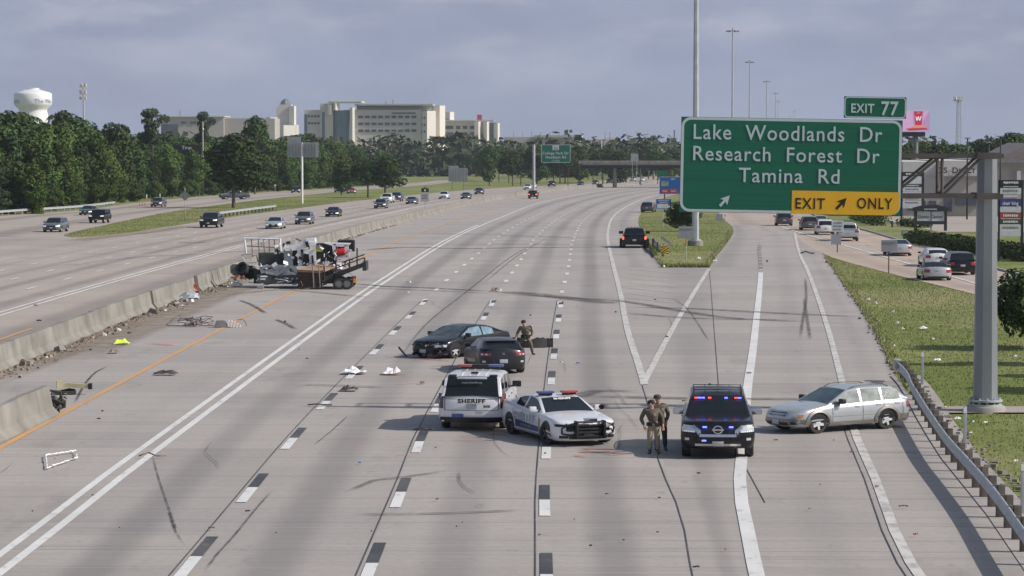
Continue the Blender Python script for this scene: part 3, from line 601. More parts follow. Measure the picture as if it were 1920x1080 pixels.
def make_car(ty, pm, key=None, **k):
    """body, cabin, glass, lamps, wheels, plates and mirrors as children of one Empty"""
    c = Car(ty); e = empty(k.get('name', 'parked_car'), (0, 0, 0)); W = c.W/2; T_ = c.T; glass = k.get('glass', m_glass)
    body = c.body(); edge = lambda q: lerp_tab(T_['edge'], q); r = T_['wh'][2]
    # door seams and sills belong to the body shell
    zb = T_['zb']; pil = T_['pil']; sA = T_['cab'][0]
    doors = [pil[0][0]+.12]+[(a+b)/2 for a, b in pil[1:-1]]+[pil[-1][0]+.05]
    if ty in ('pickup', 'dually'): doors = [1.6, 3.0, 3.98]
    for sg in (1, -1):
        for d in doors: c.patch(body, d-.009, d+.009, zb+.10, edge(d)-.03, sg, .0035, 1, 1, 6)
        c.patch(body, doors[0], doors[-1], zb+.085, zb+.105, sg, .0035, 1, 8, 1)
        if not k.get('clad'): c.patch(body, T_['wh'][0]+r+.08, T_['wh'][1]-r-.08, zb-.0, zb+.06, sg, .006, 1, 8, 1)
    bo = body.build('body', [pm, m_black], e)
    cab = c.cabin(); roofm = k.get('roofm', pm)
    cb = cab['cabin'].build('roof', roofm, e)
    cab['windshield'].build('windshield', k.get('wsm', glass), e); cab['rear_window'].build('rear_window', k.get('rwm', glass), e)
    for q in cab['side_window']: q.build('side_window', k.get('sidem', glass), e)
    for sx in T_['wh'][:2]:
        for sg in (1, -1):
            a = MB(); ra = r+.06; rows = []
            for i in range(13):
                x = -ra+2*ra*i/12; h = math.sqrt(max(0, ra*ra-x*x)); top = min(r+h, edge(max(.05, min(c.L-.05, sx+x)))-.05); rows.append([c.loc(sx+x, sg*(c.side(sx+x, zb+(top-zb)*q)+.004), zb+(top-zb)*q+.001) for q in (0, .33, .66, 1)])
            a.grid(rows, 0, False)
            if k.get('flare'):
                rows = []
                for i in range(17):
                    t = math.pi*i/16; row = []
                    for rr, o in ((ra, .03), (ra+.02, .045), (ra+.10, .03), (ra+.11, .0)):
                        x = -math.cos(t)*rr; z = r+math.sin(t)*rr*.98; z = max(z, zb+.02); row.append(c.loc(sx+x, sg*(c.side(max(.05, min(c.L-.05, sx+x)), z)+o), z))
                    rows.append(row)
                a.grid(rows, 1, True)
            a.build('wheel_arch', [m_black, k.get('flarem', pm)], e)
    fh = edge(.1); H = k.get('hl', (fh-.24, fh-.06)); hx = k.get('hx', (.52, .93))
    for sg in (1, -1):
        q = MB(); c.patch(q, sg*W*hx[0], sg*W*hx[1], (H[0]+.02, H[0]+.03), (H[1]-.02, H[1]+.0), 'f', .008); q.build('headlight', k.get('hm', m_lamp), e)
        z0, z1 = k.get('tl', (edge(c.L-.1)-.33, edge(c.L-.1)-.10)); q = MB(); t0, t1 = k.get('tx', (.58, .95))
        c.patch(q, sg*W*t0, sg*W*t1, z0, z1, 'r', .008)
        q.build('tail_lamp', k.get('tm', m_red), e)
    q = MB(); gz = k.get('gz', (fh-.30, fh-.07)); gw = k.get('gw', .5)
    c.patch(q, -W*gw, W*gw, gz[0], gz[1], 'f', .006, 0, 10)
    for i in range(4): z = gz[0]+(gz[1]-gz[0])*(i+.7)/4.6; c.patch(q, -W*gw*.96, W*gw*.96, z, z+.014, 'f', .014, 1, 10, 1)
    q.build('grille', [m_black, k.get('grm', m_black)], e)
    q = MB(); c.patch(q, -W*.62, W*.62, zb+.06, zb+.24, 'f', .006, 0, 10); q.build('bumper_intake', m_black, e)
    q = MB(); c.patch(q, -W*.80, W*.80, zb-.01, zb+.13, 'r', .007, 0, 10); q.build('rear_bumper_trim', k.get('rbm', m_black), e)
    pz = k.get('pz', .52 if ty != 'pickup' else .62)
    for wh, z in (('r', k.get('prz', pz+.22)), ('f', pz)):
        q = MB(); sx = c.fx(0, z, wh == 'r')+.0; y0 = c.L/2-sx if wh == 'f' else -(c.L/2)+sx; d = .02 if wh == 'f' else -.02
        q.box(-.155, .155, min(y0, y0+d), max(y0, y0+d), z-.08, z+.08, ch=.006); q.build('licence_plate', m_plate, e)
    for sg in (1, -1):
        q = MB(); mx = c.side(sA+.35, edge(sA+.3)-.03); yy = c.L/2-sA-.42; z = edge(sA+.3)+.06; sc = k.get('mir', 1)
        q.box(sg*(mx+.0)-.05, sg*(mx+.12)+.05, yy-.02, yy+.04, z-.04, z+.02) if sg > 0 else q.box(-(mx+.12)-.05, -mx+.05, yy-.02, yy+.04, z-.04, z+.02)
        cx = sg*(mx+.02+.09*sc); q.box(cx-.11*sc, cx+.11*sc, yy-.07, yy+.07, z-.04, z+.14*sc, 0, ch=.035)
        q.box(cx-.09*sc, cx+.09*sc, yy-.078, yy-.071, z-.02, z+.12*sc, 1)
        q.build('mirror', [k.get('mm', pm), m_glass], e)
    if k.get('handles', True):
        for sg in (1, -1):
            for d in doors[1:]:
                q = MB(); z = edge(d)-.12; y = c.L/2-d+.20; x = c.side(d-.1, z); q.box(sg*x-.02+sg*.01, sg*x+.02+sg*.01, y-.09, y+.09, z-.015, z+.015, ch=.01); q.build('door_handle', k.get('dhm', pm), e)
    if k.get('rails'):
        for sg in (1, -1):
            q = MB(); a, b = T_['cab'][1]+.1, T_['cab'][2]-.1; pts = []
            for i in range(9):
                u = i/8; sx = a+(b-a)*u; zt = lerp_tab(T_['roof'], sx); pts.append(c.loc(sx, sg*T_['wr']*.93, zt-.01+(.055 if 0 < i < 8 else 0)))
            q.path(pts, .018, 6); q.build('roof_rail', m_black, e)
    if ty in ('pickup', 'dually'):
        q = MB(); rows = []; z = 1.285
        q.box(-.80, .80, -c.L/2+.12, c.L/2-4.15, z+.022, z+.030, 0); q.build('cargo_bed', m_black, e)
        for sg in (1, -1): MB().box(sg*.90-.06, sg*.90+.06, -c.L/2+.06, c.L/2-4.12, z-.03, z+.07, ch=.02).build('bed_rail', pm, e)
        MB().box(-.90, .90, -c.L/2+.03, -c.L/2+.12, z-.03, z+.07, ch=.02).build('tailgate', pm, e)
    wheels(c, e, k.get('rim'), k.get('wout', 0), k.get('spokes', 5), k.get('steer', 0))
    e['_ty'] = ty
    return e, c
# ---------------------------------------------------------------- the cars in the foreground
VS = .87                                                   # the camera's footage renders heights a little low against widths; builds follow what it shows
def hd(f, y): return math.atan2(f(y-4)-f(y+4), 8)
def put(e, x, y, th, z=.03): e.location = (x, y, zg(y)+z); e.rotation_euler = (0, 0, th); e.scale = (1, 1, VS)
def facing(where, c, dz=0):                                # matrix for writing on tail, nose or flanks: (M(u, v, offset))
    rx = Euler((math.pi/2, 0, 0)).to_matrix().to_4x4(); rz = {'r': 0, 'f': math.pi, 1: math.pi/2, -1: -math.pi/2}[where]
    R_ = Euler((0, 0, rz)).to_matrix().to_4x4()
    return lambda x, y, z: Matrix.Translation((x, y, z)) @ R_ @ rx
p_white = paint('white', (.72, .72, .74)); p_black = mat('paint_black', (.009, .009, .011), .25, 0, .06, 1.5, .4, coat=.15); p_grey = mat('paint_dark_grey', (.02, .022, .026), .3, 0, .06, 1.5, .45, coat=.2)
p_silver = paint('silver', (.46, .48, .50), .35, .32); p_tan = paint('pewter', (.22, .21, .185), .3, .4); p_dgrey = paint('graphite', (.07, .075, .085), .3, .3)
p_blue = paint('night_blue', (.02, .03, .05), .2, .28); p_red = paint('deep_red', (.28, .02, .02)); p_lgrey = paint('slate', (.17, .18, .20), .4, .32); p_bronze = paint('taupe', (.12, .115, .11), .4, .32)
m_blueon = mat('lit_blue_lamp', (.10, .12, 1), .3, emit=4, var=0); m_redlit = mat('lit_red_lamp', (1, .06, .05), .3, emit=2.5, var=0); m_blueglass = mat('blue_lens', (.05, .08, .28), .15, coat=.6); m_redglass = mat('red_lens', (.45, .06, .05), .2, coat=.6)
m_txt = mat('dark_lettering', (.03, .03, .035), .5); m_greytxt = mat('grey_lettering', (.42, .43, .47), .5); m_bluestripe = mat('blue_stripe', (.03, .05, .22), .35, coat=.6); m_gold = mat('gold_stripe', (.38, .33, .17), .4)
# white sheriff SUV, seen from behind
e, c = make_car('tahoe', p_white, name='police_suv', tm=mat('dark_tail_lamp', (.09, .02, .025), .15, coat=.7), tl=(.80, 1.30), tx=(.84, .99), prz=.88, pz=.6, mm=m_black, mir=1.25, dhm=m_black, rim=m_rimdark, rbm=m_black)
tag(e, 'white sheriff SUV seen from behind with a full-width roof light bar and black rear window', 'police car')
x, y = at(884, 811); put(e, x+.15, y+2.6, R(-3.2))
F_ = facing('r', c); yb = -c.L/2+.012
text_mesh('SHERIFF', .19, m_txt, e, F_(0, yb-.035, 1.0), bold=.010, sx=1.1, spacing=1.15)
text_mesh('B08', .12, m_txt, e, F_(.46, yb-.035, .84), bold=.005, sx=1.1)
MB().box(-.47, .30-.47+.05, yb-.004, yb, .42, .54).build('bumper_sticker', m_bluestripe, e, loc=(-.12, -.02, .08))
q = MB(); c.patch(q, -.80, .80, .735, .75, 'r', .012, 0, 10, 1); c.patch(q, -.82, -.80, .75, 1.18, 'r', .012, 0, 1, 3); c.patch(q, .80, .82, .75, 1.18, 'r', .012, 0, 1, 3); c.patch(q, -.8, .8, 1.125, 1.135, 'r', .012, 0, 10, 1); q.build('tailgate_seam', m_dark, e)
q = MB(); c.patch(q, -.95, .95, .32, .50, 'r', .03, 0, 12, 2); q.build('tow_bumper', m_black, e)
q = MB(); q.box(-.72, -.25, .35, .63, 1.97, 2.05, 0, ch=.03); q.box(-.25, .25, .36, .62, 1.97, 2.05, 1, ch=.02); q.box(.25, .72, .35, .63, 1.97, 2.05, 2, ch=.03); q.box(-.60, .60, .42, .56, 1.90, 1.97, 3)
q.build('light_bar', [m_redglass, m_black, m_blueglass, m_black], e)
for xx in (-.62, .62): MB().box(xx-.12, xx+.12, -2.28, -1.95, 1.83, 1.92, ch=.03).build('rear_light_pod', m_black, e)
MB().box(-.11, .11, -1.6, -1.45, 1.90, 1.97, ch=.02).build('antenna_base', m_black, e)
q = MB()
for k in (-.36, -.12, .12, .36): q.box(k-.012, k+.012, -2.0, .1, 1.872, 1.925)
q.build('roof_rib', p_white, e)
MB().box(-.45, .45, -2.50, -2.44, 1.80, 1.87, ch=.02).build('rear_spoiler', p_white, e)
text_mesh('mcso-sheriff.org', .085, m_greytxt, e, Matrix.Translation((0, -2.47-.06, 1.66)) @ Euler((R(78), 0, 0)).to_matrix().to_4x4(), sx=1.1)
# white patrol sedan nose towards the camera
e, c = make_car('charger', p_white, name='police_sedan', rim=m_rimdark, steer=R(16), hl=(.62, .74), hx=(.50, .97), hm=m_black, gw=.70, gz=(.50, .76), pz=.38, mir=.95)
tag(e, 'white patrol sedan with black push bumper and blue side stripe touching the sheriff SUV', 'police car')
th = math.atan2(-.36, -.93); put(e, -.30, 85.3, th)
Fz = facing(1, c)
for i, ch in enumerate('SHERIFF'):
    sx = 3.62-i*.265; text_mesh(ch, .34, m_greytxt, e, Fz(c.side(sx, .72)+.012, c.L/2-sx, .60), bold=.016, sx=1.15)
q = MB(); c.patch(q, 1.62, 3.55, (.34, .34), (.52, .60), 1, .011, 0, 10, 1); c.patch(q, 1.62, 3.55, (.34, .34), (.52, .60), -1, .011, 0, 10, 1); q.build('side_stripe', m_bluestripe, e)
q = MB(); c.patch(q, 1.50, 1.60, .30, .80, 1, .012, 0, 1, 3); q.build('gold_band', m_gold, e)
text_mesh('MONTGOMERY COUNTY', .085, m_gold, e, Fz(c.W/2+.016, c.L/2-2.6, .42), sx=.95)
text_mesh('SHERIFF', .13, m_white, e, Matrix.Translation((0, c.L/2-2.12, 1.355)) @ Euler((R(32), 0, math.pi)).to_matrix().to_4x4(), bold=.004, sx=1.2, depth=.002)
for x0, mm, nm in ((-.62, m_redglass, 'light_bar'), (.12, m_blueglass, 'light_bar')): MB().box(x0, x0+.50, -.15, .07, 1.52, 1.60, 0, ch=.025).box(x0+.05, x0+.45, -.10, .02, 1.455, 1.52, 1).build(nm, [mm, m_black], e)
q = MB(); yf = c.L/2-.02
for sg in (1, -1):
    q.box(sg*.42-.035, sg*.42+.035, yf-.05, yf+.20, .28, .86, ch=.02); pts = [(sg*.42, yf+.12, .80), (sg*.66, yf+.10, .74), (sg*.80, yf-.08, .60), (sg*.78, yf-.12, .42), (sg*.42, yf+.10, .36)]; q.path(pts, .028)
for z in (.34, .46, .58, .70): q.box(-.42, .42, yf+.06, yf+.11, z-.035, z+.035, ch=.01)
q.tube((-.42, yf+.12, .82), (.42, yf+.12, .82), .035); q.build('push_bumper', m_black, e)
q = MB(); q.box(-.20, .20, yf+.04, yf+.16, .85, .94, ch=.02); q.build('bumper_lamp', m_chrome, e)
for sg in (1, -1): q = MB(); c.patch(q, sg*.60, sg*.84, .27, .36, 'f', .01); q.build('fog_lamp', m_black, e)
q = MB(); q.lathe([(0, -.06), (.07, -.04), (.09, .03), (.085, .05)], 12, 0, T(-.98, 1.0-.02, 1.12, 0, -R(90))); q.tube((-.86, .95, .98), (-.98, 1.0, 1.08), .012); q.build('spot_lamp', m_chrome, e)
# black full-size SUV facing the camera with emergency lights on
e, c = make_car('armada', p_black, name='police_suv', hm=m_lamp, hl=(.83, 1.08), hx=(.60, .97), gw=.60, gz=(.72, 1.08), pz=.50, mir=1.3, mm=m_chrome, rails=True, rim=m_rim, dhm=m_chrome)
tag(e, 'black full-size SUV facing the camera with blue and red lights behind its windshield', 'police car')
x, y = at(1347, 864); put(e, x+.1, y+2.65, math.pi-R(2.5))
q = MB()
c.patch(q, -.66, -.46, (.98, .80), (1.09, .92), 'f', .035, 0, 4, 2); c.patch(q, .46, .66, (.80, .98), (.92, 1.09), 'f', .035, 0, 4, 2); c.patch(q, -.50, .50, .715, .80, 'f', .035, 0, 8, 2)
for sg in (1, -1): c.patch(q, sg*.52, sg*.64, (.76, .98), (.86, 1.10), 'f', .034, 0, 3, 2)
q.build('grille_surround', m_chrome, e)
yf = c.L/2
q = MB(); q.lathe([(.135, 0), (.135, .03), (.10, .035), (.10, 0)], 24, 0, T(0, yf+.01, .945, 0, -R(90)), cap=False); q.box(-.16, .16, yf+.02, yf+.045, .92, .965); q.build('emblem', m_chrome, e)
for sx_, zz in ((-.36, 1.03), (.36, 1.03), (.38, .60), ): MB().box(sx_-.06, sx_+.06, yf-.03, yf+.05, zz-.022, zz+.022, ch=.01).build('blue_strobe', m_blueon, e)
for sx_, mm in ((-.62, m_blueon), (-.52, m_redlit), (-.24, m_blueon), (.22, m_redlit), (.50, m_blueon), (.60, m_redlit), (.40, m_blueon)):
    MB().box(sx_-.045, sx_+.045, yf-2.0, yf-1.94, 1.735, 1.775).build('windshield_strobe', mm, e)
q = MB(); c.patch(q, -.62, .62, .43, .50, 'f', .03, 0, 10, 1); q.build('bumper_trim', m_chrome, e)
for sg in (1, -1):
    q = MB(); c.patch(q, sg*.78, sg*.90, .60, .68, 'f', .012, 0, 3, 2); q.build('fog_lamp', m_lamp, e)
    q = MB()
    for k in range(6): c.patch(q, sg*(.64+.05*k), sg*(.67+.05*k), .855+.004*k, .885+.004*k, 'f', .02, 0, 1, 1)
    q.build('daytime_lamp', m_lampon, e)
for k in (-1.0, -.2, .6): MB().tube((-.68, k-.5, 1.965), (.68, k-.5, 1.965), .012).build('roof_bar', m_black, e)
for xx in (-.35, 0, .35): MB().box(xx-.01, xx+.01, -2.0, .1, 1.925, 1.938).build('roof_rib', p_black, e)
# silver station wagon slewed across the ramp
m_star = mat('shattered_glass', (.85, .88, .9), .5, var=.2, scale=14)
e, c = make_car('wagon', p_silver, name='station_wagon', rails=True, hl=(.56, .73), hx=(.55, .95), sidem=m_glasslt, wsm=mat('windshield_green', (.05, .075, .07), .06, 0, .5, 3, .9, coat=.5), rwm=m_glasslt, tl=(.70, .98), flare=True, flarem=p_tan, gw=.42, gz=(.60, .73), pz=.40, wout=.0, clad=True, mm=m_black, dhm=p_silver)
tag(e, 'silver station wagon with tan cladding and shattered rear side window across the ramp edge', 'station wagon')
put(e, 8.15, 88.2, math.pi/2+R(34))
for sg in (1, -1):
    q = MB(); c.patch(q, 1.35, 3.25, .24, .37, sg, .018, 0, 10, 2); c.patch(q, .05, .62, .24, .50, sg, .012, 0, 4, 2); c.patch(q, 3.96, 4.66, .26, .52, sg, .012, 0, 4, 2); q.build('lower_cladding', p_tan, e)
    q = MB(); c.patch(q, 1.4, 3.3, .56, .60, sg, .012, 0, 10, 1); q.build('door_moulding', p_silver, e)
q = MB(); c.patch(q, -.86, .86, .24, .52, 'f', .012, 0, 14, 3); q.build('front_bumper', p_tan, e)
q = MB(); c.patch(q, -.50, .50, .30, .40, 'f', .02, 0, 8, 2); q.build('bumper_intake', m_black, e)
for sg in (1, -1): q = MB(); c.patch(q, sg*.58, sg*.72, .32, .43, 'f', .022, 0, 3, 2); q.build('fog_lamp', m_black, e)
q = MB(); c.patch(q, -.86, .86, .26, .56, 'r', .02, 0, 12, 3); q.build('rear_bumper', p_tan, e)
for sg in (1, -1):
    q = MB(); c.patch(q, 4.36, 4.62, .74, .95, sg, .012, 0, 3, 2); q.build('side_lamp', m_red, e)
for sg in (1, -1):
    q = MB(); c.patch(q, sg*.74, sg*.84, .58, .68, 'f', .012, 0, 3, 2); q.build('turn_lamp', mat('amber_lens', (.55, .22, .07), .2), e)
q = MB(); rr = random.Random(4); cc = (-.80, -1.35, 1.25)
for k in range(34):
    a = rr.uniform(0, 6.28); r1 = rr.uniform(.02, .16); r2 = r1+rr.uniform(.03, .1); w = rr.uniform(.006, .018)
    v = [(cc[0]-.035+.0*(r_*math.sin(a+d))-.30*r_*math.sin(a+d), cc[1]+r_*math.cos(a+d)*1.3, cc[2]+r_*math.sin(a+d)) for r_, d in ((r1, -.1), (r2, -w*2), (r2, w*2), (r1, .1))]; q.add(v, [(0, 1, 2, 3)])
q.build('shattered_pane', m_star, e)
# black sedan with a crushed front
m_blueglassy = mat('airbag_behind_glass', (.16, .25, .31), .08, 0, .35, 5, .9, coat=.6)
e, c = make_car('sedan', p_black, name='wrecked_sedan', rim=mat('bright_rim', (.75, .75, .76), .25, .6, .05), sidem=m_blueglassy, wsm=mat('dusty_windshield', (.06, .075, .075), .1, 0, .5, 3, .8, coat=.4), hl=(.52, .66), hx=(.58, .95), gw=.55, gz=(.34, .62), pz=.36)
tag(e, 'black sedan with a crushed front corner and deployed curtain airbags behind its side windows', 'wrecked car')
put(e, -4.35, 118.4, math.atan2(.60, -.80))
o_ = [ch for ch in bpy.data.objects if ch.parent == e and ch.name.startswith('body')][0]
rr = random.Random(7)
for v in o_.data.vertices:                                # crumple the nose, worst at the left corner
    if v.co.y > 1.75: k = (v.co.y-1.75)/.65; s = (.35+.65*(v.co.x < .1)); v.co.y -= k*k*.22*s+rr.uniform(0, .05)*k; v.co.z += rr.uniform(-.035, .03)*k; v.co.x += rr.uniform(-.03, .03)*k
q = MB(); rr = random.Random(3)
for k in range(46):
    x = rr.uniform(-.86, .75); z = rr.uniform(.15, .62); y = c.L/2-.1-abs(x)**2*.4+rr.uniform(-.15, .06); s = rr.uniform(.03, .12)
    q.box(-s*1.6, s*1.6, -.012, .012, -s, s, rr.choice([0, 0, 0, 1]), T(x, y, z, rr.uniform(-1, 1), rr.uniform(-1, 1), rr.uniform(-1, 1)))
q.build('crushed_bumper', [m_black, m_steel], e)
q = MB(); q.box(-.5, .5, -.03, .03, -.05, .05, 0, T(-.75, c.L/2-.1, .22, .5, .3, .35)); q.build('hanging_trim', m_black, e); q = MB(); q.box(-.35, .45, -.02, .02, -.04, .04, 0, T(.95, c.L/2+.1, .25, -.4, 0, -.5)); q.build('hanging_trim', m_black, e)
q = MB()
for sg in (1, -1):
    pts = [(sg*(c.side(s_, lerp_tab(c.T['edge'], s_))*.965), c.L/2-s_, lerp_tab(c.T['edge'], s_)+.005) for s_ in (1.3, 2, 2.8, 3.5, 4.0)]; q.path(pts, .012, 5)
    pts = []
    for s_ in (1.35, 1.75, 2.1, 2.7, 3.35, 3.8, 4.1):
        zt = lerp_tab(c.T['roof'], s_); ee = lerp_tab(c.T['edge'], s_); fr = (zt-ee)/.50; pts.append((sg*(.875-(.875-.66)*min(1, fr)), c.L/2-s_, ee+(zt-ee)*.90))
    q.path(pts, .013, 5)
q.build('window_trim', m_chrome, e)
# dark hatchback, tail towards the camera
e, c = make_car('hatch', p_grey, name='hatchback', tl=(.78, .92), tx=(.52, .93), prz=.56, rim=m_rimdark)
tag(e, 'dark grey hatchback seen from behind, parked against the black sedan', 'hatchback')
put(e, -2.82, 110.9, R(11))
q = MB(); q.lathe([(.055, 0), (.055, .015), (.04, .015), (.04, 0)], 14, 0, T(0, -c.L/2+.03, .88, 0, R(90)), cap=False); q.box(-.035, .035, -c.L/2-.0, -c.L/2+.02, .875, .89); q.build('emblem', m_chrome, e)
q = MB(); c.patch(q, -.75, .75, .24, .42, 'r', .02, 0, 12, 2); q.build('lower_bumper', m_black, e)
for sg in (1, -1):
    q = MB(); c.patch(q, sg*.66, sg*.78, .50, .58, 'r', .015, 0, 3, 2); q.build('reverse_lamp', m_lamp, e)
    q = MB(); c.patch(q, sg*.60, sg*.68, .82, .88, 'r', .016, 0, 3, 2); c.patch(q, sg*.74, sg*.82, .82, .88, 'r', .016, 0, 3, 2); q.build('lamp_ring', m_lamp, e)
MB().box(-.56, .56, -1.72, -1.48, 1.375, 1.42, ch=.02).build('rear_spoiler', p_grey, e)
# black pickup with marker lamps at the gore
e, c = make_car('dually', p_black, name='pickup_truck', tm=m_redon, tl=(.86, 1.20), tx=(.84, .97), prz=.80, mir=1.7, mm=m_black, wout=.0)
x, y = at(1191, 466); put(e, x, y+3.0, hd(R0, y)-R(1))
tag(e, 'large black dual-wheel pickup stopped on the gore shoulder with its tail lamps lit', 'pickup truck')
for sg in (1, -1):
    q = MB()
    rows = [[(sg*(.99+.26*math.sin(math.pi*min(1, u*1.15))**.6*(1 if j else 0)), -1.85+.62*math.cos(math.pi*i/10)*1.0, .42+.52*math.sin(math.pi*i/10)-(.0 if j < 2 else .05)) for j, u in enumerate((0, .4, .6))] for i in range(11)]
    q.grid(rows, 0, True); q.box(sg*1.12-.12, sg*1.12+.12, -2.40, -1.3, .40, .92, 0, ch=.08); q.build('rear_fender', p_black, e)
    w = bpy.data.objects.new('wheel', _wc[(c.T['wh'][2], '', 5)][0]); COL.objects.link(w); w.parent = e; w.location = (sg*1.13, c.L/2-4.95, .42)
for k in (-.5, -.25, 0, .25, .5): MB().box(k-.05, k+.05, c.L/2-2.5, c.L/2-2.35, 1.92, 1.98, ch=.015).build('cab_marker_lamp', m_black, e)
# dark SUV further up the shoulder
e, c = make_car('suv', p_dgrey, name='parked_suv'); x, y = at(1217, 398.5); put(e, x, y+2.3, hd(R0, y)-R(6)); tag(e, 'dark grey SUV parked on the shoulder beyond the black pickup beside the small blue sign', 'suv')
# ---------------------------------------------------------------- moving traffic
proto = {}
def traffic(px, py, ty, pm, th, label, cat, group, toward, **k):
    key = (ty, pm.name, toward)
    if key in proto: e = copy_tree(proto[key])
    else:
        kk = dict(k)
        if toward: kk['hm'] = m_lampon
        e, _ = make_car(ty, pm, name=k.get('name', 'moving_car'), **{a: b for a, b in kk.items() if a != 'name'}); proto[key] = e
    L = TYPES[ty]['L']; x, y = at(px, py)
    d = L/2*abs(math.cos(th)); put(e, x+(-math.sin(th)*(-L/2 if not toward else -L/2)), y+d, th+(0)); tag(e, label, cat, group); return e
G1 = 'oncoming cars on the left carriageway'; G2 = 'cars on the left frontage road'; G3 = 'cars on the right frontage road'; G4 = 'far cars on the left carriageway'
fl = lambda px, py, f: math.pi+hd(f, at(px, py)[1])
rr = lambda y: hd(R0, y)
for a in [
    (390, 428, 'pickup', p_black, HOV, 'black pickup in the outer lane of the left carriageway beside the grass point', 'pickup truck', G1),
    (512, 430, 'sedan', p_silver, HOV, 'silver sedan in the left carriageway between the black pickup and a grey SUV', 'sedan', G1),
    (567, 421.5, 'suv', p_lgrey, HOV, 'slate grey SUV just behind the silver sedan in the left carriageway', 'suv', G1),
    (622, 407, 'sedan', p_black, HOV, 'black sedan passing the short guardrail on the grass median', 'sedan', G1),
    (712, 391.5, 'suv', p_bronze, HOV, 'taupe SUV driving just in front of the white work truck', 'suv', G1),
    (723, 381, 'dually', p_white, HOV, 'white heavy pickup close behind the taupe SUV', 'pickup truck', G1),
    (741, 378, 'pickup', p_dgrey, HOV, 'dark grey pickup half hidden behind the white heavy pickup', 'pickup truck', G1),
    (770, 383.5, 'sedan', p_dgrey, HOV, 'graphite sedan left of the small lane sign on the barrier', 'sedan', G1),
    (831, 373.5, 'suv', p_white, HOV, 'white SUV right of the small lane sign on the barrier', 'suv', G1),
    (872, 373.5, 'sedan', p_blue, HOV, 'night blue sedan to the right of the white SUV', 'sedan', G1),
    (897, 365, 'suv', p_dgrey, HOV, 'graphite SUV with roof load close to the trees on the left carriageway', 'suv', G1),
    (95, 436, 'suv', p_lgrey, 0, 'slate grey SUV on the left frontage road, nearest the frame edge', 'suv', G2),
    (180, 419, 'jeep', p_black, 0, 'boxy black off-road car on the left frontage road', 'off-road car', G2),
    (159, 404, 'sedan', p_dgrey, 0, 'graphite sedan half hidden behind the boxy black off-road car', 'sedan', G2),
    (292, 388.5, 'suv', p_bronze, 0, 'taupe SUV on the left frontage road beside the diamond sign', 'suv', G2)]:
    px, py, ty, pm, f, lb, ct, g = a
    th = fl(px, py, HOV) if f else math.pi+R(-3)
    traffic(px, py, ty, pm, th, lb, ct, g, True)
for px, py, pm, ty, lb in [(988, 356, p_white, 'suv', 'white SUV beside the tall pale pole in the median'), (998, 352.5, p_white, 'sedan', 'white sedan just behind the white SUV by the median pole'), (1033, 350, p_black, 'pickup', 'black pickup below the green overhead sign panel'),
    (1087, 348.3, p_blue, 'sedan', 'night blue sedan beyond the green overhead sign panel'), (1115, 347, p_dgrey, 'suv', 'graphite SUV left of the thin pole before the overpass'), (1142, 344, p_black, 'suv', 'black SUV leading the pair nearest the overpass'), (1152, 344.5, p_dgrey, 'pickup', 'graphite pickup beside the black SUV near the overpass'),
    (1163, 339.5, p_white, 'dually', 'white truck partly behind the dark pair near the overpass'), (1186, 340, p_silver, 'suv', 'silver SUV alone in the lanes under the overpass'), (1203, 340, p_white, 'hatch', 'white hatchback furthest under the overpass'), (1236, 338, p_white, 'suv', 'white SUV by the blue service sign near the overpass')]:
    traffic(px, py, ty, pm, math.pi+hd(L0, min(700, at(px, py)[1])), lb, 'car', G4, True)
th = hd(L0, at(1001, 373)[1]); traffic(1001, 373, 'jeep', p_black, th, 'black open-backed vehicle with lit tail lamps driving away in the main lanes', 'off-road car', None, False, tm=m_redon)
for a in [(412, 374, 'pickup', p_dgrey, 'dark pickup crossing under the lone median tree on the left frontage road', 'pickup truck'), (555, 362, 'suv', p_black, 'black SUV behind the tall sign pole on the left frontage road', 'suv'),
    (636, 361, 'suv', p_dgrey, 'graphite SUV on the frontage road left of the red car', 'suv'), (660, 363, 'sedan', p_red, 'red sedan half hidden by the second median tree', 'sedan')]:
    traffic(a[0], a[1], a[2], a[3], math.pi+R(8) if a[0] > 500 else math.pi/2+R(25), a[4], a[5], G2, True)
for a in [(1473, 424, 'suv', p_dgrey, 'graphite SUV leading the right frontage road cars', 'suv'), (1521, 432.5, 'suv', p_bronze, 'taupe SUV second in line on the right frontage road', 'suv'), (1541, 427, 'sedan', p_silver, 'silver sedan partly behind the taupe SUV', 'sedan'),
    (1551, 441, 'suv', p_white, 'white SUV just left of the silver pickup behind the small white sign', 'suv'), (1594, 453, 'pickup', p_silver, 'silver pickup right of the small white sign', 'pickup truck'), (1688, 481, 'sedan', p_silver, 'silver sedan passing the blank sign back on the right frontage road', 'sedan'),
    (1757, 501, 'hatch', p_white, 'white hatchback directly behind the silver convertible', 'hatchback'), (1757, 527, 'coupe', p_silver, 'silver convertible with black soft top, nearest of the right frontage cars', 'convertible'), (1803, 517, 'suv', p_black, 'black SUV beside the silver convertible', 'suv')]:
    y = at(a[0], a[1])[1]; th = R(-1.5) if y > 250 else R(1)
    kk = dict(roofm=m_black, name='moving_car') if a[2] == 'coupe' else {}
    traffic(a[0], a[1], a[2], a[3], th, a[4], a[5], G3, False, **kk)
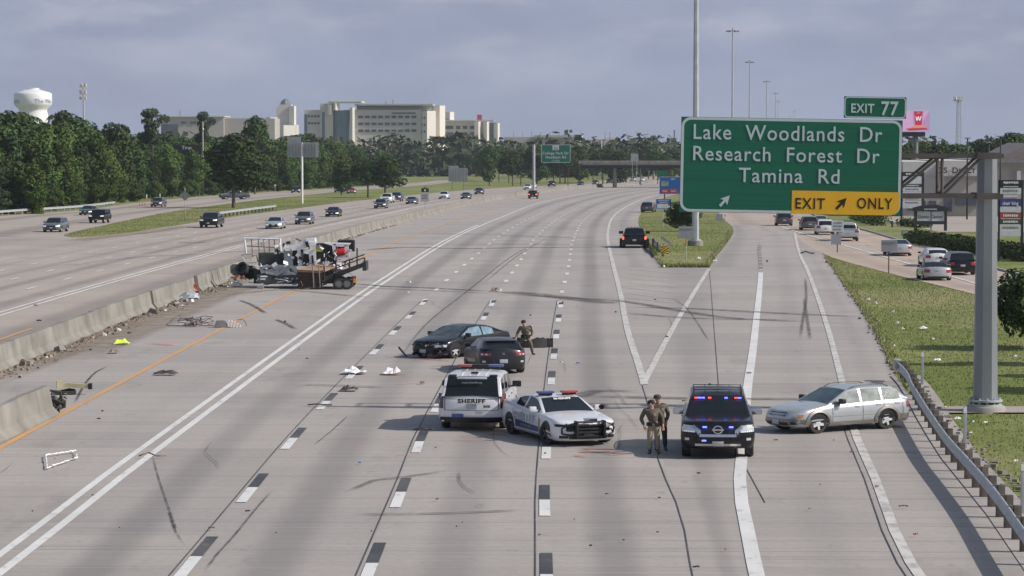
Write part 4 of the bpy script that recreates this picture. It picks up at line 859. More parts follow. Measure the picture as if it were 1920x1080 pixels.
# ---------------------------------------------------------------- foliage
def foliage(name, col, rnd=.28):
    t = NT(name); g = t.node('NewGeometry'); oc = t.node('TexCoord').outputs['Object']
    a = t.noise(oc, .8, 3); r = g.outputs['Random Per Island']
    c = t.mix(r, tuple(q*.6 for q in col)+(1,), tuple(q*1.45 for q in col)+(1,)); c = t.mix(t.mr(a, .35, .65, 0, .45), c, (col[0]*1.8, col[1]*1.25, col[2]*.9, 1))
    oi = t.node('ObjectInfo'); hs = t.node('HueSaturation'); t.l.new(t.mr(oi.outputs['Random'], 0, 1, 1-rnd, 1+rnd, False), hs.inputs['Value']); t.l.new(t.mr(oi.outputs['Random'], 0, 1, .48, .51, False), hs.inputs['Hue']); t.l.new(c, hs.inputs['Color'])
    t.l.new(hs.outputs[0], t.b.inputs['Base Color']); t.b.inputs['Roughness'].default_value = .75; t.b.inputs['Specular IOR Level'].default_value = .2; return t.m
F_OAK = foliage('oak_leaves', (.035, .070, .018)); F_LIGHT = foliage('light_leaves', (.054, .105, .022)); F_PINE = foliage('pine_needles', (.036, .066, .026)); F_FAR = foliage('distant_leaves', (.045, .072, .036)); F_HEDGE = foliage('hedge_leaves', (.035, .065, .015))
m_bark = mat('bark', (.12, .095, .07), .9, var=.3, scale=4, stretch=(4, 4, .6))
def leaves(lobes, n, size, seed, flat=.0, shell=.72):
    """leaf clumps through the volume of uneven lobes (x, y, z, rx, ry, rz)"""
    r = random.Random(seed); v = []; f = []; wts = [a[3]*a[4]+a[4]*a[5] for a in lobes]; tot = sum(wts)
    for L in lobes:
        k = int(n*(L[3]*L[4]+L[4]*L[5])/tot)
        for _ in range(k):
            while True:
                d = Vector((r.gauss(0, 1), r.gauss(0, 1), r.gauss(0, 1)))
                if d.length > .1: break
            d.normalize(); q = r.random()**.5; q = shell+(1.08-shell)*q if r.random() < .85 else r.uniform(.2, shell)
            p = Vector((L[0]+d.x*L[3]*q, L[1]+d.y*L[4]*q, L[2]+d.z*L[5]*q))
            nn = (d+Vector((r.uniform(-.9, .9), r.uniform(-.9, .9), r.uniform(-.6, 1.1)))).normalized(); u = nn.orthogonal().normalized(); w = nn.cross(u); a = r.uniform(0, 6.28)
            u2 = u*math.cos(a)+w*math.sin(a); w2 = nn.cross(u2); s = size*r.uniform(.5, 1.25); m = s*r.uniform(.45, .8); o = len(v)
            v += [tuple(p-u2*s-w2*m*.2), tuple(p-w2*m), tuple(p+u2*s), tuple(p+w2*m*.9)]; f.append((o, o+1, o+2, o+3))
    return v, f
def leaf_obj(name, lobes, n, size, seed, m, parent=None, **k):
    v, f = leaves(lobes, n, size, seed, **k); me = bpy.data.meshes.new(name); me.from_pydata(v, [], f); me.materials.append(m)
    o = bpy.data.objects.new(name, me); COL.objects.link(o); o.parent = parent; return o
def make_tree(name, kind, seed, m, leaf=.30, n=5200):
    r = random.Random(seed); e = empty(name, (0, 0, 0)); lob = []; t = MB(); H = 12.
    if kind == 'oak':
        for k in range(15):
            a = r.uniform(0, 6.28); d = r.uniform(0, 2.9); z = r.uniform(3.6, 10.6); q = 1-max(0, (z-6.5))/7; s = r.uniform(1.1, 2.1)
            lob.append((math.cos(a)*d*q, math.sin(a)*d*q, z, s*1.1, s*1.1, s*.85))
        lob += [(0, 0, 10.6, 1.2, 1.2, 1.1), (0, 0, 7, 2.4, 2.4, 2.6)]
        t.tube((0, 0, -.5), (0, 0, 4.5), .20, .14, 7)
        for L in lob[:9]: t.tube((0, 0, r.uniform(2, 4.5)), (L[0], L[1], L[2]), .13, .04, 5)
    elif kind == 'bushy':
        for k in range(16):
            a = r.uniform(0, 6.28); d = r.uniform(0, 2.4); z = r.uniform(1.0, 10.2); s = r.uniform(1.0, 1.9); q = 1-.55*z/12
            lob.append((math.cos(a)*d*q*1.4, math.sin(a)*d*q*1.4, z, s, s, s))
        t.tube((0, 0, -.5), (0, 0, 8), .22, .08, 6)
    elif kind == 'pine':
        for k in range(13):
            a = r.uniform(0, 6.28); z = 7.6+(k*.37) % 3.9; d = r.uniform(.5, 2.3); s = r.uniform(.6, 1.05)
            lob.append((math.cos(a)*d, math.sin(a)*d, z, s*1.3, s*1.3, s*.6)); t.tube((0, 0, z-.5), (math.cos(a)*d, math.sin(a)*d, z), .06, .03, 4)
        lob.append((0, 0, 11.4, 1.1, 1.1, .6)); t.tube((0, 0, -.5), (0, 0, 11.6), .20, .07, 6)
    elif kind == 'cone':
        for k in range(15):
            z = 1.2+k*.72; w = 2.3*(1-z/13.2)**.8; a = r.uniform(0, 6.28); lob.append((math.cos(a)*w*.35, math.sin(a)*w*.35, z, w*.9+.25, w*.9+.25, .75))
        t.tube((0, 0, -.5), (0, 0, 11), .2, .06, 6)
    leaf_obj('crown', lob, n, leaf, seed, m, e); t.build('trunk', m_bark, e, fix=False); return e
PT = [make_tree('oak_tree', 'oak', 1, F_OAK), make_tree('oak_tree', 'oak', 2, F_OAK), make_tree('leafy_tree', 'bushy', 3, F_LIGHT), make_tree('leafy_tree', 'bushy', 4, F_OAK), make_tree('oak_tree', 'oak', 5, F_LIGHT), make_tree('pine_tree', 'pine', 6, F_PINE, .24, 2600), make_tree('conifer_tree', 'cone', 7, F_PINE, .28)]
_used = set()
def tree(i, x, y, h, label, group=None, w=None, rz=0, zoff=0):
    e = PT[i] if i not in _used else copy_tree(PT[i]); _used.add(i)
    if i in _used and e is PT[i]: pass
    s = h/12; w = w or s; e.location = (x, y, zg(y)+zoff); e.scale = (w, w, s); e.rotation_euler = (0, 0, rz)
    for k in ('label', 'group', 'category'):
        if k in e: del e[k]
    return tag(e, label, 'tree', group)
r = random.Random(11); n_ = 0
LM = [(90, 'below the water tower'), (200, 'below the cell tower'), (310, 'around the tall pine'), (400, 'behind the black hoarding'), (520, 'around the lone median oak'), (610, 'behind the tall blank sign back'), (690, 'below the hospital glass drum'), (790, 'below the hospital windows'), (900, 'below the pale annex'), (1010, 'left of the green overhead sign'), (1400, 'behind the green overhead sign')]
def landmark(x, y):
    p = VX+x*F/y
    for a, b in LM:
        if p < a: return b
    return LM[-1][1]
KL = ['dark oak', 'dark oak', 'lighter leafy tree', 'bushy dark tree', 'broad light tree', 'tall thin pine', 'pointed conifer']
y = 296.
GW = 'trees of the wood beyond the left frontage road'
while y < 900:
    for row, off_ in enumerate((5.5, 12, 21, 33)):
        if row > 1 and r.random() < .35: continue
        if row == 3 and y > 650: continue
        i = r.choice([0, 1, 3, 3, 2, 4, 0] if row else [2, 3, 3, 1, 2, 4]); hh = r.uniform(12.4, 15.4)*(1 if row else r.uniform(.55, .95))
        if 300 < y < 420 and row >= 1: hh *= 1.10
        if row >= 2 and r.random() < .12: i = 5; hh *= 1.12
        if y > 560: hh *= .93
        x_ = FL(y)-off_+r.uniform(-2, 2)
        nm = ('edge', 'second row', 'third row', 'back')[row]
        tree(i, x_, y+r.uniform(-3, 3), hh, '%s in the %s of the wood, %s' % (KL[i], nm, landmark(x_, y)), 'wood trees, %s, %s, %s' % (KL[i], nm, landmark(x_, y)), w=hh/12*r.uniform(.9, 1.25), rz=r.uniform(0, 6.28)); n_ += 1
    y += 8.5 if y < 500 else 11
# low scrub along the foot of the wood
for k in range(34):
    y = 300+k*13+r.uniform(-4, 4); tree(2 if k % 3 else 3, FL(y)-2.6+r.uniform(-1, .8), y, r.uniform(2.2, 4.6), 'low leafy shrub at the foot of the wood, '+landmark(FL(y), y), 'shrubs at the foot of the wood, '+landmark(FL(y), y), w=r.uniform(.35, .55), rz=r.uniform(0, 6))
# sunlit conifer group at the left frame edge
for px, top, Y, w_ in ((22, 246, 402, 1.0), (62, 305, 400, .7), (-14, 262, 396, .95), (72, 345, 398, .5)):
    p = atd(px, top, Y); tree(6 if px in (22, -14) else 2, p.x, Y, p.z-zg(Y), {22: 'tall bright green conifer at the left edge of the photo', 62: 'bright leafy tree right of the edge conifer', -14: 'bright conifer cut by the left frame edge', 72: 'low bright bush below the edge conifers'}[px], w=w_)
# trees in the median and standing alone
for px, base, top, w_, i, lb in [(438, 390, 247, 1.5, 0, 'lone dark oak on the grass median beside the frontage road'), (722, 371, 290, 1.1, 0, 'rounded oak on the grass median above the white heavy pickup'), (690, 370, 290, 1.0, 1, 'oak with a forked trunk on the median right of the red sedan'),
    (640, 366, 296, .8, 3, 'small oak between the red sedan and the forked oak'), (287, 370, 203, 1.1, 5, 'tall pine rising above the wood left of the long grey building'), (384, 364, 209, .8, 5, 'thin pine top showing beside the tall utility pole'), (478, 364, 214, 1.2, 0, 'high rounded crown in front of the domed tower'),
    (118, 380, 204, 1.35, 0, 'big dark oak, highest crown right of the water tower'), (215, 378, 222, 1.2, 3, 'broad dark crown right of the cell tower'), (1275, 434, 375, .62, 3, 'dense dark shrub under the left end of the big exit sign'), (1300, 425, 392, .4, 2, 'small shrub right of the dense shrub under the exit sign'),
    (1735, 405, 308, .62, 5, 'slender pine behind the gantry truss in front of the store'), (1752, 408, 385, .35, 3, 'small round tree right of the monument sign'), (1216, 336, 262, 1.2, 5, 'scraggly pine on the skyline above the overpass'), (1050, 344, 272, 1, 1, 'oak behind the green overhead panel'), (1085, 344, 268, 1, 3, 'bushy tree right of the green overhead panel')]:
    x, y = at(px, base); p = atd(px, top, y); tree(i, x, y, p.z-zg(y), lb, w=w_)
# far trees: past the overpass and on the right skyline
r = random.Random(5)
for k in range(26):
    px = 905+k*15+r.uniform(-5, 5); Y = r.uniform(860, 1050); p = atd(px, r.uniform(266, 284), Y); i = r.choice([0, 1, 3, 5]); tree(i, p.x, Y, p.z-zg(Y), '%s on the far horizon, %s' % (KL[i], ('left of the green overhead sign', 'just right of the green overhead sign', 'above the left end of the overpass', 'above the overpass near the exit sign')[min(3, max(0, int((px-905)/105)))]), 'far horizon trees, %s, %d' % (KL[i], min(3, max(0, int((px-905)/105)))), w=r.uniform(.8, 1.3), rz=r.uniform(0, 6))
for k in range(26):
    px = 1672+k*11+r.uniform(-4, 4); Y = r.uniform(520, 640); p = atd(px, r.uniform(258, 272) if px < 1850 else r.uniform(248, 266), Y); i = r.choice([0, 1, 3, 4, 5]); tree(i, p.x, Y, p.z-zg(Y), '%s on the skyline behind the right-hand shops' % KL[i], 'trees behind the shops, '+KL[i], w=r.uniform(.8, 1.2), rz=r.uniform(0, 6))
lob = []
for k in range(150):
    a = r.uniform(-520, 260); d = 1150+r.uniform(-90, 140)+max(0, -a)*.5; s = r.uniform(6, 11); lob.append((a, d, zg(d)+r.uniform(4, 9), s*1.4, s, 8))
o = leaf_obj('distant_woods', lob, 26000, 1.7, 3, F_FAR); tag(o, 'far band of woodland on the horizon behind the overpass and the left-hand wood', 'woods', kind='stuff')
lob = [(r.uniform(120, 420), r.uniform(700, 900), zg(800)+4, 9, 8, 7) for k in range(50)]
tag(leaf_obj('distant_woods', lob, 9000, 1.5, 8, F_FAR), 'far band of woodland on the horizon at the right edge', 'woods', kind='stuff')
# undergrowth that closes the foot of the wood
lob = [(FL(y_)-9+r.uniform(-3, 2), y_, zg(y_)+1.8, 3.2, 3.4, 2.6) for y_ in range(292, 900, 5)]
tag(leaf_obj('undergrowth', lob, 30000, .45, 12, F_OAK), 'dark tangled undergrowth between the trunks of the wood on the left', 'undergrowth', kind='stuff')
# tree at the right frame edge and the two unseen ones that shade the verge
def near_tree(x, y, lob, n, size, seed, label, th, m=F_OAK):
    e = empty('shrub_tree', (x, y, zg(y)), 0, label, 'tree'); leaf_obj('crown', lob, n, size, seed, m, e); t = MB(); t.tube((0, 0, -.3), (.1, 0, th), .12, .08, 8)
    for L in lob: t.tube((.05, 0, th*.6), L[:3], .05, .015, 5)
    t.build('trunk', m_bark, e, fix=False); return e
r = random.Random(21)
near_tree(19.6, 123, [(r.uniform(-1.5, 2.2), r.uniform(-1.2, 1.2), r.uniform(1.1, 3.1), .75, .75, .6) for k in range(16)]+[(-1.9, -.2, 1.6, .5, .5, .3), (0.4, 0, 2.2, 1.5, 1.3, 1.2)], 9000, .11, 22, 'dark leafy tree at the right frame edge beside the gantry column', 1.2)
for k, (x, y, h) in enumerate(((23.5, 101, 6.6), (25, 107, 7.4), (24, 113, 7.6), (25.5, 94.5, 5.6))):
    near_tree(x, y, [(r.uniform(-1.2, 1.2), r.uniform(-.9, .9), h*.55+r.uniform(-.5, 1)*h*.35, 1.0, .7, .7) for q in range(9)], 7000, .2, 30+k, 'leafy verge tree outside the right frame edge, ' + ('second', 'third', 'farthest', 'nearest')[k] + ' from the camera', h*.4)
# hedges
def hedge(pts, w, h, n, seed, label, size=.16):
    p0 = at(*pts[0]); e = empty('hedge', (p0[0], p0[1], zg(p0[1])), 0, label, 'hedge'); lob = []; rr_ = random.Random(seed)
    P_ = [at(*q) for q in pts]
    for a, b in zip(P_, P_[1:]):
        m = int(math.dist(a, b)/1.3)+1
        for k in range(m): t = k/m; yy = a[1]+(b[1]-a[1])*t; lob.append((a[0]+(b[0]-a[0])*t-p0[0], yy-p0[1], zg(yy)-zg(p0[1])+h*.5, w*rr_.uniform(.85, 1.1), 1.0, h*.55*rr_.uniform(.85, 1.15)))
    leaf_obj('foliage', lob, n, size, seed, F_HEDGE, e); return e
hedge([(1712, 456), (1800, 470), (1880, 482), (1935, 492)], .9, 1.15, 9000, 41, 'long clipped hedge behind the kerb of the right frontage road')
hedge([(1608, 412), (1650, 424)], 1.4, 1.3, 2500, 42, 'short hedge on the grass above the silver pickup')
hedge([(1690, 424), (1745, 428)], .7, .9, 900, 43, 'low planting at the foot of the monument sign')
# ---------------------------------------------------------------- buildings
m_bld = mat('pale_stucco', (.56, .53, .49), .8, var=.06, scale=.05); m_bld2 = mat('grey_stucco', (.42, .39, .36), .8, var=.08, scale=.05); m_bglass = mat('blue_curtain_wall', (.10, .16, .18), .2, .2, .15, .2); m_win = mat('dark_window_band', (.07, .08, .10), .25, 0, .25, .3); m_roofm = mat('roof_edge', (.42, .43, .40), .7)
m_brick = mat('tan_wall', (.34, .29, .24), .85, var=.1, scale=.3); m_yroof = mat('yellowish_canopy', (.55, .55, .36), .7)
m_lit = mat('sunlit_wall', (.78, .73, .66), .8, var=.04, scale=.05)  # paler copy of the wall colour, sunlight painted in for sun-facing ends
def building(name, label, Y, px0, pyb, cat='building'):
    o = atd(px0, 262, Y); e = empty(name, (o.x, Y, zg(Y)), 0, label, cat); s = F/Y
    def vol(part, x0, x1, y0, y1, m, dy=0, dep=25, rot=0, parent=None):
        w = (x1-x0)/s; z1 = CH-(y0-YH)/s-zg(Y); z0 = CH-(y1-YH)/s-zg(Y)
        if y1 > pyb: z0 = 0
        mb = MB()
        if rot: mb.box(-w/2, w/2, -dep/2, dep/2, z0, z1, 0, T((x0-px0)/s+w/2, dy, 0, rot))
        else: mb.box((x0-px0)/s, (x1-px0)/s, dy, dy+dep, z0, z1)
        return mb.build(part, m, parent or e, fix=False)
    return e, vol
e, v = building('hospital_building', 'large pale hospital block with rows of windows and a blue glass drum on the horizon', 1750, 570, 300)
v('wing', 570, 601, 206, 400, m_bld, 2, 30); v('wall', 600, 625, 194, 400, m_bld, 0, 30); v('wall', 645, 790, 206, 400, m_bld, 0, 40); v('glass_edge', 570, 575, 214, 400, m_bglass, 1.5, 1); v('glass_slot', 604, 609, 210, 400, m_bglass, -.4, 1)
v('penthouse', 668, 808, 196, 207, m_roofm, 4, 30); v('roof_slab', 615, 679, 190, 192.5, m_yroof, -4, 30); v('roof_slab', 666, 812, 195, 198, m_roofm, -3, 34); v('roof_plant', 722, 725, 190, 196, m_bld2, 5, 3); v('roof_plant', 735, 738, 187, 196, m_bld2, 5, 3)
q = MB(); o_ = atd(642, 262, 1750); s = F/1750; q.lathe([(17/s*1.05, 0), (17/s*1.05, CH-(207-YH)/s-zg(1750))], 28); q.build('glass_drum', m_bglass, e, loc=((642-570)/s, 3, 0))
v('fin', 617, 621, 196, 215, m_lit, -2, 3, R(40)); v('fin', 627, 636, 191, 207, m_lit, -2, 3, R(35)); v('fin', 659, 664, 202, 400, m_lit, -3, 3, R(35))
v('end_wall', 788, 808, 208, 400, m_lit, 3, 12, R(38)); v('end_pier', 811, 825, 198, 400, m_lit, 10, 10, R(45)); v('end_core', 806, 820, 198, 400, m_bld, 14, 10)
for k in range(9):
    for yy in (217, 230, 242.5): v('window', 672+k*12.5, 681+k*12.5, yy, yy+4.6, m_win, -.5, .6)
for k in range(4):
    for yy in (216, 229): v('window', 577+k*6, 581+k*6, yy, yy+4, m_win, 1.5, .6)
for k in range(4):
    for yy in (219, 232, 244.5): v('window', 791+k*4.2, 793.6+k*4.2, yy, yy+4.5, m_win, -4.6+k*1.2, .5)
v('lettering_band', 735, 780, 211, 213.5, m_win, -.5, .3); q = v('sloped_strut', 668, 792, 199, 200, m_win, 3, .5)
e, v = building('office_block', 'lower pale annex with window rows right of the hospital block on the horizon', 1780, 826, 300)
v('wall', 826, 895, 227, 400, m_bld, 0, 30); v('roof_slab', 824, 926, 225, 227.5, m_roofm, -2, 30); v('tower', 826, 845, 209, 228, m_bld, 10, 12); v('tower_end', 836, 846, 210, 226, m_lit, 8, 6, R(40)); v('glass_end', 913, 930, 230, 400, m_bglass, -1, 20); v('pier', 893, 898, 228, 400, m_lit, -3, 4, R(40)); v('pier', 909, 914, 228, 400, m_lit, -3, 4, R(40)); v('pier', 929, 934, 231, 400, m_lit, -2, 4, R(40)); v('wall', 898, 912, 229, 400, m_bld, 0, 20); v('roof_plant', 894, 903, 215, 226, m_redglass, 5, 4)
for k in range(5):
    for yy in (236, 248): v('window', 829+k*13, 829+k*13+(15 if not k else 8), yy, yy+6, m_win, -.5, .6)
e, v = building('domed_tower', 'pale stone tower with stepped sides and a rounded glazed dome behind the wood', 1900, 515, 300)
v('shaft', 518, 550, 201, 400, m_bld, 0, 12); v('shoulder', 522, 546, 196, 202, m_bld, 1, 10); v('buttress', 547, 552, 199, 400, m_lit, -2, 5, R(45)); v('podium', 505, 557, 234, 400, m_bld, -6, 20); v('podium_end', 530, 555, 235, 400, m_lit, -10, 6, R(30)); v('annex', 503, 518, 220, 400, m_lit, -2, 8, R(25))
q = MB(); s = F/1900; zb_ = CH-(197-YH)/s-zg(1900); q.lathe([(10.5/s, zb_), (10.5/s, zb_+3/s), (9.5/s, zb_+6/s), (6.8/s, zb_+9.5/s), (3/s, zb_+11.8/s), (0, zb_+12.5/s)], 8, smooth=False); q.build('dome', mat('dome_glass', (.22, .25, .27), .35, .3), e, loc=(19.5/s, 6, 0))
e, v = building('office_block', 'long low grey building behind the trees between the cell tower and the domed tower', 1700, 300, 300)
v('wall', 302, 420, 219, 400, m_bld2, 0, 30); v('wall', 420, 515, 222, 400, m_bld2, 3, 30); v('glass_end', 303, 334, 233, 400, m_win, -1, 2); v('roof_slab', 300, 422, 217.5, 219.5, m_bld, -1, 30); v('mast', 336.5, 337.5, 206, 219, m_steel, 2, 1); v('mast', 379, 380, 208, 219, m_steel, 2, 1)
for k in range(4): v('window', 340+k*18, 350+k*18, 228, 232, m_win, -.5, .6)
e, v = building('office_block', 'long low building with a shallow curved roof above the green overhead panel', 1500, 940, 300)
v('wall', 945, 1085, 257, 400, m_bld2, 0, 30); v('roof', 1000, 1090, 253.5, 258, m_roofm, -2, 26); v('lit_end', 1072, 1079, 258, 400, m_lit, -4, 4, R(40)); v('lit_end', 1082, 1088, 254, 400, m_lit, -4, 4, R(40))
for k in range(7): v('mast', 962+k*17, 962.7+k*17, 247, 258, m_steel, 3, .5)
e, v = building('office_block', 'small pale building on the horizon left of the overpass sign back', 1550, 1100, 300)
v('wall', 1100, 1162, 262, 400, m_bld2, 0, 20); v('upper_floor', 1135, 1158, 258, 263, m_bld, 3, 10); v('wall', 1150, 1190, 266, 400, m_bld, -2, 15); v('lit_end', 1173, 1189, 268, 400, m_lit, -6, 5, R(40))
for yy in (271, 276): v('window', 1176, 1186, yy, yy+2, m_win, -10, .5)
for k in range(2): v('mast', 1134+k*9, 1135+k*9, 247, 262, m_steel, 3, .5)
# water tower
Yt = 1650; p = atd(62, 215, Yt); s = F/Yt; z = lambda py: CH-(py-YH)/s-zg(Yt)
e = empty('water_tower', (p.x, Yt, zg(Yt)), 0, 'white bulbous water tower with faded lettering above the trees on the far left', 'water tower')
q = MB(); q.lathe([(29/s, 0), (28/s, z(214)), (26/s, z(208)), (27/s, z(204)), (34/s, z(198)), (35.5/s, z(194)), (35.5/s, z(177)), (33/s, z(174)), (14/s, z(168)), (0, z(166.5))], 36); q.build('tank', m_white, e)
q = MB(); q.lathe([(12/s, z(169.5)), (12/s, z(165.5)), (11/s, z(165.2))], 20, cap=True); q.build('top_rail', m_white, e)
m_wt = mat('faded_blue_lettering', (.22, .30, .42), .6)
for word, a0 in (('The Woodlands', -152), ('The Woodlands', 20)):
    for i, ch in enumerate(word):
        a = R(a0-90+i*9.6); rr_ = 35.9/s
        if ch == ' ' or not (-84 < math.degrees(a)+90 < 84): continue
        text_mesh(ch, 11/s, m_wt, e, Matrix.Translation((rr_*math.cos(a), rr_*math.sin(a), z(193.5))) @ Euler((R(90), 0, a+R(90))).to_matrix().to_4x4(), bold=.02)
# cell tower
Yt = 900; p = atd(157, 228, Yt); s = F/Yt; z = lambda py: CH-(py-YH)/s-zg(Yt)
e = empty('cell_tower', (p.x, Yt, zg(Yt)), 0, 'white cell tower mast with three tiers of antennas right of the water tower', 'cell tower')
MB().tube((0, 0, 0), (0, 0, z(160)), .38, .25, 10).build('mast', m_galv, e)
for ty_ in (160, 173, 184):
    q = MB()
    for k in range(9):
        a = k*2*math.pi/9; q.box(-.17, .17, -.12, .12, -.62 if ty_ < 180 else -.45, .62 if ty_ < 180 else .45, 0, T(1.15*math.cos(a), 1.15*math.sin(a), z(ty_), a+math.pi/2)); q.tube((0, 0, z(ty_)), (1.1*math.cos(a), 1.1*math.sin(a), z(ty_)), .06, None, 4)
    q.build('antenna_array', m_bld, e)
# overpass
Yo = 800; s = F/Yo; L_ = atd(1085, 300, Yo).x; z = lambda py: CH-(py-YH)/s-zg(Yo)
e = empty('overpass', (L_, Yo, zg(Yo)), 0, 'low concrete overpass with dark girders crossing the far end of the road', 'bridge')
q = MB(); q.box(1, 130, 0, 14, z(309.5), z(305)); q.build('deck', m_steel, e, fix=False); q = MB(); q.box(0, 130, -.1, .3, z(306.5), z(301)); q.build('parapet', m_cb, e, fix=False); q = MB()
for k in range(5): q.box(1, 130, .5+k*3, 1.1+k*3, z(315), z(309.4))
q.build('girders', m_dark, e, fix=False)
for k in (-4, 27, 60):
    for j in (2, 7, 12): MB().tube((k+14, j, -1), (k+14, j, z(315)), .5, None, 10).build('pier', m_cb, e)
# shops on the right
Ys = 385; s = F/Ys; o = atd(1694, 262, Ys); z = lambda py: CH-(py-YH)/s-zg(Ys); X_ = lambda px: (px-1694)/s
e = empty('store_building', (o.x, Ys, zg(Ys)), 0, 'beige furniture store with large dark capital lettering behind the gantry truss', 'store')
m_sw = mat('store_wall', (.40, .375, .35), .85, var=.05, scale=.1); m_sw2 = mat('pale_sign_wall', (.50, .49, .47), .85, var=.05, scale=.1)
MB().box(X_(1694), X_(1840), 0, 30, 0, z(331)).build('lower_wall', m_sw, e, fix=False); MB().box(X_(1765), X_(1840), -.4, 30.2, z(331), z(301)).build('upper_wall', m_sw2, e, fix=False); MB().box(X_(1694), X_(1765), .3, 30, z(331), z(303)).build('upper_wall', m_sw2, e, fix=False)
MB().box(X_(1840), X_(1960), .8, 30, 0, z(305)).build('side_wing', m_sw, e, fix=False); MB().box(X_(1835), X_(1960), -.6, 31, z(305), z(299)).build('cornice', m_steel, e, fix=False)
q = MB(); q.prism([(X_(1868), z(299)), (X_(1930), z(268)), (X_(1992), z(299))], 0, 20, 0, T(0, 20, 0, 0, R(90))); q.build('gable_roof', mat('brown_roof', (.22, .19, .18), .8), e, fix=False)
MB().box(X_(1792), X_(1838), -.5, .3, z(384), z(368)).build('canopy_window', m_win, e, fix=False); MB().box(X_(1770), X_(1785), -.2, .3, z(396), z(372)).build('door_opening', m_win, e, fix=False)
for k in range(3): MB().box(X_(1702+k*20), X_(1716+k*20), -.15, .3, z(394), z(376)).build('window', m_win, e, fix=False)
MB().box(X_(1905), X_(1912), -.5, .9, 0, z(320)).build('pilaster', m_sw2, e, fix=False); MB().box(X_(1765), X_(1840), -.7, -.3, z(331.5), z(329.5)).build('ledge', m_steel, e, fix=False)
text_mesh('DS  D', 1.05, m_txt, e, T(X_(1776), -.5, z(324), 0, R(90)), bold=.02, sx=1.05); text_mesh('IRECT', .82, m_txt, e, T(X_(1812), -.5, z(324), 0, R(90)), bold=.02, sx=1.0)
ys_ = [300, 340, 384]; mb = MB(); mb.grid([[(a, y, zg(y)+.03) for a in (FRR(y)+7, 120)] for y in ys_], smooth=False); tag(mb.build('parking_lot', M_CONL, fix=False), kind='structure')
mb = MB(); mb.grid([[(a, y, zg(y)+.025) for a in (FRR(y)-.05, FRR(y)+8)] for y in (246, 254, 262)], smooth=False); tag(mb.build('driveway', M_FRONT, fix=False), kind='structure')
mb = MB(); mb.grid([[(a, y, zg(y)+.034) for a in (36, 120)] for y in (225, 236)], smooth=False); tag(mb.build('driveway', M_CONL, fix=False), kind='structure')
for k, (px, py, pm, ty, lb) in enumerate([(1650, 402, p_white, 'sedan', 'white sedan parked in the shop lot left of the monument sign'), (1700, 405, p_dgrey, 'suv', 'graphite SUV parked in the shop lot behind the pine'), (1832, 405, p_silver, 'sedan', 'silver sedan parked in front of the furniture store')]):
    e, _ = make_car(ty, pm, name='parked_car'); x, y = at(px, py); put(e, x, y, R(85+k*7)); tag(e, lb, 'car')
# ---------------------------------------------------------------- signs, masts, poles
m_green = mat('sign_green', (.002, .12, .066), .42, var=.13, scale=1.6, spec=.5, stretch=(.08, 1, 9)); m_sw_ = mat('sign_white', (.50, .58, .60), .5, var=.04); m_syel = mat('sign_yellow', (.80, .44, .01), .5, var=.04); m_sblk = mat('sign_black', (.015, .012, .01), .6)
m_sblue = mat('sign_blue', (.02, .10, .36), .45, var=.05); m_panel = mat('white_panel', (.55, .58, .62), .5)
m_truss = mat('dark_weathered_truss', (.11, .095, .088), .7, .2, .25, 1.5)
YS_ = 93.2; sS = F/YS_; C_ = atd(1483, 311.5, YS_); zb_ = zg(YS_)
px0, py0 = at(1847, 773); gantry = empty('sign_gantry', (px0, py0, zg(py0)), 0, 'tall grey cantilever column and truss carrying the big green exit sign', 'sign gantry'); GO = Vector((px0, py0, zg(py0)))
zt = atd(1855, 290, py0).z-GO.z
q = MB(); q.lathe([(.41, .35), (.355, zt*.6), (.325, zt)], 8, 0, T(rz=R(22.5)), smooth=False); q.build('column', mat('galvanised_column', (.23, .245, .265), .45, .2, .14, 1.2, stretch=(1, 1, .3)), gantry)
q = MB(); q.lathe([(.66, -.4), (.66, .16), (.62, .22)], 28); q.build('footing', M_CONC, gantry); q = MB(); q.lathe([(.54, .22), (.54, .28)], 24); q.lathe([(.56, .36), (.56, .42)], 24)
for k in range(12): a = k*math.pi/6; q.tube((.47*math.cos(a), .47*math.sin(a), .22), (.47*math.cos(a), .47*math.sin(a), .48), .035, None, 6)
q.build('base_flange', m_galv, gantry)
tz = [atd(1700, y, 94).z-GO.z for y in (292, 367)]; x_l = atd(1290, 292, 94).x-GO.x; x_r = atd(1876, 292, 94).x-GO.x
for zz, nm in ((tz[0], 'top_chord'), (tz[1], 'bottom_chord')):
    for yy in (-.62, .62):
        q = MB(); q.box(x_l, x_r, yy-.06, yy+.06, zz-.07, zz+.07, 0); q.build(nm, m_truss, gantry, fix=False)
q = MB(); xs = [atd(a, 300, 94).x-GO.x for a in (1290, 1385, 1480, 1575, 1668, 1762, 1840)]
for yy in (-.62, .62):
    for a, b in zip(xs, xs[1:]): q.tube((a, yy, tz[1]), (b-.05, yy, tz[0]), .05, None, 6)
    q.tube((xs[5], yy, tz[0]), (xs[5], yy, tz[1]), .05, None, 6)
for a in xs: q.tube((a, -.62, tz[0]), (a, .62, tz[0]), .035, None, 5); q.tube((a, -.62, tz[1]), (a, .62, tz[1]), .035, None, 5)
q.build('brace', m_truss, gantry, fix=False)
q = MB(); q.box(-.42, .32, -.70, -.56, tz[0]-.10, tz[0]+.10); q.box(-.42, .32, .56, .70, tz[0]-.10, tz[0]+.10); q.box(-.42, .32, -.70, -.56, tz[1]-.10, tz[1]+.10); q.box(-.42, .32, .56, .70, tz[1]-.10, tz[1]+.10); q.build('saddle', m_truss, gantry, fix=False)
sign = empty('exit_sign', tuple(C_), 0, 'big green exit sign with three destination lines and a yellow exit only panel', 'road sign'); sign.rotation_euler = (0, R(1.0), 0)
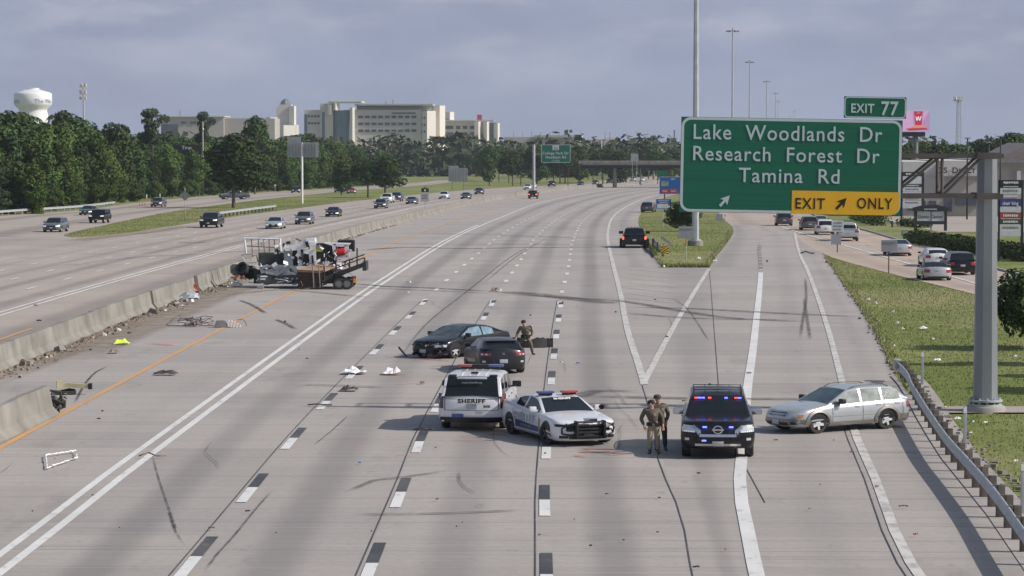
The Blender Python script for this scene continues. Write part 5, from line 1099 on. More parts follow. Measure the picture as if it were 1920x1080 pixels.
def rrect(w, h, r_, n=6): 
    o = []
    for cx, cy, a0 in ((w/2-r_, h/2-r_, 0), (-w/2+r_, h/2-r_, 90), (-w/2+r_, -h/2+r_, 180), (w/2-r_, -h/2+r_, 270)):
        for k in range(n+1): a = R(a0+90*k/n); o.append((cx+r_*math.cos(a), cy+r_*math.sin(a)))
    return o
FR = Euler((math.pi/2, 0, 0)).to_matrix().to_4x4()
def panel(w, h, m_in, m_b, parent, loc, bw=.045, rad=.22, thick=.05, name='panel', border=True, tilt=0):
    M = T(*loc) @ Euler((0, tilt, 0)).to_matrix().to_4x4() @ FR; q = MB(); q.box(-w/2, w/2, -h/2, h/2, -thick, 0, 0, M); po = q.build(name, m_in, parent, fix=False)
    if border:
        q = MB(); o = rrect(w-.02, h-.02, rad); i = rrect(w-.02-2*bw, h-.02-2*bw, max(.01, rad-bw)); n = len(o)
        q.add([(x, y, .004) for x, y in o]+[(x, y, .004) for x, y in i], [(k, (k+1) % n, n+(k+1) % n, n+k) for k in range(n)], 0, False, M); q.build('border', m_b, po, fix=False)
    return po
W_, H_ = 413/sS, 178/sS
pn = panel(W_, H_, m_green, m_sw_, sign, (0, 0, 0), .085, .30)
U = lambda px, y=0: (px-1483)/sS
def fit(body, x0, x1, base, cap, m, parent, ox=1483, oy=311.5, sc=None, bold=.015, off_=.012, M0=None, spacing=1.1):
    sc = sc or sS; o = text_mesh(body, cap/sc/.70, m, parent, Matrix.Identity(4), bold=bold, spacing=spacing, align='LEFT'); xs_ = [v.co.x for v in o.data.vertices]; a, b = min(xs_), max(xs_)
    k = ((x1-x0)/sc)/(b-a); o.data.transform(Matrix.Diagonal((k, 1, 1, 1))); o.data.transform((M0 or Matrix.Identity(4)) @ T((x0-ox)/sc-a*k, -off_, (oy-base)/sc) @ FR); return o
roll = R(1.0)
def sy(px, y): return y-(px-1483)*math.tan(roll)         # photo row to upright sign row
fit('Lake  Woodlands  Dr', 1300, 1652, sy(1476, 263.5), 28, m_sw_, pn, bold=.004); fit('Research  Forest  Dr', 1300, 1648, sy(1474, 303), 27, m_sw_, pn, bold=.004); fit('Tamina  Rd', 1386, 1574, sy(1480, 342.5), 27, m_sw_, pn, bold=.004)
def arrow(cx, cy, s_, m, parent, z_=.012, ox=1483, oy=311.5):
    M = T((cx-ox)/sS, -z_, (oy-cy)/sS) @ FR @ Euler((0, 0, R(-42))).to_matrix().to_4x4(); p = [(-.11, -.62), (.11, -.62), (.11, -.02), (.40, -.16), (0, .60), (-.40, -.16), (-.11, -.02)]; q = MB(); q.add([(x*s_, y*s_, 0) for x, y in p], [(0, 1, 2, 6), (6, 2, 3, 4), (5, 6, 4)], 0, False, M); return q.build('arrow', m, parent, fix=False)
arrow(1361, sy(1361, 376), .38, m_sw_, pn)
yw, yh = 201/sS, 43.5/sS; yc = (1586.5-1483)/sS; yz = (311.5-sy(1587, 380.5))/sS
q = MB(); o_ = [(-yw/2, -yh/2)]+[(yw/2-.30+.30*math.sin(a), -yh/2+.30-.30*math.cos(a)) for a in [R(10*k) for k in range(10)]]+[(yw/2, yh/2), (-yw/2, yh/2)]
q.add([(x, y, 0) for x, y in o_], [list(range(len(o_)))], 0, False, T(yc, -.008, yz) @ FR); yp = q.build('exit_only_panel', m_syel, sign, fix=False)
fit('EXIT', 1493, 1548, sy(1520, 391), 20, m_sblk, yp, bold=.006, spacing=1.15); fit('ONLY', 1608, 1674, sy(1640, 391), 20, m_sblk, yp, bold=.006, spacing=1.15); arrow(1579, sy(1579, 381), .40, m_sblk, yp, .014)
tp = panel(116/sS, 40/sS, m_green, m_sw_, sign, ((1637.5-1483)/sS, 0, (311.5-sy(1637, 202))/sS), .035, .12, name='exit_number_panel')
fit('EXIT', 1593, 1636, sy(1614, 211.5), 16.5, m_sw_, tp, bold=.008); fit('77', 1649, 1681, sy(1665, 216), 25, m_sw_, tp, bold=.012)
q = MB()
for px in (1310, 1400, 1483, 1570, 1660): q.box(U(px)-.04, U(px)+.04, .05, .22, -H_/2+.1, H_/2-.05)
q.build('hanger', m_steel, sign, fix=False)
# high masts
def mast(px, Y, h, label, r0=.32, foot=False, xy=None):
    x = atd(px, 262, Y).x if xy is None else xy; e = empty('high_mast_light', (x, Y, zg(Y)), 0, label, 'high mast light')
    q = MB(); q.lathe([(r0, 0), (r0*.45, h)], 8, 0, T(rz=R(22.5)), smooth=False); q.build('pole', m_galv, e); q = MB(); q.lathe([(1.15, h-.25), (1.2, h-.2), (1.15, h-.15)], 16, cap=False)
    for k in range(6): a = k*math.pi/3; q.tube((0, 0, h-.2), (1.2*math.cos(a), 1.2*math.sin(a), h-.2), .04, None, 4)
    q.tube((0, 0, h-.3), (0, 0, h+.5), .14, .1, 8); q.build('ring', m_steel, e)
    for k in range(6): a = k*math.pi/3; MB().box(-.30, .30, -.24, .24, -.22, .08, 0, T(1.25*math.cos(a), 1.25*math.sin(a), h-.25, a), ch=.06).build('lamp_head', m_steel, e)
    if foot: q = MB(); q.lathe([(.68, -.3), (.68, .42), (.64, .46)], 20); q.build('footing', m_cb, e); q = MB(); q.lathe([(.5, .46), (.5, .56)], 16); q.build('base_plate', m_galv, e)
    return e
fx, fy = at(1304, 461); mast(0, fy, 34.6, 'nearest high mast light on a round concrete footing, its pole passing behind the exit sign', .33, True, fx)
for k, (px, py, s_) in enumerate(((1373, 55, 7.9), (1405, 114, 5.7), (1437, 151, 4.3), (1454, 173, 3.4), (1458.5, 188, 2.85), (1489, 208, 2.1), (1481, 217, 1.8))):
    Y = F/s_; p = atd(px, py+1, Y); mast(px, Y, p.z-zg(Y), ['tallest of the thin high masts above the exit sign', 'second thin high mast from the left above the sign', 'third thin high mast from the left above the sign', 'fourth high mast, taller of the close pair', 'fifth high mast, shorter of the close pair', 'tiny far high mast, rightmost above the sign', 'tiniest high mast head left of the rightmost one'][k], .34)
# lattice tower and billboard on the right
Y = 700; s = F/Y; p = atd(1797, 262, Y); z = lambda py: CH-(py-YH)/s-zg(Y); e = empty('lattice_tower', (p.x, Y, zg(Y)), 0, 'grey lattice antenna tower with a ring of antennas right of the billboard', 'antenna tower')
q = MB(); H0 = z(188); c3 = [(math.cos(R(a)), math.sin(R(a))) for a in (90, 210, 330)]
for k in range(24):
    za, zb2 = H0*k/24, H0*(k+1)/24; ra, rb = .95-.45*k/24, .95-.45*(k+1)/24
    for i in range(3): a, b = c3[i], c3[(i+1) % 3]; q.tube((a[0]*ra, a[1]*ra, za), (a[0]*rb, a[1]*rb, zb2), .08, None, 4); q.tube((a[0]*ra, a[1]*ra, za), (b[0]*rb, b[1]*rb, zb2), .045, None, 4)
q.build('lattice', m_galv, e, fix=False); q = MB()
for k in range(8): a = k*math.pi/4; q.box(-.15, .15, -.1, .1, -.5, .5, 0, T(1.1*math.cos(a), 1.1*math.sin(a), z(186), a))
q.lathe([(1.1, H0-.1), (1.1, H0)], 12); q.build('antenna_array', m_bld, e)
Y = 560; s = F/Y; p = atd(1718, 231, Y); zc = zg(Y); e = empty('billboard', (p.x, Y, zc), 0, 'pink digital billboard with a red cup and a sandwich behind the exit number panel', 'billboard'); z = lambda py: CH-(py-YH)/s-zc; X_ = lambda px: (px-1718)/s
def emis(name, col, st): return mat(name, col, .5, emit=st, var=.05)
m_pk = emis('billboard_pink', (.62, .38, .62), .45); m_pkd = emis('billboard_mauve', (.50, .30, .55), .4); m_rd = emis('billboard_red', (.50, .03, .06), .5); m_bw = emis('billboard_white', (.8, .72, .74), .5); m_bun = emis('billboard_bun', (.62, .30, .17), .5)
sc_ = MB(); sc_.box(X_(1688), X_(1743), 0, .5, z(247), z(208)); sc_ = sc_.build('screen', m_pk, e, fix=False); q = MB()
q.add([(X_(x), -.03, z(y)) for x, y in ((1729, 230), (1743, 208), (1743, 247), (1736, 247))], [(0, 1, 2, 3)], 0); q.add([(X_(x), -.05, z(y)) for x, y in ((1713.5, 210), (1730, 210), (1728, 235), (1716, 235))], [(0, 1, 2, 3)], 1)
q.add([(X_(x), -.06, z(y)) for x, y in ((1712.5, 209), (1731, 209), (1731, 211), (1712.5, 211))], [(0, 1, 2, 3)], 1); q.add([(X_(1722+15.5*math.cos(a)), -.08, z(240.5+(5 if math.sin(a) < 0 else 3.0)*-math.sin(a)*-1)) for a in [k*.35 for k in range(18)]], [list(range(18))], 2)
q.add([(X_(x), -.09, z(y)) for x, y in ((1698, 241), (1736, 239.5), (1740, 243), (1704, 245))], [(0, 1, 2, 3)], 1)
for x0, y0, x1, y1 in ((1717, 219, 1719, 226), (1719, 226, 1721.5, 219), (1721.5, 219, 1724, 226), (1724, 226, 1727, 218), (1719, 213, 1724, 211.5)): q.add([(X_(x0)-.08, -.10, z(y0)), (X_(x0)+.12, -.10, z(y0)), (X_(x1)+.12, -.10, z(y1)), (X_(x1)-.08, -.10, z(y1))], [(0, 1, 2, 3)], 3)
q.build('advert', [m_pkd, m_rd, m_bun, m_bw], sc_, fix=False)
MB().box(X_(1690), X_(1735), .1, 1.2, z(256), z(247.5)).build('skirt', m_dark, e, fix=False); MB().tube((0, .8, -1), (0, .8, z(256)), .5, None, 12).build('pole', m_steel, e)
# generic post-mounted sign
def post_sign(px0, px1, y0, y1, base, m, label, name='road_sign', post=None, cat='road sign', two=False, th=.04, Y=None, mk=None, px_post=None, pm=None):
    pxp = px_post or (px0+px1)/2; x, yb = at(pxp, base) if Y is None else (atd(pxp, 262, Y).x, Y); s = F/yb; zc = zg(yb); e = empty(name, (x, yb, zc), 0, label, cat); z = lambda py: CH-(py-YH)/s-zc; X_ = lambda p: (p-pxp)/s
    w = (px1-px0)/s; h = (y1-y0)/s; o = MB(); o.box(X_(px0), X_(px1), -th, 0, z(y1), z(y0)); pn_ = o.build('panel', m, e, fix=False)
    r_ = post or .04; q = MB(); ps = [pxp] if not two else [px0+(px1-px0)*.2, px1-(px1-px0)*.2]
    for a in ps: q.tube((X_(a), .05, -.3), (X_(a), .05, z(y0)-.02), r_, None, 8)
    q.build('post', pm or m_galv, e, fix=False)
    return e, pn_, X_, z, s
def bars(e, X_, z, rows, m, y=-.055, name='lettering'):
    q = MB()
    for x0, x1, y0, y1 in rows:
        a = x0; rr_ = random.Random(int(x0*7+y0))
        while a < x1: b = min(x1, a+(y1-y0)*rr_.uniform(.5, .8)); q.box(X_(a), X_(b-(y1-y0)*.14), y, y+.01, z(y1-rr_.choice([0, 0, .15])*(y1-y0)), z(y0)); a = b+(y1-y0)*.1
    return q.build(name, m, e, fix=False)
e, p_, X_, z, s = post_sign(1015, 1069.5, 271, 305, 352, m_green, 'green overhead sign with route shield and two destination lines by the median pole', Y=590, px_post=1001, post=.28, name='overhead_sign')
MB().tube((0, .3, 0), (0, .3, z(281)), .30, .2, 12).build('column', m_white, e); MB().box(X_(1000), X_(1066), .15, .3, z(290), z(287)).build('arm', m_steel, e, fix=False)
q = MB(); q.box(X_(1036), X_(1048), -.06, -.05, z(281.5), z(272.5)); q.build('route_shield', m_panel, p_, fix=False)
M0 = Matrix.Identity(4)
fit('242', 1038, 1046.5, 280.8, 6, m_sblk, p_, 1001, 0, s, 0, .08, Matrix.Translation((0, 0, CH+YH/s-zg(590)))); Mz = Matrix.Translation((0, 0, CH+YH/s-zg(590)))
fit('College Park Dr', 1017, 1066, 289.5, 5, m_sw_, p_, 1001, 0, s, .01, .07, Mz); fit('Needham Rd', 1023, 1061, 297, 5, m_sw_, p_, 1001, 0, s, .01, .07, Mz); fit('1/2 MILE', 1035, 1049, 303, 3.6, m_sw_, p_, 1001, 0, s, 0, .07, Mz)
q = MB(); 
for a in ((1015.2, 1069.3, 271.2, 272), (1015.2, 1069.3, 304, 304.8), (1015.2, 1016, 271.2, 304.8), (1068.5, 1069.3, 271.2, 304.8)): q.box(X_(a[0]), X_(a[1]), -.06, -.05, z(a[3]), z(a[2]))
q.build('border', m_sw_, p_, fix=False)
# sign backs on the left
e, p_, X_, z, s = post_sign(539, 598, 267, 295, 382, m_signback, 'large blank sign back with raised tab on a tall white pole in the grass median', px_post=566.5, post=.19, pm=m_white)
MB().box(X_(539), X_(565), -.05, 0, z(268), z(256.5)).build('tab', m_signback, e, fix=False); q = MB()
for a in range(543, 597, 6): q.box(X_(a), X_(a+1), -.14, -.05, z(293), z(269))
q.build('stiffener', m_steel, e, fix=False)
e, p_, X_, z, s = post_sign(841, 877, 315, 340, 357, m_signback, 'blank grey sign back in front of the trees right of the lane sign', two=True, post=.1, pm=m_steel); MB().box(X_(841), X_(860), -.05, 0, z(316), z(311)).build('tab', m_signback, e, fix=False)
q = MB()
for a in range(844, 876, 5): q.box(X_(a), X_(a+.8), -.1, -.04, z(339), z(316))
q.build('stiffener', m_steel, e, fix=False)
e, p_, X_, z, s = post_sign(1183, 1197, 288, 302, 330, m_signback, 'grey sign back mounted over the far overpass parapet', Y=795, two=True)
x, yb = at(347, 415); s = F/yb; e = empty('road_sign', (x, yb, zg(yb)), 0, 'dark diamond sign back on a thin post in the left grass point', 'road sign'); z = lambda py: CH-(py-YH)/s-zg(yb)
q = MB(); q.prism([(0, -.62), (.72, 0), (0, .62), (-.72, 0)], -.01, .01, 0, T(0, 0, z(367)) @ FR); q.build('panel', m_steel, e, fix=False); MB().tube((0, .04, -.2), (0, .04, z(352)), .04).build('post', m_galv, e)
# dark LED board on two posts and utility pole
x, yb = at(326, 367); s = F/yb; e = empty('notice_board', (x, yb, zg(yb)), 0, 'black hoarding with broken white lettering on two tall posts at the wood edge', 'sign'); z = lambda py: CH-(py-YH)/s-zg(yb); X_ = lambda p: (p-326)/s
MB().box(X_(325), X_(379), .0, .2, z(289), z(271)).build('panel', m_sblk, e, fix=False); text_mesh('Tires', 6.5/s/.7, m_white, e, T(X_(351), -.05, z(280), 0, R(90)))
for a, ln in ((327, 274), (379, 274)): MB().tube((X_(a), .3, 0), (X_(a), .3, z(ln)), .14).build('post', m_galv, e)
x, yb = at(381, 367); s = F/yb; z = lambda py: CH-(py-YH)/s-zg(yb); e = empty('utility_pole', (x, yb, zg(yb)), 0, 'tall pale utility pole with a transformer in front of the wood', 'utility pole'); MB().tube((0, 0, 0), (0, 0, z(228)), .16, .12).build('pole', mat('weathered_pole', (.36, .33, .29), .85), e); MB().tube((.05, -.2, z(246)), (.05, -.2, z(240)), .2).build('transformer', m_galv, e)
x, yb = at(325, 369); s = F/yb; e = empty('utility_cabinet', (x, yb, zg(yb)), 0, 'white upright utility cabinet at the foot of the black hoarding', 'cabinet'); MB().box(-.28, .28, -.25, .25, 0, 1.35, ch=.04).build('housing', m_white, e); MB().box(-.30, .30, -.27, .27, 1.35, 1.42).build('lid', m_galv, e)
post_sign(361, 369, 349, 358, 367, m_signback, 'small grey sign between the two tall posts at the wood edge')
post_sign(514, 518, 346, 349, 368, m_white, 'tiny white sign beside the frontage road by the wood'); post_sign(702, 705, 343, 352, 357, m_white, 'small upright white marker on the median right of the forked oak')
for k, (px, py) in enumerate(((40, 392), (82, 388), (122, 384), (137, 383), (177, 378), (275, 372), (300, 370))):
    x, y = at(px, py+4); e = empty('marker_post', (x, y, zg(y)), 0, 'short white marker post along the left guardrail', 'marker post', 'white marker posts along the left guardrail'); MB().tube((0, 0, 0), (0, 0, 1.1), .07).build('post', m_white, e)
for k, (px, py) in enumerate(((262, 386), (267, 386), (271, 385.5))):
    x, y = at(px, py); e = empty('traffic_channeliser', (x, y, zg(y)), 0, 'thin orange channeliser post on the left frontage road by the taupe SUV', 'channeliser', 'orange channelisers on the frontage road'); MB().tube((0, 0, 0), (0, 0, .6), .05).build('post', mat('dull_orange', (.45, .17, .08), .6), e); MB().lathe([(.16, 0), (.12, .05)], 8).build('base', m_black, e)
# lane sign on the barrier
e, p_, X_, z, s = post_sign(789, 804, 361, 378, 397, mat('dull_white_panel', (.42, .42, .44), .6), 'small two-part lane sign on the median barrier, black above pale grey', px_post=797, post=.05)
MB().box(X_(790), X_(804), -.05, 0, z(360), z(353)).build('black_panel', m_sblk, e, fix=False); q = MB(); q.add([(X_(x), -.06, z(y)) for x, y in ((797, 354), (799, 356.5), (797, 359), (795, 356.5))], [(0, 1, 2, 3)]); q.build('diamond_symbol', m_white, e, fix=False); bars(e, X_, z, [(792, 801, 365, 367.5), (791, 802, 370, 372.5)], m_steel); MB().box(X_(794), X_(800), -.1, .1, z(353), z(350)).build('beacon', m_steel, e)
# blue service signs at the gore
e, p_, X_, z, s = post_sign(1236, 1278, 331, 364, 398, m_sblue, 'large blue service sign with food and fuel logos left of the exit sign', px_post=1246, post=.09, name='service_sign', pm=m_dark); q = MB()
q.box(X_(1240), X_(1253), -.06, -.05, z(349), z(339)); q.build('logo_panel', mat('muted_green_logo', (.20, .33, .25), .5, var=.5, scale=1.5), p_, fix=False)
for a in (1240, 1256): MB().box(X_(a), X_(a+13), -.06, -.05, z(361.5), z(354)).build('logo_panel', mat('red_logo', (.50, .05, .04), .5), p_, fix=False); bars(p_, X_, z, [(a+2, a+11, 357, 359.5)], m_sw_, -.075)
q = MB()
for a in ((1236.2, 1277.8, 331.2, 332), (1236.2, 1277.8, 363, 363.8), (1236.2, 1237, 331.2, 363.8)): q.box(X_(a[0]), X_(a[1]), -.06, -.05, z(a[3]), z(a[2]))
q.build('border', m_sw_, p_, fix=False); bars(p_, X_, z, [(1258, 1266, 334.5, 337)], m_sw_, -.06)
e, p_, X_, z, s = post_sign(1229.5, 1259, 372.5, 392, 428, m_sblue, 'small blue sign with a white lower panel below the large service sign', px_post=1243, name='service_sign'); MB().box(X_(1232), X_(1256), -.06, -.05, z(390), z(382)).build('white_panel', m_panel, p_, fix=False); bars(p_, X_, z, [(1234, 1254, 375, 377), (1236, 1252, 378.5, 380.5)], m_sw_)
q = MB()
for a in ((1229.7, 1258.8, 372.7, 373.4), (1229.7, 1258.8, 391, 391.8), (1229.7, 1230.4, 372.7, 391.8), (1258, 1258.8, 372.7, 391.8)): q.box(X_(a[0]), X_(a[1]), -.06, -.05, z(a[3]), z(a[2]))
q.build('border', m_sw_, p_, fix=False)
e, p_, X_, z, s = post_sign(1232, 1252, 320, 330, 350, m_green, 'dark green sign edge just above the large blue service sign', Y=600)
# blank backs on the gore and the ramp verge
e, p_, X_, z, s = post_sign(1272, 1301, 424, 446, 490, m_signback, 'pale rectangular sign back on a thin post at the tip of the gore grass', px_post=1286); MB().box(X_(1275), X_(1298), -.08, -.04, z(429), z(428)).build('crossbar', m_steel, e, fix=False); MB().box(X_(1285), X_(1287.2), -.05, .1, z(460), z(452)).build('reflector', mat('orange_reflector', (.5, .15, .04), .4), e)
post_sign(1342, 1355, 401, 413, 418, m_signback, 'small sign back just under the exit sign bottom edge'); e = post_sign(1358, 1360.5, 402, 405, 419, m_signback, 'thin bare post beside the small sign back under the exit sign')
e, p_, X_, z, s = post_sign(1559, 1581.5, 413, 434, 474, m_panel, 'white regulatory sign over a grey panel at the tip of the right verge', px_post=1570, pm=m_dark); MB().box(X_(1558), X_(1577), -.04, 0, z(458), z(439)).build('lower_panel', m_signback, e, fix=False); bars(p_, X_, z, [(1563, 1579, 416, 419), (1562, 1579, 422, 425), (1562, 1578, 428, 431)], m_steel)
e, p_, X_, z, s = post_sign(1652, 1682, 449.5, 471, 513, m_signback, 'pale sign back on a dark post in the grass beside the silver sedan', px_post=1666.5, pm=mat('rusty_post', (.12, .06, .05), .8)); MB().box(X_(1655), X_(1679), -.08, -.04, z(454), z(453)).build('crossbar', m_steel, e, fix=False)
# monument sign
x, yb = at(1745, 433); s = F/yb; e = empty('monument_sign', (x, yb, zg(yb)), 0, 'black framed monument sign reading Guitar Center on red and black lettering by the shop lot', 'shop sign'); z = lambda py: CH-(py-YH)/s-zg(yb); X_ = lambda p: (p-1745)/s
e['label'] = 'black framed monument sign with red lettering on a white panel by the shop lot'
for a in (1714, 1770): MB().box(X_(a), X_(a+5), -.2, .2, 0, z(388)).build('pier', m_dark, e, fix=False)
MB().box(X_(1711), X_(1778), -.3, .3, z(395), z(389)).build('header', m_dark, e, fix=False); q = MB(); q.prism([(X_(1711), z(389)), (X_(1730), z(384)), (X_(1760), z(384)), (X_(1778), z(389))], -.3, .3, 0, FR); q.build('cap', m_dark, e, fix=False); q = MB(); q.box(X_(1719), X_(1770), -.1, .1, z(413.5), z(396)); pw = q.build('panel', m_panel, e, fix=False)
Mz = Matrix.Translation((0, 0, CH+YH/s-zg(yb))); fit('Guitar Center', 1721, 1768, 408, 5, mat('red_lettering', (.22, .05, .06), .5), pw, 1745, 0, s, .006, .12, Mz, 1.0); MB().box(X_(1719), X_(1770), -.2, .2, z(420), z(414)).build('lower_panel', m_dark, e, fix=False); bars(e, X_, z, [(1732, 1756, 390.5, 393)], m_panel, -.32); MB().box(X_(1744), X_(1746.5), -.14, -.1, z(432), z(388)).build('mullion', m_steel, e, fix=False)
# tall tenant sign at the right edge
def tenant(px0, px1, rows, base, label, header=None, Y=None):
    x, yb = at(px1-5, base); s = F/yb; e = empty('tenant_sign', (x, yb, zg(yb)), 0, label, 'shop sign'); z = lambda py: CH-(py-YH)/s-zg(yb); X_ = lambda p: (p-px1+5)/s
    MB().box(X_(px1-3), X_(px1+2), -.12, .12, 0, z(rows[0][0])).build('post', m_dark, e, fix=False); MB().box(X_(px0-3), X_(px0), -.12, .12, 0, z(rows[0][0])).build('post', m_dark, e, fix=False)
    for y0, y1, m, tx in rows:
        o = MB().box(X_(px0), X_(px1-3), -.15, .1, z(y1), z(y0)).build('panel', m, e, fix=False)
        if tx and tx[0] != '#': fit(tx, px0+4, px1-8, y1-2.5, (y1-y0)*.45, m_white, o, px1-5, 0, s, .004, .17, Matrix.Translation((0, 0, CH+YH/s-zg(yb))), 1.0)
        elif tx: bars(o, X_, z, [(px0+4+len(tx), px1-8, y0+(y1-y0)*.3, y1-(y1-y0)*.3)], m_white if tx == '##' else m_steel, -.16)
    return e
m_tb = mat('tenant_blue', (.04, .05, .22), .5); m_tr = mat('tenant_red', (.34, .05, .04), .5); m_tg = mat('tenant_dark_green', (.03, .07, .04), .5)
tenant(1874, 1916, [(337, 347, m_dark, '##'), (347, 352, m_sblk, '##'), (352, 363, m_panel, '#'), (364, 371, m_sw, '##'), (372, 386, m_tb, 'chair king'), (387, 397, m_panel, None), (398, 409, m_tr, '##'), (410, 420, m_tg, '##'), (421, 431, m_panel, '#'), (432, 442, m_panel, None)], 490, 'tall tenant sign with stacked coloured panels at the right frame edge beside the gantry column')
tenant(1692, 1730, [(322, 330, m_dark, '##'), (331, 344, m_panel, None), (345, 350, m_dark, '##'), (351, 358, m_panel, '#'), (359, 366, m_panel, None), (368, 375, m_sw2, '#'), (376, 383, m_panel, '#'), (383, 390, m_panel, None)], 424, 'tall white tenant sign with stacked panels partly behind the exit sign right edge')
for px, top, base, lb in ((1813, 260, 412, 'slim dark lamp pole in the shop lot left of the gantry column'), (1875, 257, 420, 'slim dark lamp pole in the shop lot just right of the gantry column'), (1853, 268, 410, 'short lamp pole showing between the two taller shop lot poles'), (1128, 262, 336, 'thin pale lamp pole left of the far overpass'), (1226, 294, 336, 'pale sign pole standing before the far overpass'), (1264, 245, 336, 'dark utility pole rising left of the exit sign')):
    x, y = at(px, base); s = F/y; h = CH-(top-YH)/s-zg(y); e = empty('lamp_pole', (x, y, zg(y)), 0, lb, 'lamp pole'); MB().tube((0, 0, 0), (0, 0, h), .11 if px > 1300 else .24, .09 if px > 1300 else .18).build('pole', m_dark if px in (1813, 1875, 1853, 1264) else m_galv, e); MB().box(-.35, .35, -.2, .2, h, h+.14, ch=.03).build('lamp_head', m_steel, e)
x, y = at(1733, 414+12); e = empty('fire_hydrant', (x-1.6*0, y, zg(y)), 0, 'dark hydrant on the shop verge left of the monument sign', 'hydrant')
e.location.x = atd(1674, 262, y).x; q = MB(); q.lathe([(.14, 0), (.14, .05), (.10, .06), (.10, .5), (.13, .52), (.09, .66), (.02, .72)], 12); q.tube((-.18, 0, .38), (.18, 0, .38), .05); q.build('body', m_dark, e)
x, y = at(1697, 442); e = empty('utility_cabinet', (x, y, zg(y)), 0, 'small pale green cabinet at the left end of the long hedge', 'cabinet'); MB().box(-.35, .35, -.3, .3, 0, .55, ch=.05).build('housing', mat('pale_green', (.28, .36, .26), .6), e); MB().box(-.37, .37, -.32, .32, .55, .60).build('lid', m_galv, e)
# ---------------------------------------------------------------- people
def skin_mesh(name, J, E_, m, parent, sub=2, M=None):
    """J: list of (x, y, z, radius); E_: edges; one smooth continuous skin grown over the joints"""
    me = bpy.data.meshes.new(name); me.from_pydata([q[:3] for q in J], E_, []); ob = bpy.data.objects.new(name, me); COL.objects.link(ob)
    md = ob.modifiers.new('s', 'SKIN'); md.use_smooth_shade = True; sb = ob.modifiers.new('b', 'SUBSURF'); sb.levels = sub; sb.render_levels = sub
    for i, q in enumerate(J):
        r_ = q[3] if isinstance(q[3], tuple) else (q[3], q[3]); me.skin_vertices[0].data[i].radius = r_; me.skin_vertices[0].data[i].use_root = (i == 0)
    dg = bpy.context.evaluated_depsgraph_get(); m2 = bpy.data.meshes.new_from_object(ob.evaluated_get(dg)); bpy.data.objects.remove(ob)
    m2.materials.clear(); m2.materials.append(m); m2.name = name
    for p in m2.polygons: p.use_smooth = True
    o = bpy.data.objects.new(name, m2); COL.objects.link(o); o.parent = parent; return o
m_shirt = mat('brown_uniform_shirt', (.12, .095, .068), .85, var=.2, scale=8); m_khaki = mat('khaki_trousers', (.33, .28, .20), .85, var=.18, scale=7); m_olive = mat('olive_uniform', (.12, .105, .075), .85, var=.2, scale=8); m_dkt = mat('dark_trousers', (.075, .06, .045), .85, var=.2, scale=8); m_hair = mat('dark_hair', (.02, .015, .012), .7)
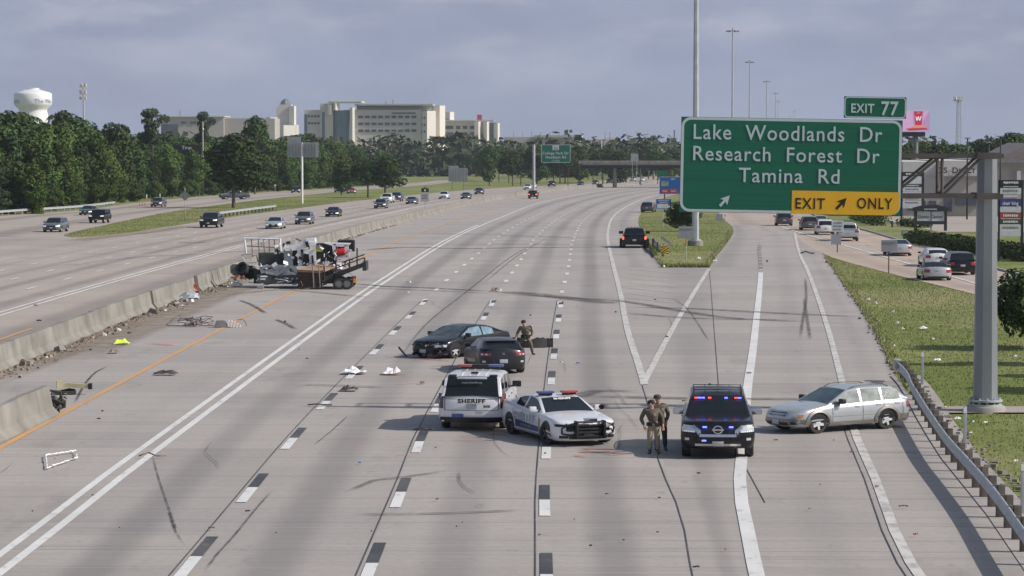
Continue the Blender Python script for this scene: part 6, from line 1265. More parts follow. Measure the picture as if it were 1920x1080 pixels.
def person(x, y, label, J, shirt, trous, hat=False, rz=0):
    e = empty('person', (x, y, zg(y)+.03), rz, label, 'person'); e.scale = (1, 1, VS)
    V = {k: Vector(v) for k, v in J.items()}
    V.setdefault('belly', (V['pelvis']+V['chest'])/2)
    js = []; ed = []; ix = {}
    def jn(k, p, r, par=None):
        ix[k] = len(js); js.append((*p, r)); 
        if par is not None: ed.append((ix[par], ix[k]))
    hd_ = V['head']; nk = V['neck']; up_ = (hd_-nk).normalized(); fw = V.get('face', Vector((0, -1, 0))).normalized(); sd_ = up_.cross(fw).normalized()
    jn('pelvis', V['pelvis'], (.13, .10)); jn('belly', V['belly'], (.12, .095), 'pelvis'); jn('chest', V['chest'], (.15, .11), 'belly'); jn('neck', nk, .058, 'chest')
    jn('jaw', nk+up_*.09+fw*.015, .070, 'neck'); jn('head', hd_, (.082, .098), 'jaw'); jn('crown', hd_+up_*.085, .07, 'head'); jn('nose', hd_+fw*.105-up_*.02, .013, 'head')
    for s in 'LR':
        q = 1 if s == 'L' else -1; jn('sh'+s, V['sh'+s], .068, 'chest'); jn('el'+s, V['el'+s], .044, 'sh'+s); jn('wr'+s, V['wr'+s], .030, 'el'+s)
        d = (V['wr'+s]-V['el'+s]).normalized(); p = V['wr'+s]+d*.055; jn('pa'+s, p, (.036, .022), 'wr'+s); sidev = d.cross(Vector((0, 1, 0))).normalized() if abs(d.y) < .9 else Vector((1, 0, 0)); crl = Vector((0, -1, 0)) if abs(d.y) < .8 else Vector((0, 0, -1))
        for n_, (o_, ln) in enumerate(((-.030, .058), (-.011, .070), (.009, .074), (.028, .064))):
            a = p+d*.05+sidev*o_; b = a+d*ln*.55+crl*.012; c_ = b+d*ln*.3+crl*.028; jn('f%s%d' % (s, n_), a, .0105, 'pa'+s); jn('g%s%d' % (s, n_), b, .0092, 'f%s%d' % (s, n_)); jn('h%s%d' % (s, n_), c_, .0075, 'g%s%d' % (s, n_))
        a = p-sidev*.038+d*.01; jn('t'+s, a, .012, 'pa'+s); jn('u'+s, a-sidev*.02+d*.035, .0095, 't'+s)
        jn('hp'+s, V['hp'+s], .098, 'pelvis'); jn('kn'+s, V['kn'+s], .062, 'hp'+s); jn('an'+s, V['an'+s], .036, 'kn'+s); jn('to'+s, V['to'+s], .024, 'an'+s)
    b = skin_mesh('body', js, ed, m_skin, e, 1)
    g = lambda k, r: (*V[k], r)
    mid = lambda a, b, t: V[a]+(V[b]-V[a])*t
    S = [g('pelvis', (.165, .125)), g('belly', (.155, .125)), g('chest', (.185, .14)), (*mid('chest', 'neck', .75), .085)]; Es = [(0, 1), (1, 2), (2, 3)]
    for s in 'LR':
        n = len(S); S += [g('sh'+s, .092), (*mid('sh'+s, 'el'+s, .5), .070), g('el'+s, .062), (*mid('el'+s, 'wr'+s, .85), .046)]; Es += [(2, n), (n, n+1), (n+1, n+2), (n+2, n+3)]
    skin_mesh('shirt', S, Es, shirt, e, 1)
    S = [g('pelvis', (.16, .125)), (*mid('pelvis', 'belly', .35), (.155, .12))]; Es = [(0, 1)]
    for s in 'LR':
        n = len(S); S += [g('hp'+s, .118), (*mid('hp'+s, 'kn'+s, .5), .10), g('kn'+s, .080), (*mid('kn'+s, 'an'+s, .5), .073), (*mid('kn'+s, 'an'+s, .92), .064)]; Es += [(0, n), (n, n+1), (n+1, n+2), (n+2, n+3), (n+3, n+4)]
    skin_mesh('trousers', S, Es, trous, e, 1)
    for s in 'LR':
        d = (V['to'+s]-V['an'+s]); skin_mesh('boot', [(*(V['an'+s]+Vector((0, 0, .06))), .055), (*V['an'+s], .056), (*(V['an'+s]+Vector((0, 0, -.035))), .05), (*(V['to'+s]), (.056, .045))], [(0, 1), (1, 2), (2, 3)], m_black, e, 1)
    p = mid('pelvis', 'belly', .35); q = MB(); q.lathe([(.165, -.03), (.17, 0), (.165, .03)], 20, 0, T(*p) @ Matrix.Diagonal((1.0, .78, 1, 1)), cap=False)
    for a, w_ in ((-150, .05), (-115, .04), (-60, .04), (-25, .06), (20, .04), (200, .05)): q.box(-w_, w_, -.03, .04, -.09, .03, 0, T(p.x+.17*math.cos(R(a)), p.y+.135*math.sin(R(a)), p.z, R(a)+math.pi/2), ch=.012)
    q.build('duty_belt', m_black, e)
    q = MB(); q.box(-.035, .035, -.015, .01, -.05, .05, 0, T(*(V['chest']+Vector((.09, -.155, .02))))); q.build('badge', m_chrome, e)
    mh = (Matrix.Translation(hd_)) @ Matrix((sd_, fw*-1, up_)).transposed().to_4x4()
    if hat:
        q = MB(); q.lathe([(.108, .02), (.112, .06), (.10, .11), (.06, .14), (0, .148)], 18, 0, mh @ T(0, .005, 0), cap=False); q.add([(-.08, -.09, .035), (.08, -.09, .035), (.06, -.19, .02), (-.06, -.19, .02)], [(0, 1, 2, 3)], 0, False, mh); q.build('cap', m_dkt, e, fix=True)
    else:
        q = MB(); q.lathe([(.098, .0), (.105, .045), (.095, .095), (.055, .125), (0, .132)], 18, 0, mh @ T(0, .022, 0), cap=False); q.build('hair', m_hair, e)
    for sx in (-.034, .034): q = MB(); q.lathe([(0, -.008), (.014, 0), (0, .008)], 8, 0, mh @ T(sx, -.092, .005)); q.build('eye', m_hair, e)
    for sx in (-1, 1): q = MB(); q.lathe([(0, -.012), (.03, 0), (0, .012)], 8, 0, mh @ T(sx*.088, .01, -.01, 0, 0, R(90))); q.build('ear', m_skin, e)
    return e
x, y = at(1224, 853); x2, y2 = at(1238, 846.5)
person(x, y, 'bareheaded officer in brown shirt and khaki trousers, nearer of the pair by the black SUV', dict(pelvis=(.03, .02, .93), chest=(-.03, 0, 1.27), neck=(-.04, -.01, 1.45), head=(-.05, -.02, 1.61), shL=(.15, 0, 1.39), elL=(.27, .03, 1.14), wrL=(.28, -.07, .92), shR=(-.23, 0, 1.39), elR=(-.33, .03, 1.12), wrR=(-.24, -.07, .90),
    hpL=(.12, .02, .90), knL=(.12, -.02, .49), anL=(.15, .02, .09), toL=(.20, -.13, .04), hpR=(-.06, .02, .90), knR=(-.09, -.03, .49), anR=(-.08, .02, .09), toR=(-.11, -.14, .04), face=(-.3, -1, -.1)), m_shirt, m_khaki)
person(x2, y2, 'taller officer in a dark cap standing just behind the bareheaded officer', dict(pelvis=(0, 0, .97), chest=(-.02, 0, 1.33), neck=(-.06, -.01, 1.52), head=(-.08, -.03, 1.68), shL=(.14, 0, 1.46), elL=(.22, .03, 1.18), wrL=(.17, -.08, .95), shR=(-.22, 0, 1.46), elR=(-.28, .04, 1.18), wrR=(-.22, -.08, 1.0),
    hpL=(.09, 0, .94), knL=(.12, -.02, .51), anL=(.14, .02, .09), toL=(.17, -.13, .04), hpR=(-.09, 0, .94), knR=(-.10, -.02, .51), anR=(-.10, .02, .09), toR=(-.12, -.13, .04), face=(-.6, -1, -.1)), m_shirt, m_dkt, True)
x, y = at(987, 667)
person(x, y, 'officer in olive uniform stepping wide beside the dark hatchback near the torn bumper', dict(pelvis=(-.03, .1, .86), chest=(-.05, .02, 1.18), neck=(-.07, -.02, 1.36), head=(-.11, -.04, 1.51), shL=(.13, .02, 1.31), elL=(.25, .10, 1.05), wrL=(.17, .0, .84), shR=(-.25, 0, 1.28), elR=(-.37, .02, 1.02), wrR=(-.42, -.12, .80),
    hpL=(.06, .1, .83), knL=(.19, .0, .48), anL=(.25, .05, .09), toL=(.36, -.06, .04), hpR=(-.13, .12, .83), knR=(-.32, .15, .48), anR=(-.42, .35, .09), toR=(-.47, .22, .04), face=(-.2, -1, -.25)), m_olive, m_olive)
# ---------------------------------------------------------------- the wrecked truck and trailer by the barrier
Yw = at(642, 543.5)[1]; sw = F/Yw; Xw = lambda px, dy=0: (px-VX)*(Yw+dy)/F
Zw = lambda py, dy=0: CH-(py-YH)*(Yw+dy)/F-zg(Yw)
ox = Xw(615); e = empty('utility_trailer', (ox, Yw, zg(Yw)+.03), 0, 'black tandem-axle flatbed trailer jammed against the overturned truck', 'trailer')
def wb(mb, p0, p1, y0, y1, m=0):                          # box between two photo corners at a real depth range
    mb.box(Xw(p0[0], y0)-ox, Xw(p1[0], y0)-ox, y0, y1, Zw(p1[1], y0), Zw(p0[1], y0), m); return mb
def wt(mb, pts, dy, r, m=0): mb.path([(Xw(a, dy)-ox, dy, Zw(b, dy)) for a, b in pts], r, 6, m); return mb
def slab(mb, pts, y0, y1, m=0):                           # polygon in the upright plane, pushed through a thickness
    n = len(pts); v = [(Xw(a, y0)-ox, y0, Zw(b, y0)) for a, b in pts]+[(Xw(a, y0)-ox, y1, Zw(b, y0)) for a, b in pts]; mb.add(v, [list(range(n)), list(range(n, 2*n))[::-1]]+[(i, n+i, n+(i+1) % n, (i+1) % n) for i in range(n)], m); return mb
m_trl = mat('trailer_black', (.035, .033, .032), .5, var=.3); m_ply = mat('plywood', (.33, .22, .14), .75, var=.2, scale=1.2, stretch=(1, 5, 1)); m_dbrn = mat('dark_brown_boards', (.06, .03, .02), .7, var=.4, scale=1, stretch=(1, 1, 14)); m_ww = mat('dirty_white_panel', (.74, .75, .77), .4, var=.15, scale=1.2); m_gg = mat('grey_blue_panel', (.34, .37, .40), .4, .1, .25, 1.5); m_mesh = mat('dark_green_canvas', (.05, .06, .05), .8, var=.4)
q = slab(MB(), [(604, 521), (684, 492), (686, 500), (606, 531)], -.02, .10); slab(q, [(604, 521), (684, 492), (686, 498), (606, 528)], 1.9, 2.0); q.build('side_beam', m_trl, e, fix=False)
q = slab(MB(), [(604, 523), (684, 494), (684, 496), (604, 525)], .1, 1.95); q.build('deck', m_dbrn, e, fix=False)
q = wt(MB(), [(607, 512), (640, 500), (683, 484)], 0, .04); wt(q, [(607, 505), (683, 478)], 1.9, .04); q.build('top_rail', m_trl, e, fix=False)
for a, b, c_ in ((607, 500, 528), (629, 488, 520), (655, 486, 508), (669, 466, 500), (683, 484, 508)): wt(MB(), [(a, b), (a, c_)], 0, .045).build('stake', m_trl, e, fix=False)
wb(MB(), (679, 492), (686, 509), -.05, 1.9).build('rear_crossmember', m_trl, e, fix=False)
for px_ in (635.5, 650):
    t_, mm_ = wheel_mb(.385, .24, 9); w = t_.build('wheel', m_tyre, e); mm_.build('rim', [m_steel, m_steel], w); w.location = (Xw(px_)-ox, -.12, .385*.87); w.rotation_euler = (0, 0, -math.pi/2); w.scale = (1, 1, VS)
    w = w.copy(); COL.objects.link(w); w.location.y = 1.95
q = MB(); rows = [[(Xw(a)-ox, yy, Zw(b)) for yy in (-.27, .05)] for a, b in ((620, 530), (623, 520), (628, 514.5), (643, 512), (657, 514), (661, 519), (664, 528))]; q.grid(rows, 0, False); q.build('fender', m_trl, e, fix=False)
q = wt(MB(), [(557, 538), (562, 528), (566, 538)], -.3, .05, 0); wt(q, [(586, 512), (590, 540), (612, 533)], -.2, .06); wt(q, [(555, 520), (610, 530)], 0, .06); wt(q, [(553, 520), (548, 530), (540, 533)], .4, .06); q.build('tongue', m_trl, e, fix=False)
wb(MB(), (659, 519), (667, 529), -.1, .3).build('tail_lamp', m_red, e, fix=False); wb(MB(), (661, 524), (668, 531), -.15, -.1).build('reflective_strip', m_syel, e, fix=False)
# timber on the trailer
t2 = empty('timber_stack', (ox, Yw, zg(Yw)+.03), 0, 'stack of brown sheet timber lying across the front of the black trailer', 'timber')
q = slab(MB(), [(556.5, 508), (603, 509), (602, 538), (558, 540)], -.1, .3, 0)
for k in range(5): slab(q, [(556, 508+k*6), (603.5, 509+k*5.6), (603.5, 510+k*5.6), (556, 509.2+k*6)], -.13, -.09, 1)
q.build('board_edges', [m_dbrn, m_black], t2, fix=False)
q = MB(); q.add([(Xw(a, b_)-ox, b_, Zw(c_, b_)) for a, c_, b_ in ((556, 507, -.12), (601, 509, -.12), (636, 497, 1.6), (610, 487, 2.4))]+[(Xw(a, b_)-ox, b_, Zw(c_, b_)-.12) for a, c_, b_ in ((556, 507, -.12), (601, 509, -.12), (636, 497, 1.6), (610, 487, 2.4))], [(0, 1, 2, 3), (4, 5, 6, 7), (0, 1, 5, 4), (1, 2, 6, 5), (2, 3, 7, 6), (3, 0, 4, 7)]); q.build('top_sheet', m_ply, t2, fix=False)
for a in (585, 597): wt(MB(), [(a, 500), (a+2, 541)], -.25, .035).build('strap_post', m_steel, t2, fix=False)
# the truck on its side
tr = empty('overturned_truck', (ox, Yw, zg(Yw)+.03), 0, 'silver and white work truck lying on its side against the median barrier, torn apart', 'wrecked truck')
q = slab(MB(), [(484, 500), (520, 498), (553, 500), (556, 516), (520, 518), (488, 514)], 1.2, 1.6); q.build('side_panel', m_gg, tr, fix=False); wb(MB(), (480, 516), (556, 534), 1.7, 2.6).build('chassis', m_steel, tr, fix=False)
q = slab(MB(), [(430, 500), (434, 497), (444, 497), (449, 505), (447, 517), (436, 518), (430, 512)], 2.2, 2.7); q.build('front_fender', mat('dull_green_metal', (.13, .145, .12), .5, .2, .35, 4), tr, fix=False)
for wx_, wy_, dy in ((453, 505, 2.0), (468, 512, 2.4)):
    t_, mm_ = wheel_mb(.42, .26, 6); w = t_.build('wheel', m_tyre, tr); mm_.build('rim', [m_rimdark, m_black], w); w.location = (Xw(wx_, dy)-ox, dy, Zw(wy_, dy)); w.rotation_euler = (R(8), R(25), R(60) if wx_ < 460 else R(-75))
q = wb(MB(), (483, 476), (531, 500), 2.0, 3.4); q.build('canvas_box', m_mesh, tr, fix=False)
q = wt(MB(), [(455, 448), (486, 448.5), (522, 449.5)], 3.2, .055); wt(q, [(457, 449), (460, 476)], 3.2, .07); wt(q, [(524, 448), (526, 500)], 2.6, .07)
q.build('rack_frame', m_ww, tr, fix=False); q = MB()
for a in (470, 483, 493, 503, 513): wt(q, [(a, 449), (a+2.5, 483)], 3.2, .035)
wt(q, [(457, 462), (524, 466)], 3.25, .03); q.build('rack_slats', mat('rusty_slats', (.22, .15, .11), .7, var=.3), tr, fix=False)
q = wt(MB(), [(451, 481), (455, 478), (470, 477), (480, 481), (482, 492)], 2.4, .04); wt(q, [(458, 494), (480, 493)], 1.9, .045); wt(q, [(461, 493), (462, 512)], 1.9, .06); wt(q, [(452, 483), (457, 489)], 2.3, .03); q.build('bent_rail', m_galv, tr, fix=False)
q = slab(MB(), [(530, 470), (545, 467), (549, 500), (533, 500)], 1.4, 1.6, 0); slab(q, [(556, 470), (562, 468), (566, 500), (558, 500)], 1.3, 1.5, 1); slab(q, [(568, 469), (590, 469), (592, 498), (580, 499), (578, 478), (568, 476)], 1.2, 1.5, 1); slab(q, [(532, 466), (575, 455), (590, 455), (588, 461), (560, 470), (534, 472)], 1.2, 2.8, 1); slab(q, [(572, 449), (589, 448), (590, 460), (574, 462)], 2.0, 3.2, 1); slab(q, [(583, 480), (586, 480), (588, 495), (584, 495)], 1.15, 1.2, 2)
q.build('cab_shell', [m_gg, m_ww, m_black], tr, fix=False)
q = wb(MB(), (547, 470), (582, 500), 1.7, 2.8, 0); slab(q, [(570, 455), (576, 453), (580, 466), (574, 464)], 1.1, 1.2, 0); q.build('cab_opening', m_black, tr, fix=False)
wb(MB(), (561, 472), (567, 494), 1.6, 1.75).build('seat_back', mat('tan_seat', (.28, .24, .2), .8), tr, fix=False)
wb(MB(), (592, 458), (628, 497), 1.6, 3.0).build('tool_box', m_black, tr, fix=False); q = slab(MB(), [(590, 461), (603, 462), (604, 473), (591, 473)], 1.4, 1.5); q.build('yellow_placard', mat('acid_yellow', (.52, .52, .06), .5, var=.2), tr, fix=False)
q = slab(MB(), [(606, 457), (655, 458), (652, 462), (640, 464), (622, 462)], 1.3, 2.6, 0); slab(q, [(622, 462), (628, 462), (630, 480), (624, 478)], 1.3, 1.5, 0); slab(q, [(645, 461), (652, 461), (655, 487), (648, 487)], 1.3, 1.5, 0); slab(q, [(628, 478), (650, 480), (650, 486), (632, 484)], 1.3, 1.4, 0); q.build('torn_door', m_ww, tr, fix=False)
q = MB(); q.lathe([(.0, -.3), (.22, -.28), (.22, .28), (.12, .34), (0, .36)], 16, 0, T(Xw(637, 1.3)-ox, 1.3, Zw(474, 1.3), 0, 0, R(80))); q.build('red_drum', mat('red_plastic', (.50, .03, .02), .4, var=.2), tr)
q = wb(MB(), (632, 452), (663, 473), 2.8, 3.8); q.box(Xw(640, 3)-ox, Xw(660, 3)-ox, 2.7, 3.9, Zw(453, 3), Zw(451, 3)); q.build('black_bin', m_dark, tr, fix=False)
rr = random.Random(17); q = MB()
for k in range(34):
    a = rr.uniform(538, 592); b = rr.uniform(447, 462); dy = rr.uniform(1.6, 3.0); wt(q, [(a, b), (a+rr.uniform(-12, 12), b+rr.uniform(-5, 5))], dy, rr.uniform(.015, .04), rr.choice([0, 1, 0, 2]))
for k in range(30):
    a = rr.uniform(606, 655); b = rr.uniform(474, 502); dy = rr.uniform(.4, 1.6); wt(q, [(a, b), (a+rr.uniform(-7, 9), b+rr.uniform(-9, 9))], dy, rr.uniform(.015, .045), rr.choice([0, 1, 2]))
for k in range(60):
    a = rr.uniform(470, 560); b = rr.uniform(500, 537); dy = rr.uniform(.6, 1.5); wt(q, [(a, b), (a+rr.uniform(-14, 14), b+rr.uniform(-5, 5))], dy, rr.uniform(.015, .05), rr.choice([0, 1, 2, 2]))
q.build('tangled_pipes', [m_galv, m_ww, m_trl], tr, fix=False)
q = MB()
for k in range(60):
    a = rr.uniform(485, 660); b = rr.uniform(455, 515); s_ = rr.uniform(.03, .11); q.box(-s_*1.5, s_*1.5, -.012, .012, -s_, s_, rr.choice([0, 0, 1, 2]), T(Xw(a, 1.1)-ox, rr.uniform(.8, 1.5), Zw(b, 1.1), rr.uniform(-1, 1), rr.uniform(-1, 1), rr.uniform(-1, 1)))
q.build('torn_panels', [m_ww, m_gg, m_black], tr, fix=False)
# hidden faces: the load lying behind keeps the wreck solid from the side
wb(MB(), (474, 508), (640, 533), 2.2, 3.6).build('load_bed', m_trl, tr, fix=False)
# ---------------------------------------------------------------- debris
def crumple(mb, w, d, h, seed, m=0, jag=.5, n=5, M=None):
    r_ = random.Random(seed); rows = []
    for i in range(n+1):
        rows.append([((j/n-.5)*w*(1+r_.uniform(-jag, jag)*.3), (i/n-.5)*d*(1+r_.uniform(-jag, jag)*.3), max(.004, h*r_.random()*(1 if 0 < i < n and 0 < j < n else .35))) for j in range(n+1)])
    mb.grid(rows, m, False, M)
    o = [(x_, y_, max(.002, z_*.0+.002)) for rw in rows for x_, y_, z_ in [rw[0], rw[-1]]]; return mb
def debris(px, py, wpx, hpx, m, label, name='debris', cat='debris', group=None, seed=None, rz=0, kind='crumple'):
    x, y = at(px, py); s = F/y; w = wpx/s; dep = max(.06, hpx/s*(F/y and y/CH)*.30); h = hpx/s*1.15; seed = seed or int(px*3+py); q = MB()
    if kind == 'crumple': crumple(q, w, min(dep, w*1.2), h, seed, 0)
    elif kind == 'shard': r_ = random.Random(seed); q.prism([(w*.5*math.cos(a)*r_.uniform(.5, 1), w*.4*math.sin(a)*r_.uniform(.4, 1)) for a in [k*math.pi/3 for k in range(6)]], 0, max(.02, h*.6))
    elif kind == 'rod': r_ = random.Random(seed); pts = [(-w/2, 0, .03), (-w*.15, r_.uniform(-.2, .2)*w, max(.03, h*.7)), (w*.2, r_.uniform(-.15, .15)*w, .04), (w/2, r_.uniform(-.2, .2)*w, .03)]; q.path(pts, max(.018, 1.4/s))
    o = q.build(name, m, None, (x, y, zg(y)+.075)); o.rotation_euler = (0, 0, rz); return tag(o, label, cat, group)
m_wd = mat('white_debris', (.72, .72, .72), .6, var=.1); m_dd = mat('dark_debris', (.045, .042, .04), .7, var=.3); m_bd = mat('brown_debris', (.22, .165, .12), .8, var=.3); m_hv = mat('hi_vis_yellow', (.62, .80, .05), .7); m_py = mat('pale_yellow_beam', (.52, .47, .27), .5, var=.15); m_rd2 = mat('red_debris', (.50, .06, .03), .5, var=.2)
for a in [(664, 703, 46, 12, m_wd, 'crumpled white sheet, wider of the two white heaps left of the cars', 'crumple'), (735, 704, 30, 12, m_wd, 'smaller crumpled white heap beside the orange paint left of the cars', 'crumple'), (229, 648, 26, 9, m_hv, 'fluorescent yellow vest dropped on the left shoulder', 'crumple'),
    (310, 705, 42, 7, m_dd, 'dark torn strip lying between the yellow line and the double white line', 'crumple'), (655, 735, 32, 9, m_dd, 'dark torn chunk just right of a lane dash above the sheriff SUV', 'crumple'), (792, 723, 15, 6, m_bd, 'small rounded brown lump left of the sheriff SUV roof', 'shard'), (600, 765, 46, 5, m_dd, 'thin curved dark strip near the lane dash left of the sheriff SUV', 'rod'),
    (795, 812, 40, 6, m_dd, 'black bent bracket in the shadow beside the sheriff SUV', 'rod'), (285, 862, 50, 10, m_bd, 'bent brown rod lying across the double white line', 'rod'), (102, 865, 4, 2, m_dd, 'tiny dark scrap beside the white plastic frame', 'shard'), (397, 998, 12, 4, m_bd, 'small metal fitting by the lowest lane dash', 'rod'),
    (675, 873, 8, 3, mat('blue_scrap', (.05, .2, .5), .5), 'small bright blue scrap in the lane left of the lane joint', 'shard'), (1083, 685, 9, 3, mat('violet_scrap', (.15, .1, .5), .5), 'small violet scrap right of the dark hatchback', 'shard'), (1053, 683, 8, 3, m_wd, 'small white scrap just left of the violet scrap', 'shard'),
    (929, 548, 17, 7, m_bd, 'brown crushed lump on the lane line where the tar seal crosses', 'crumple'), (767, 532, 9, 4, m_wd, 'white scrap right of the trailer', 'shard'), (765, 551, 7, 3, m_wd, 'smaller white scrap below the trailer wheels', 'shard'), (1438, 493, 4, 5, m_dd, 'small upright black object on the ramp between the lane marks', 'shard'), (1514, 477, 26, 5, m_dd, 'dark spidery scrap lying on the ramp edge line', 'rod'),
    (1694, 957, 18, 4, m_bd, 'small brown strip near the lower right edge line', 'rod'), (1717, 1010, 9, 3, m_rd2, 'tiny red scrap near the lower right edge line', 'rod'), (365, 549, 11, 14, m_rd2, 'red-brown box leaning at the foot of the median barrier', 'crumple'), (355, 562, 36, 12, m_gg, 'grey torn metal heap near the foot of the median barrier', 'crumple'),
    (248, 586, 14, 14, m_wd, 'upright white torn panel at the foot of the median barrier', 'crumple'), (202, 605, 12, 5, m_wd, 'small white block at the foot of the median barrier', 'shard'), (445, 539, 18, 8, m_wd, 'white splintered piece below the red debris', 'crumple'), (430, 524, 24, 12, m_rd2, 'bright red crushed container at the left end of the overturned truck', 'crumple'), (455, 524, 32, 14, mat('dark_red_panel', (.13, .04, .03), .6), 'dark red curved panel under the overturned truck', 'crumple'),
    (404, 527, 12, 8, m_dd, 'dark can-shaped piece left of the red container', 'shard'), (1305, 1072, 12, 3, m_dd, 'small dark scrap at the bottom edge on the long joint', 'rod'), (1645, 918, 10, 3, m_bd, 'brown scrap left of the lower edge line', 'shard'), (170, 660, 9, 4, m_dd, 'small black lump left of the yellow vest', 'shard'), (213, 664, 18, 5, m_bd, 'flat grey-brown scrap below the yellow vest', 'crumple')]:
    debris(a[0], a[1], a[2], a[3], a[4], a[5], kind=a[6], name={'vest': 'vest'}.get('', 'debris'))
# wire tangle and crate on the yellow line
x, y = at(362, 614); e = empty('wire_tangle', (x, y, zg(y)+.07), 0, 'tangle of looped wires and crushed metal beside the yellow line', 'debris'); q = MB(); r_ = random.Random(9)
for k in range(7):
    pts = [(r_.uniform(-.1, .2)+.45*math.cos(t+k)*r_.uniform(.6, 1.1)*(1 if k < 4 else 2), .3*math.sin(t), .05+.30*abs(math.sin(t*.5+k))*r_.uniform(.7, 1.4)) for t in [j*.6 for j in range(9)]]; q.path(pts, .014, 5)
q.build('wire', m_dd, e); q = MB()
for k in range(9): s_ = r_.uniform(.04, .11); q.box(-s_, s_, -s_*.6, s_*.6, 0, s_*1.6, 0, T(-.15+r_.uniform(-.2, .35), r_.uniform(-.15, .15), .02, r_.uniform(0, 3), r_.uniform(-.5, .5)))
q.build('crushed_metal', m_steel, e); MB().box(-1.2, -.3, -.05, .05, .01, .04, 0, T(rz=.1)).box(.3, 1.3, -.04, .04, .01, .04).build('strip', m_dd, e)
x, y = at(424, 615); e = empty('wire_crate', (x, y, zg(y)+.07), 0, 'crushed grey and white crate on the yellow line right of the wire tangle', 'debris'); MB().box(-.55, .05, -.25, .25, 0, .28, tx=.1, ty=.1).build('crate', m_steel, e); q = MB()
for k in range(5): q.box(.1+k*.12, .16+k*.12, -.2, .2, .0, .30, 0, T(rz=.1, ry=.1*k))
q.build('white_slats', m_wd, e); MB().path([(.5, 0, .3), (.75, .05, .36), (.9, .1, .2), (.95, .1, .02)], .015, 5).build('hook', m_dd, e)
# mangled end of the loose barrier and the pale beam
x, y = at(96, 776); e = empty('mangled_metal', (x, y, zg(y)+.05), 0, 'mangled dark metal and mesh piled against the end of the loose barrier', 'debris'); q = MB(); r_ = random.Random(12)
for k in range(24): s_ = r_.uniform(.06, .2); q.box(-s_, s_, -.02, .02, -s_*1.3, s_*1.3, r_.choice([0, 0, 1, 2]), T(r_.uniform(-.25, .35), r_.uniform(-.2, .3), r_.uniform(.12, .52), r_.uniform(-1, 1), r_.uniform(-1, 1), r_.uniform(-1, 1)))
q.path([(-.3, 0, .65), (-.1, -.1, .72), (.3, .0, .66), (.35, .05, .3)], .04); q.build('torn_metal', [m_dd, m_bd, m_signback], e, fix=False)
x, y = at(140, 741); e = empty('bumper_beam', (x, y, zg(y)+.05), 0, 'pale yellow beam sticking up from bent metal beside the loose barrier', 'debris'); s = F/y; q = MB(); q.box(-.52, .50, -.07, .07, .22, .36, 0, T(ry=R(3))); q.box(-.62, -.40, -.1, .1, .20, .46, 0, T(rz=.3)); q.build('beam', m_py, e, fix=False); MB().box(.48, .60, -.09, .09, .16, .36).build('beam_end', m_black, e)
q = MB(); q.path([(-.6, 0, .05), (-.2, .1, .14), (.0, 0, .12), (-.1, .1, .02)], .05); q.box(-.75, .05, -.2, .1, .0, .10, 0, T(rz=.2)); q.build('bracket', m_dd, e)
# thin white plastic frame
P4 = [at(*p) for p in ((85, 860), (141, 852), (145, 864), (88, 884))]; x, y = P4[0]; q = MB()
for i in range(4):
    a = Vector((P4[i][0]-x, P4[i][1]-y, .0)); b = Vector((P4[(i+1) % 4][0]-x, P4[(i+1) % 4][1]-y, 0)); r_ = random.Random(i)
    for k in range(7): p = a+(b-a)*(k/7); n2 = a+(b-a)*((k+1)/7); w_ = r_.uniform(.04, .11); q.tube(p+Vector((0, 0, .02)), n2+Vector((0, r_.uniform(-.1, .1), .02+r_.uniform(0, .03))), w_*.28, None, 4)
tag(q.build('plastic_frame', m_wd, None, (x, y, zg(y)+.07)), 'white torn plastic strip lying in an open rectangle on the left lane', 'debris')
# torn bumper cover behind the officer
x, y = at(1014, 653); e = empty('bumper_cover', (x, y, zg(y)+.03), 0, 'torn black bumper cover standing on edge behind the officer in olive', 'debris'); q = MB(); r_ = random.Random(5); rows = []
for i in range(17):
    u = i/16; w_ = (u-.5)*2; top = .42+r_.uniform(-.07, .04) if not .32 < u < .48 else .30; rows.append([(w_*1.0+.05, .10-.35*(1-w_*w_), z_) for z_ in (0, top*.5, top)])
    if i > 13: rows[-1] = [(.55+.14*(i-13), .10+.0*i, z_) for z_ in (0, top*.5, top)]
q.grid(rows, 0, False); o = q.build('cover', m_dd, e, fix=False); sd = o.modifiers.new('s', 'SOLIDIFY'); sd.thickness = .015; e.location.x -= .45
# bucket, sheet and litter
x, y = at(488, 543); q = MB(); q.lathe([(.13, -.19), (.16, .19), (.15, .19), (.12, -.18)], 16, 0, T(0, 0, .17, 0, 0, R(90))); tag(q.build('bucket', m_galv, None, (x, y, zg(y)+.04)), 'silver bucket on its side in front of the overturned truck', 'bucket')
debris(500, 531, 60, 5, m_gg, 'flat grey sheet under the front of the overturned truck'); debris(540, 532, 26, 8, m_ww, 'pale splintered board in front of the overturned truck', kind='rod')
for k, (px, py, w_) in enumerate(((1731, 619, 15), (1757, 679, 14), (1642, 572, 5), (1628, 565, 7), (1675, 588, 5), (1683, 609, 5), (1693, 620, 6), (1657, 637, 6), (1658, 645, 7), (1676, 652, 5), (1750, 640, 6), (1774, 768, 5), (1795, 790, 12), (1825, 796, 5), (1848, 797, 9), (1820, 817, 6), (1310, 487, 7), (1340, 492, 8), (1265, 500, 5), (1245, 503, 5), (1904, 672, 7), (1905, 870, 8))):
    debris(px, py, w_, 4, m_wd, 'small piece of white litter lying in the right-hand grass', name='litter', cat='litter', group='white litter in the grass', seed=k+3)
r_ = random.Random(77)
for k in range(46):
    px = r_.uniform(60, 1650); py = r_.uniform(560, 1070); debris(px, py, r_.uniform(3, 9), r_.uniform(2, 4), r_.choice([m_dd, m_dd, m_bd]), 'small dark crumb of debris scattered on the concrete lanes', group='small dark debris on the lanes', kind=r_.choice(['shard', 'rod', 'shard']), seed=k)
q = MB()                                                   # broken stone and dirt along the barrier foot
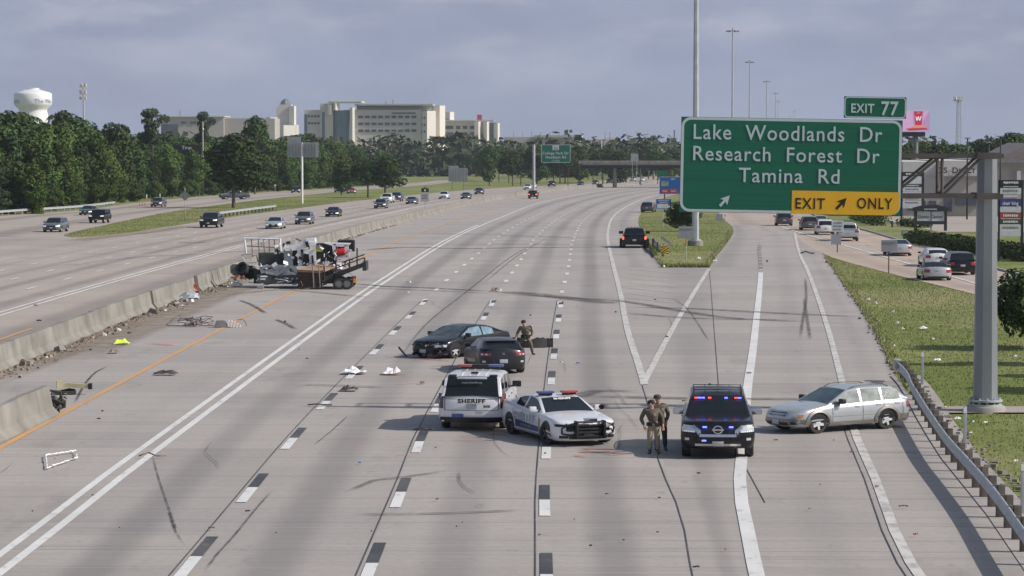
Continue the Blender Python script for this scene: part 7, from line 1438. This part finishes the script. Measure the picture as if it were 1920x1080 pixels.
for k in range(1800):
    y = r_.choice([r_.uniform(105, 192), r_.uniform(105, 192), r_.uniform(190, 330)]); x = BAR(y)+.45+abs(r_.gauss(0, .45))*(1 if y < 190 else .25); s_ = abs(r_.gauss(0, .03))+.012; s_ *= 2.4 if r_.random() < .08 else 1
    q.box(-s_, s_, -s_, s_, 0, s_*1.1, r_.choice([0, 0, 1, 2, 3 if r_.random() < .25 else 0]), T(x, y, zg(y)+.05, r_.uniform(0, 3), r_.uniform(-.4, .4)), tx=s_*.3, ty=s_*.3)
tag(q.build('rubble', [m_bd, m_cb, m_dd, m_wd], fix=False), 'strip of broken stone and dirt along the foot of the median barrier', 'rubble', kind='stuff')
q = MB()
for k in range(700):
    y = r_.uniform(60, 225); x = RPAV(y)+r_.gauss(.12, .16)+(0 if y > 108 else .35); s_ = abs(r_.gauss(0, .03))+.015; q.box(-s_, s_, -s_, s_, 0, s_, r_.choice([0, 1, 1]), T(x, y, zg(y)+.04, r_.uniform(0, 3)))
tag(q.build('grit', [m_bd, m_cb], fix=False), 'grit and dead leaves along the edge of the right shoulder', 'grit', kind='stuff')
# ---------------------------------------------------------------- grass blades on the verges
def in_right(x, y): return x > RPAV(y)+(.05 if y > 108 else .05) and (x < FRL(y)-.1) and not (abs(y-gy0-.2) < 1.3 and x > 12) and (y > 108 or x > GR(y)+1.0)
def in_gore(x, y): return RB(y)+.05 < x < GRR(y)-.05
t = NT('grass_blades'); oc = t.node('TexCoord').outputs['Object']; a = t.noise(oc, .12, 5, (1, .6, 1), .6); rn = t.node('NewGeometry').outputs['Random Per Island']; d = t.noise(oc, .035, 3)
c_ = t.mix(t.mr(a, .35, .65), (.19, .235, .065, 1), (.30, .31, .12, 1)); c_ = t.mix(t.mr(d, .5, .7, 0, .5), c_, (.38, .34, .19, 1)); c_ = t.mix(t.math('MULTIPLY', rn, .6), c_, (.40, .38, .20, 1)); c_ = t.mix(t.mr(rn, .0, .35, .55, 0), c_, (.12, .17, .045, 1)); t.l.new(c_, t.b.inputs['Base Color']); t.b.inputs['Roughness'].default_value = .8; t.b.inputs['Specular IOR Level'].default_value = .15; M_BL = t.m
v = []; f = []
def tuft(x, y, h):
    z = zg(y)
    for _ in range(3):
        a = r_.uniform(0, 6.28); w = h*.22; lx, ly = math.cos(a), math.sin(a); bx, by = r_.uniform(-.5, .5)*h, r_.uniform(-.5, .5)*h; o = len(v); v.extend([(x-lx*w, y-ly*w, z), (x+lx*w, y+ly*w, z), (x+bx, y+by, z+h*r_.uniform(.7, 1.2))]); f.append((o, o+1, o+2))
n = 0
while n < 30000:
    y = 56+170*r_.random()**1.2; x = r_.uniform(10.5, 26)
    if in_right(x, y): tuft(x, y, r_.uniform(.025, .06)*(1.0+y/220)); n += 1
for k in range(16000):
    y = r_.uniform(204, 400); x = r_.uniform(6, 21)
    if in_gore(x, y): tuft(x, y, r_.uniform(.05, .11))
for k in range(16000):
    y = r_.uniform(277, 560); a, b = GT(y), GL(y); x = r_.uniform(a, b)
    if y < 600: tuft(x, y, r_.uniform(.06, .14))
for k in range(4500):                                       # taller growth on the edges
    y = r_.uniform(100, 225); tuft(RPAV(y)+abs(r_.gauss(.1, .12)), y, r_.uniform(.10, .22))
for k in range(1200): x = r_.uniform(6.6, 9.9); tuft(x, 204.4+abs(r_.gauss(0, .5)), r_.uniform(.15, .34))
for k in range(1500): y = r_.uniform(206, 300); tuft(RB(y)+abs(r_.gauss(.05, .1)), y, r_.uniform(.15, .3)); tuft(GRR(y)-abs(r_.gauss(.05, .15)), y, r_.uniform(.15, .35))
me = bpy.data.meshes.new('grass'); me.from_pydata(v, [], f); me.materials.append(M_BL); o = bpy.data.objects.new('grass', me); COL.objects.link(o); tag(o, 'short rough grass on the verges and in the gore', 'grass', kind='stuff')
# ---------------------------------------------------------------- haze
q = MB(); q.box(-2650, 2650, -320, 6600, -9, 75); hz = q.build('haze', bpy.data.materials.new('haze'), fix=False); tag(hz, 'thin summer haze filling the whole view', 'haze', kind='stuff')
hm = hz.data.materials[0]; hm.use_nodes = True; n = hm.node_tree.nodes; n.remove(n['Principled BSDF']); pv = n.new('ShaderNodeVolumePrincipled'); pv.inputs['Color'].default_value = (.80, .87, 1, 1); pv.inputs['Density'].default_value = .00009; pv.inputs['Anisotropy'].default_value = .2
hm.node_tree.links.new(pv.outputs[0], n['Material Output'].inputs['Volume'])
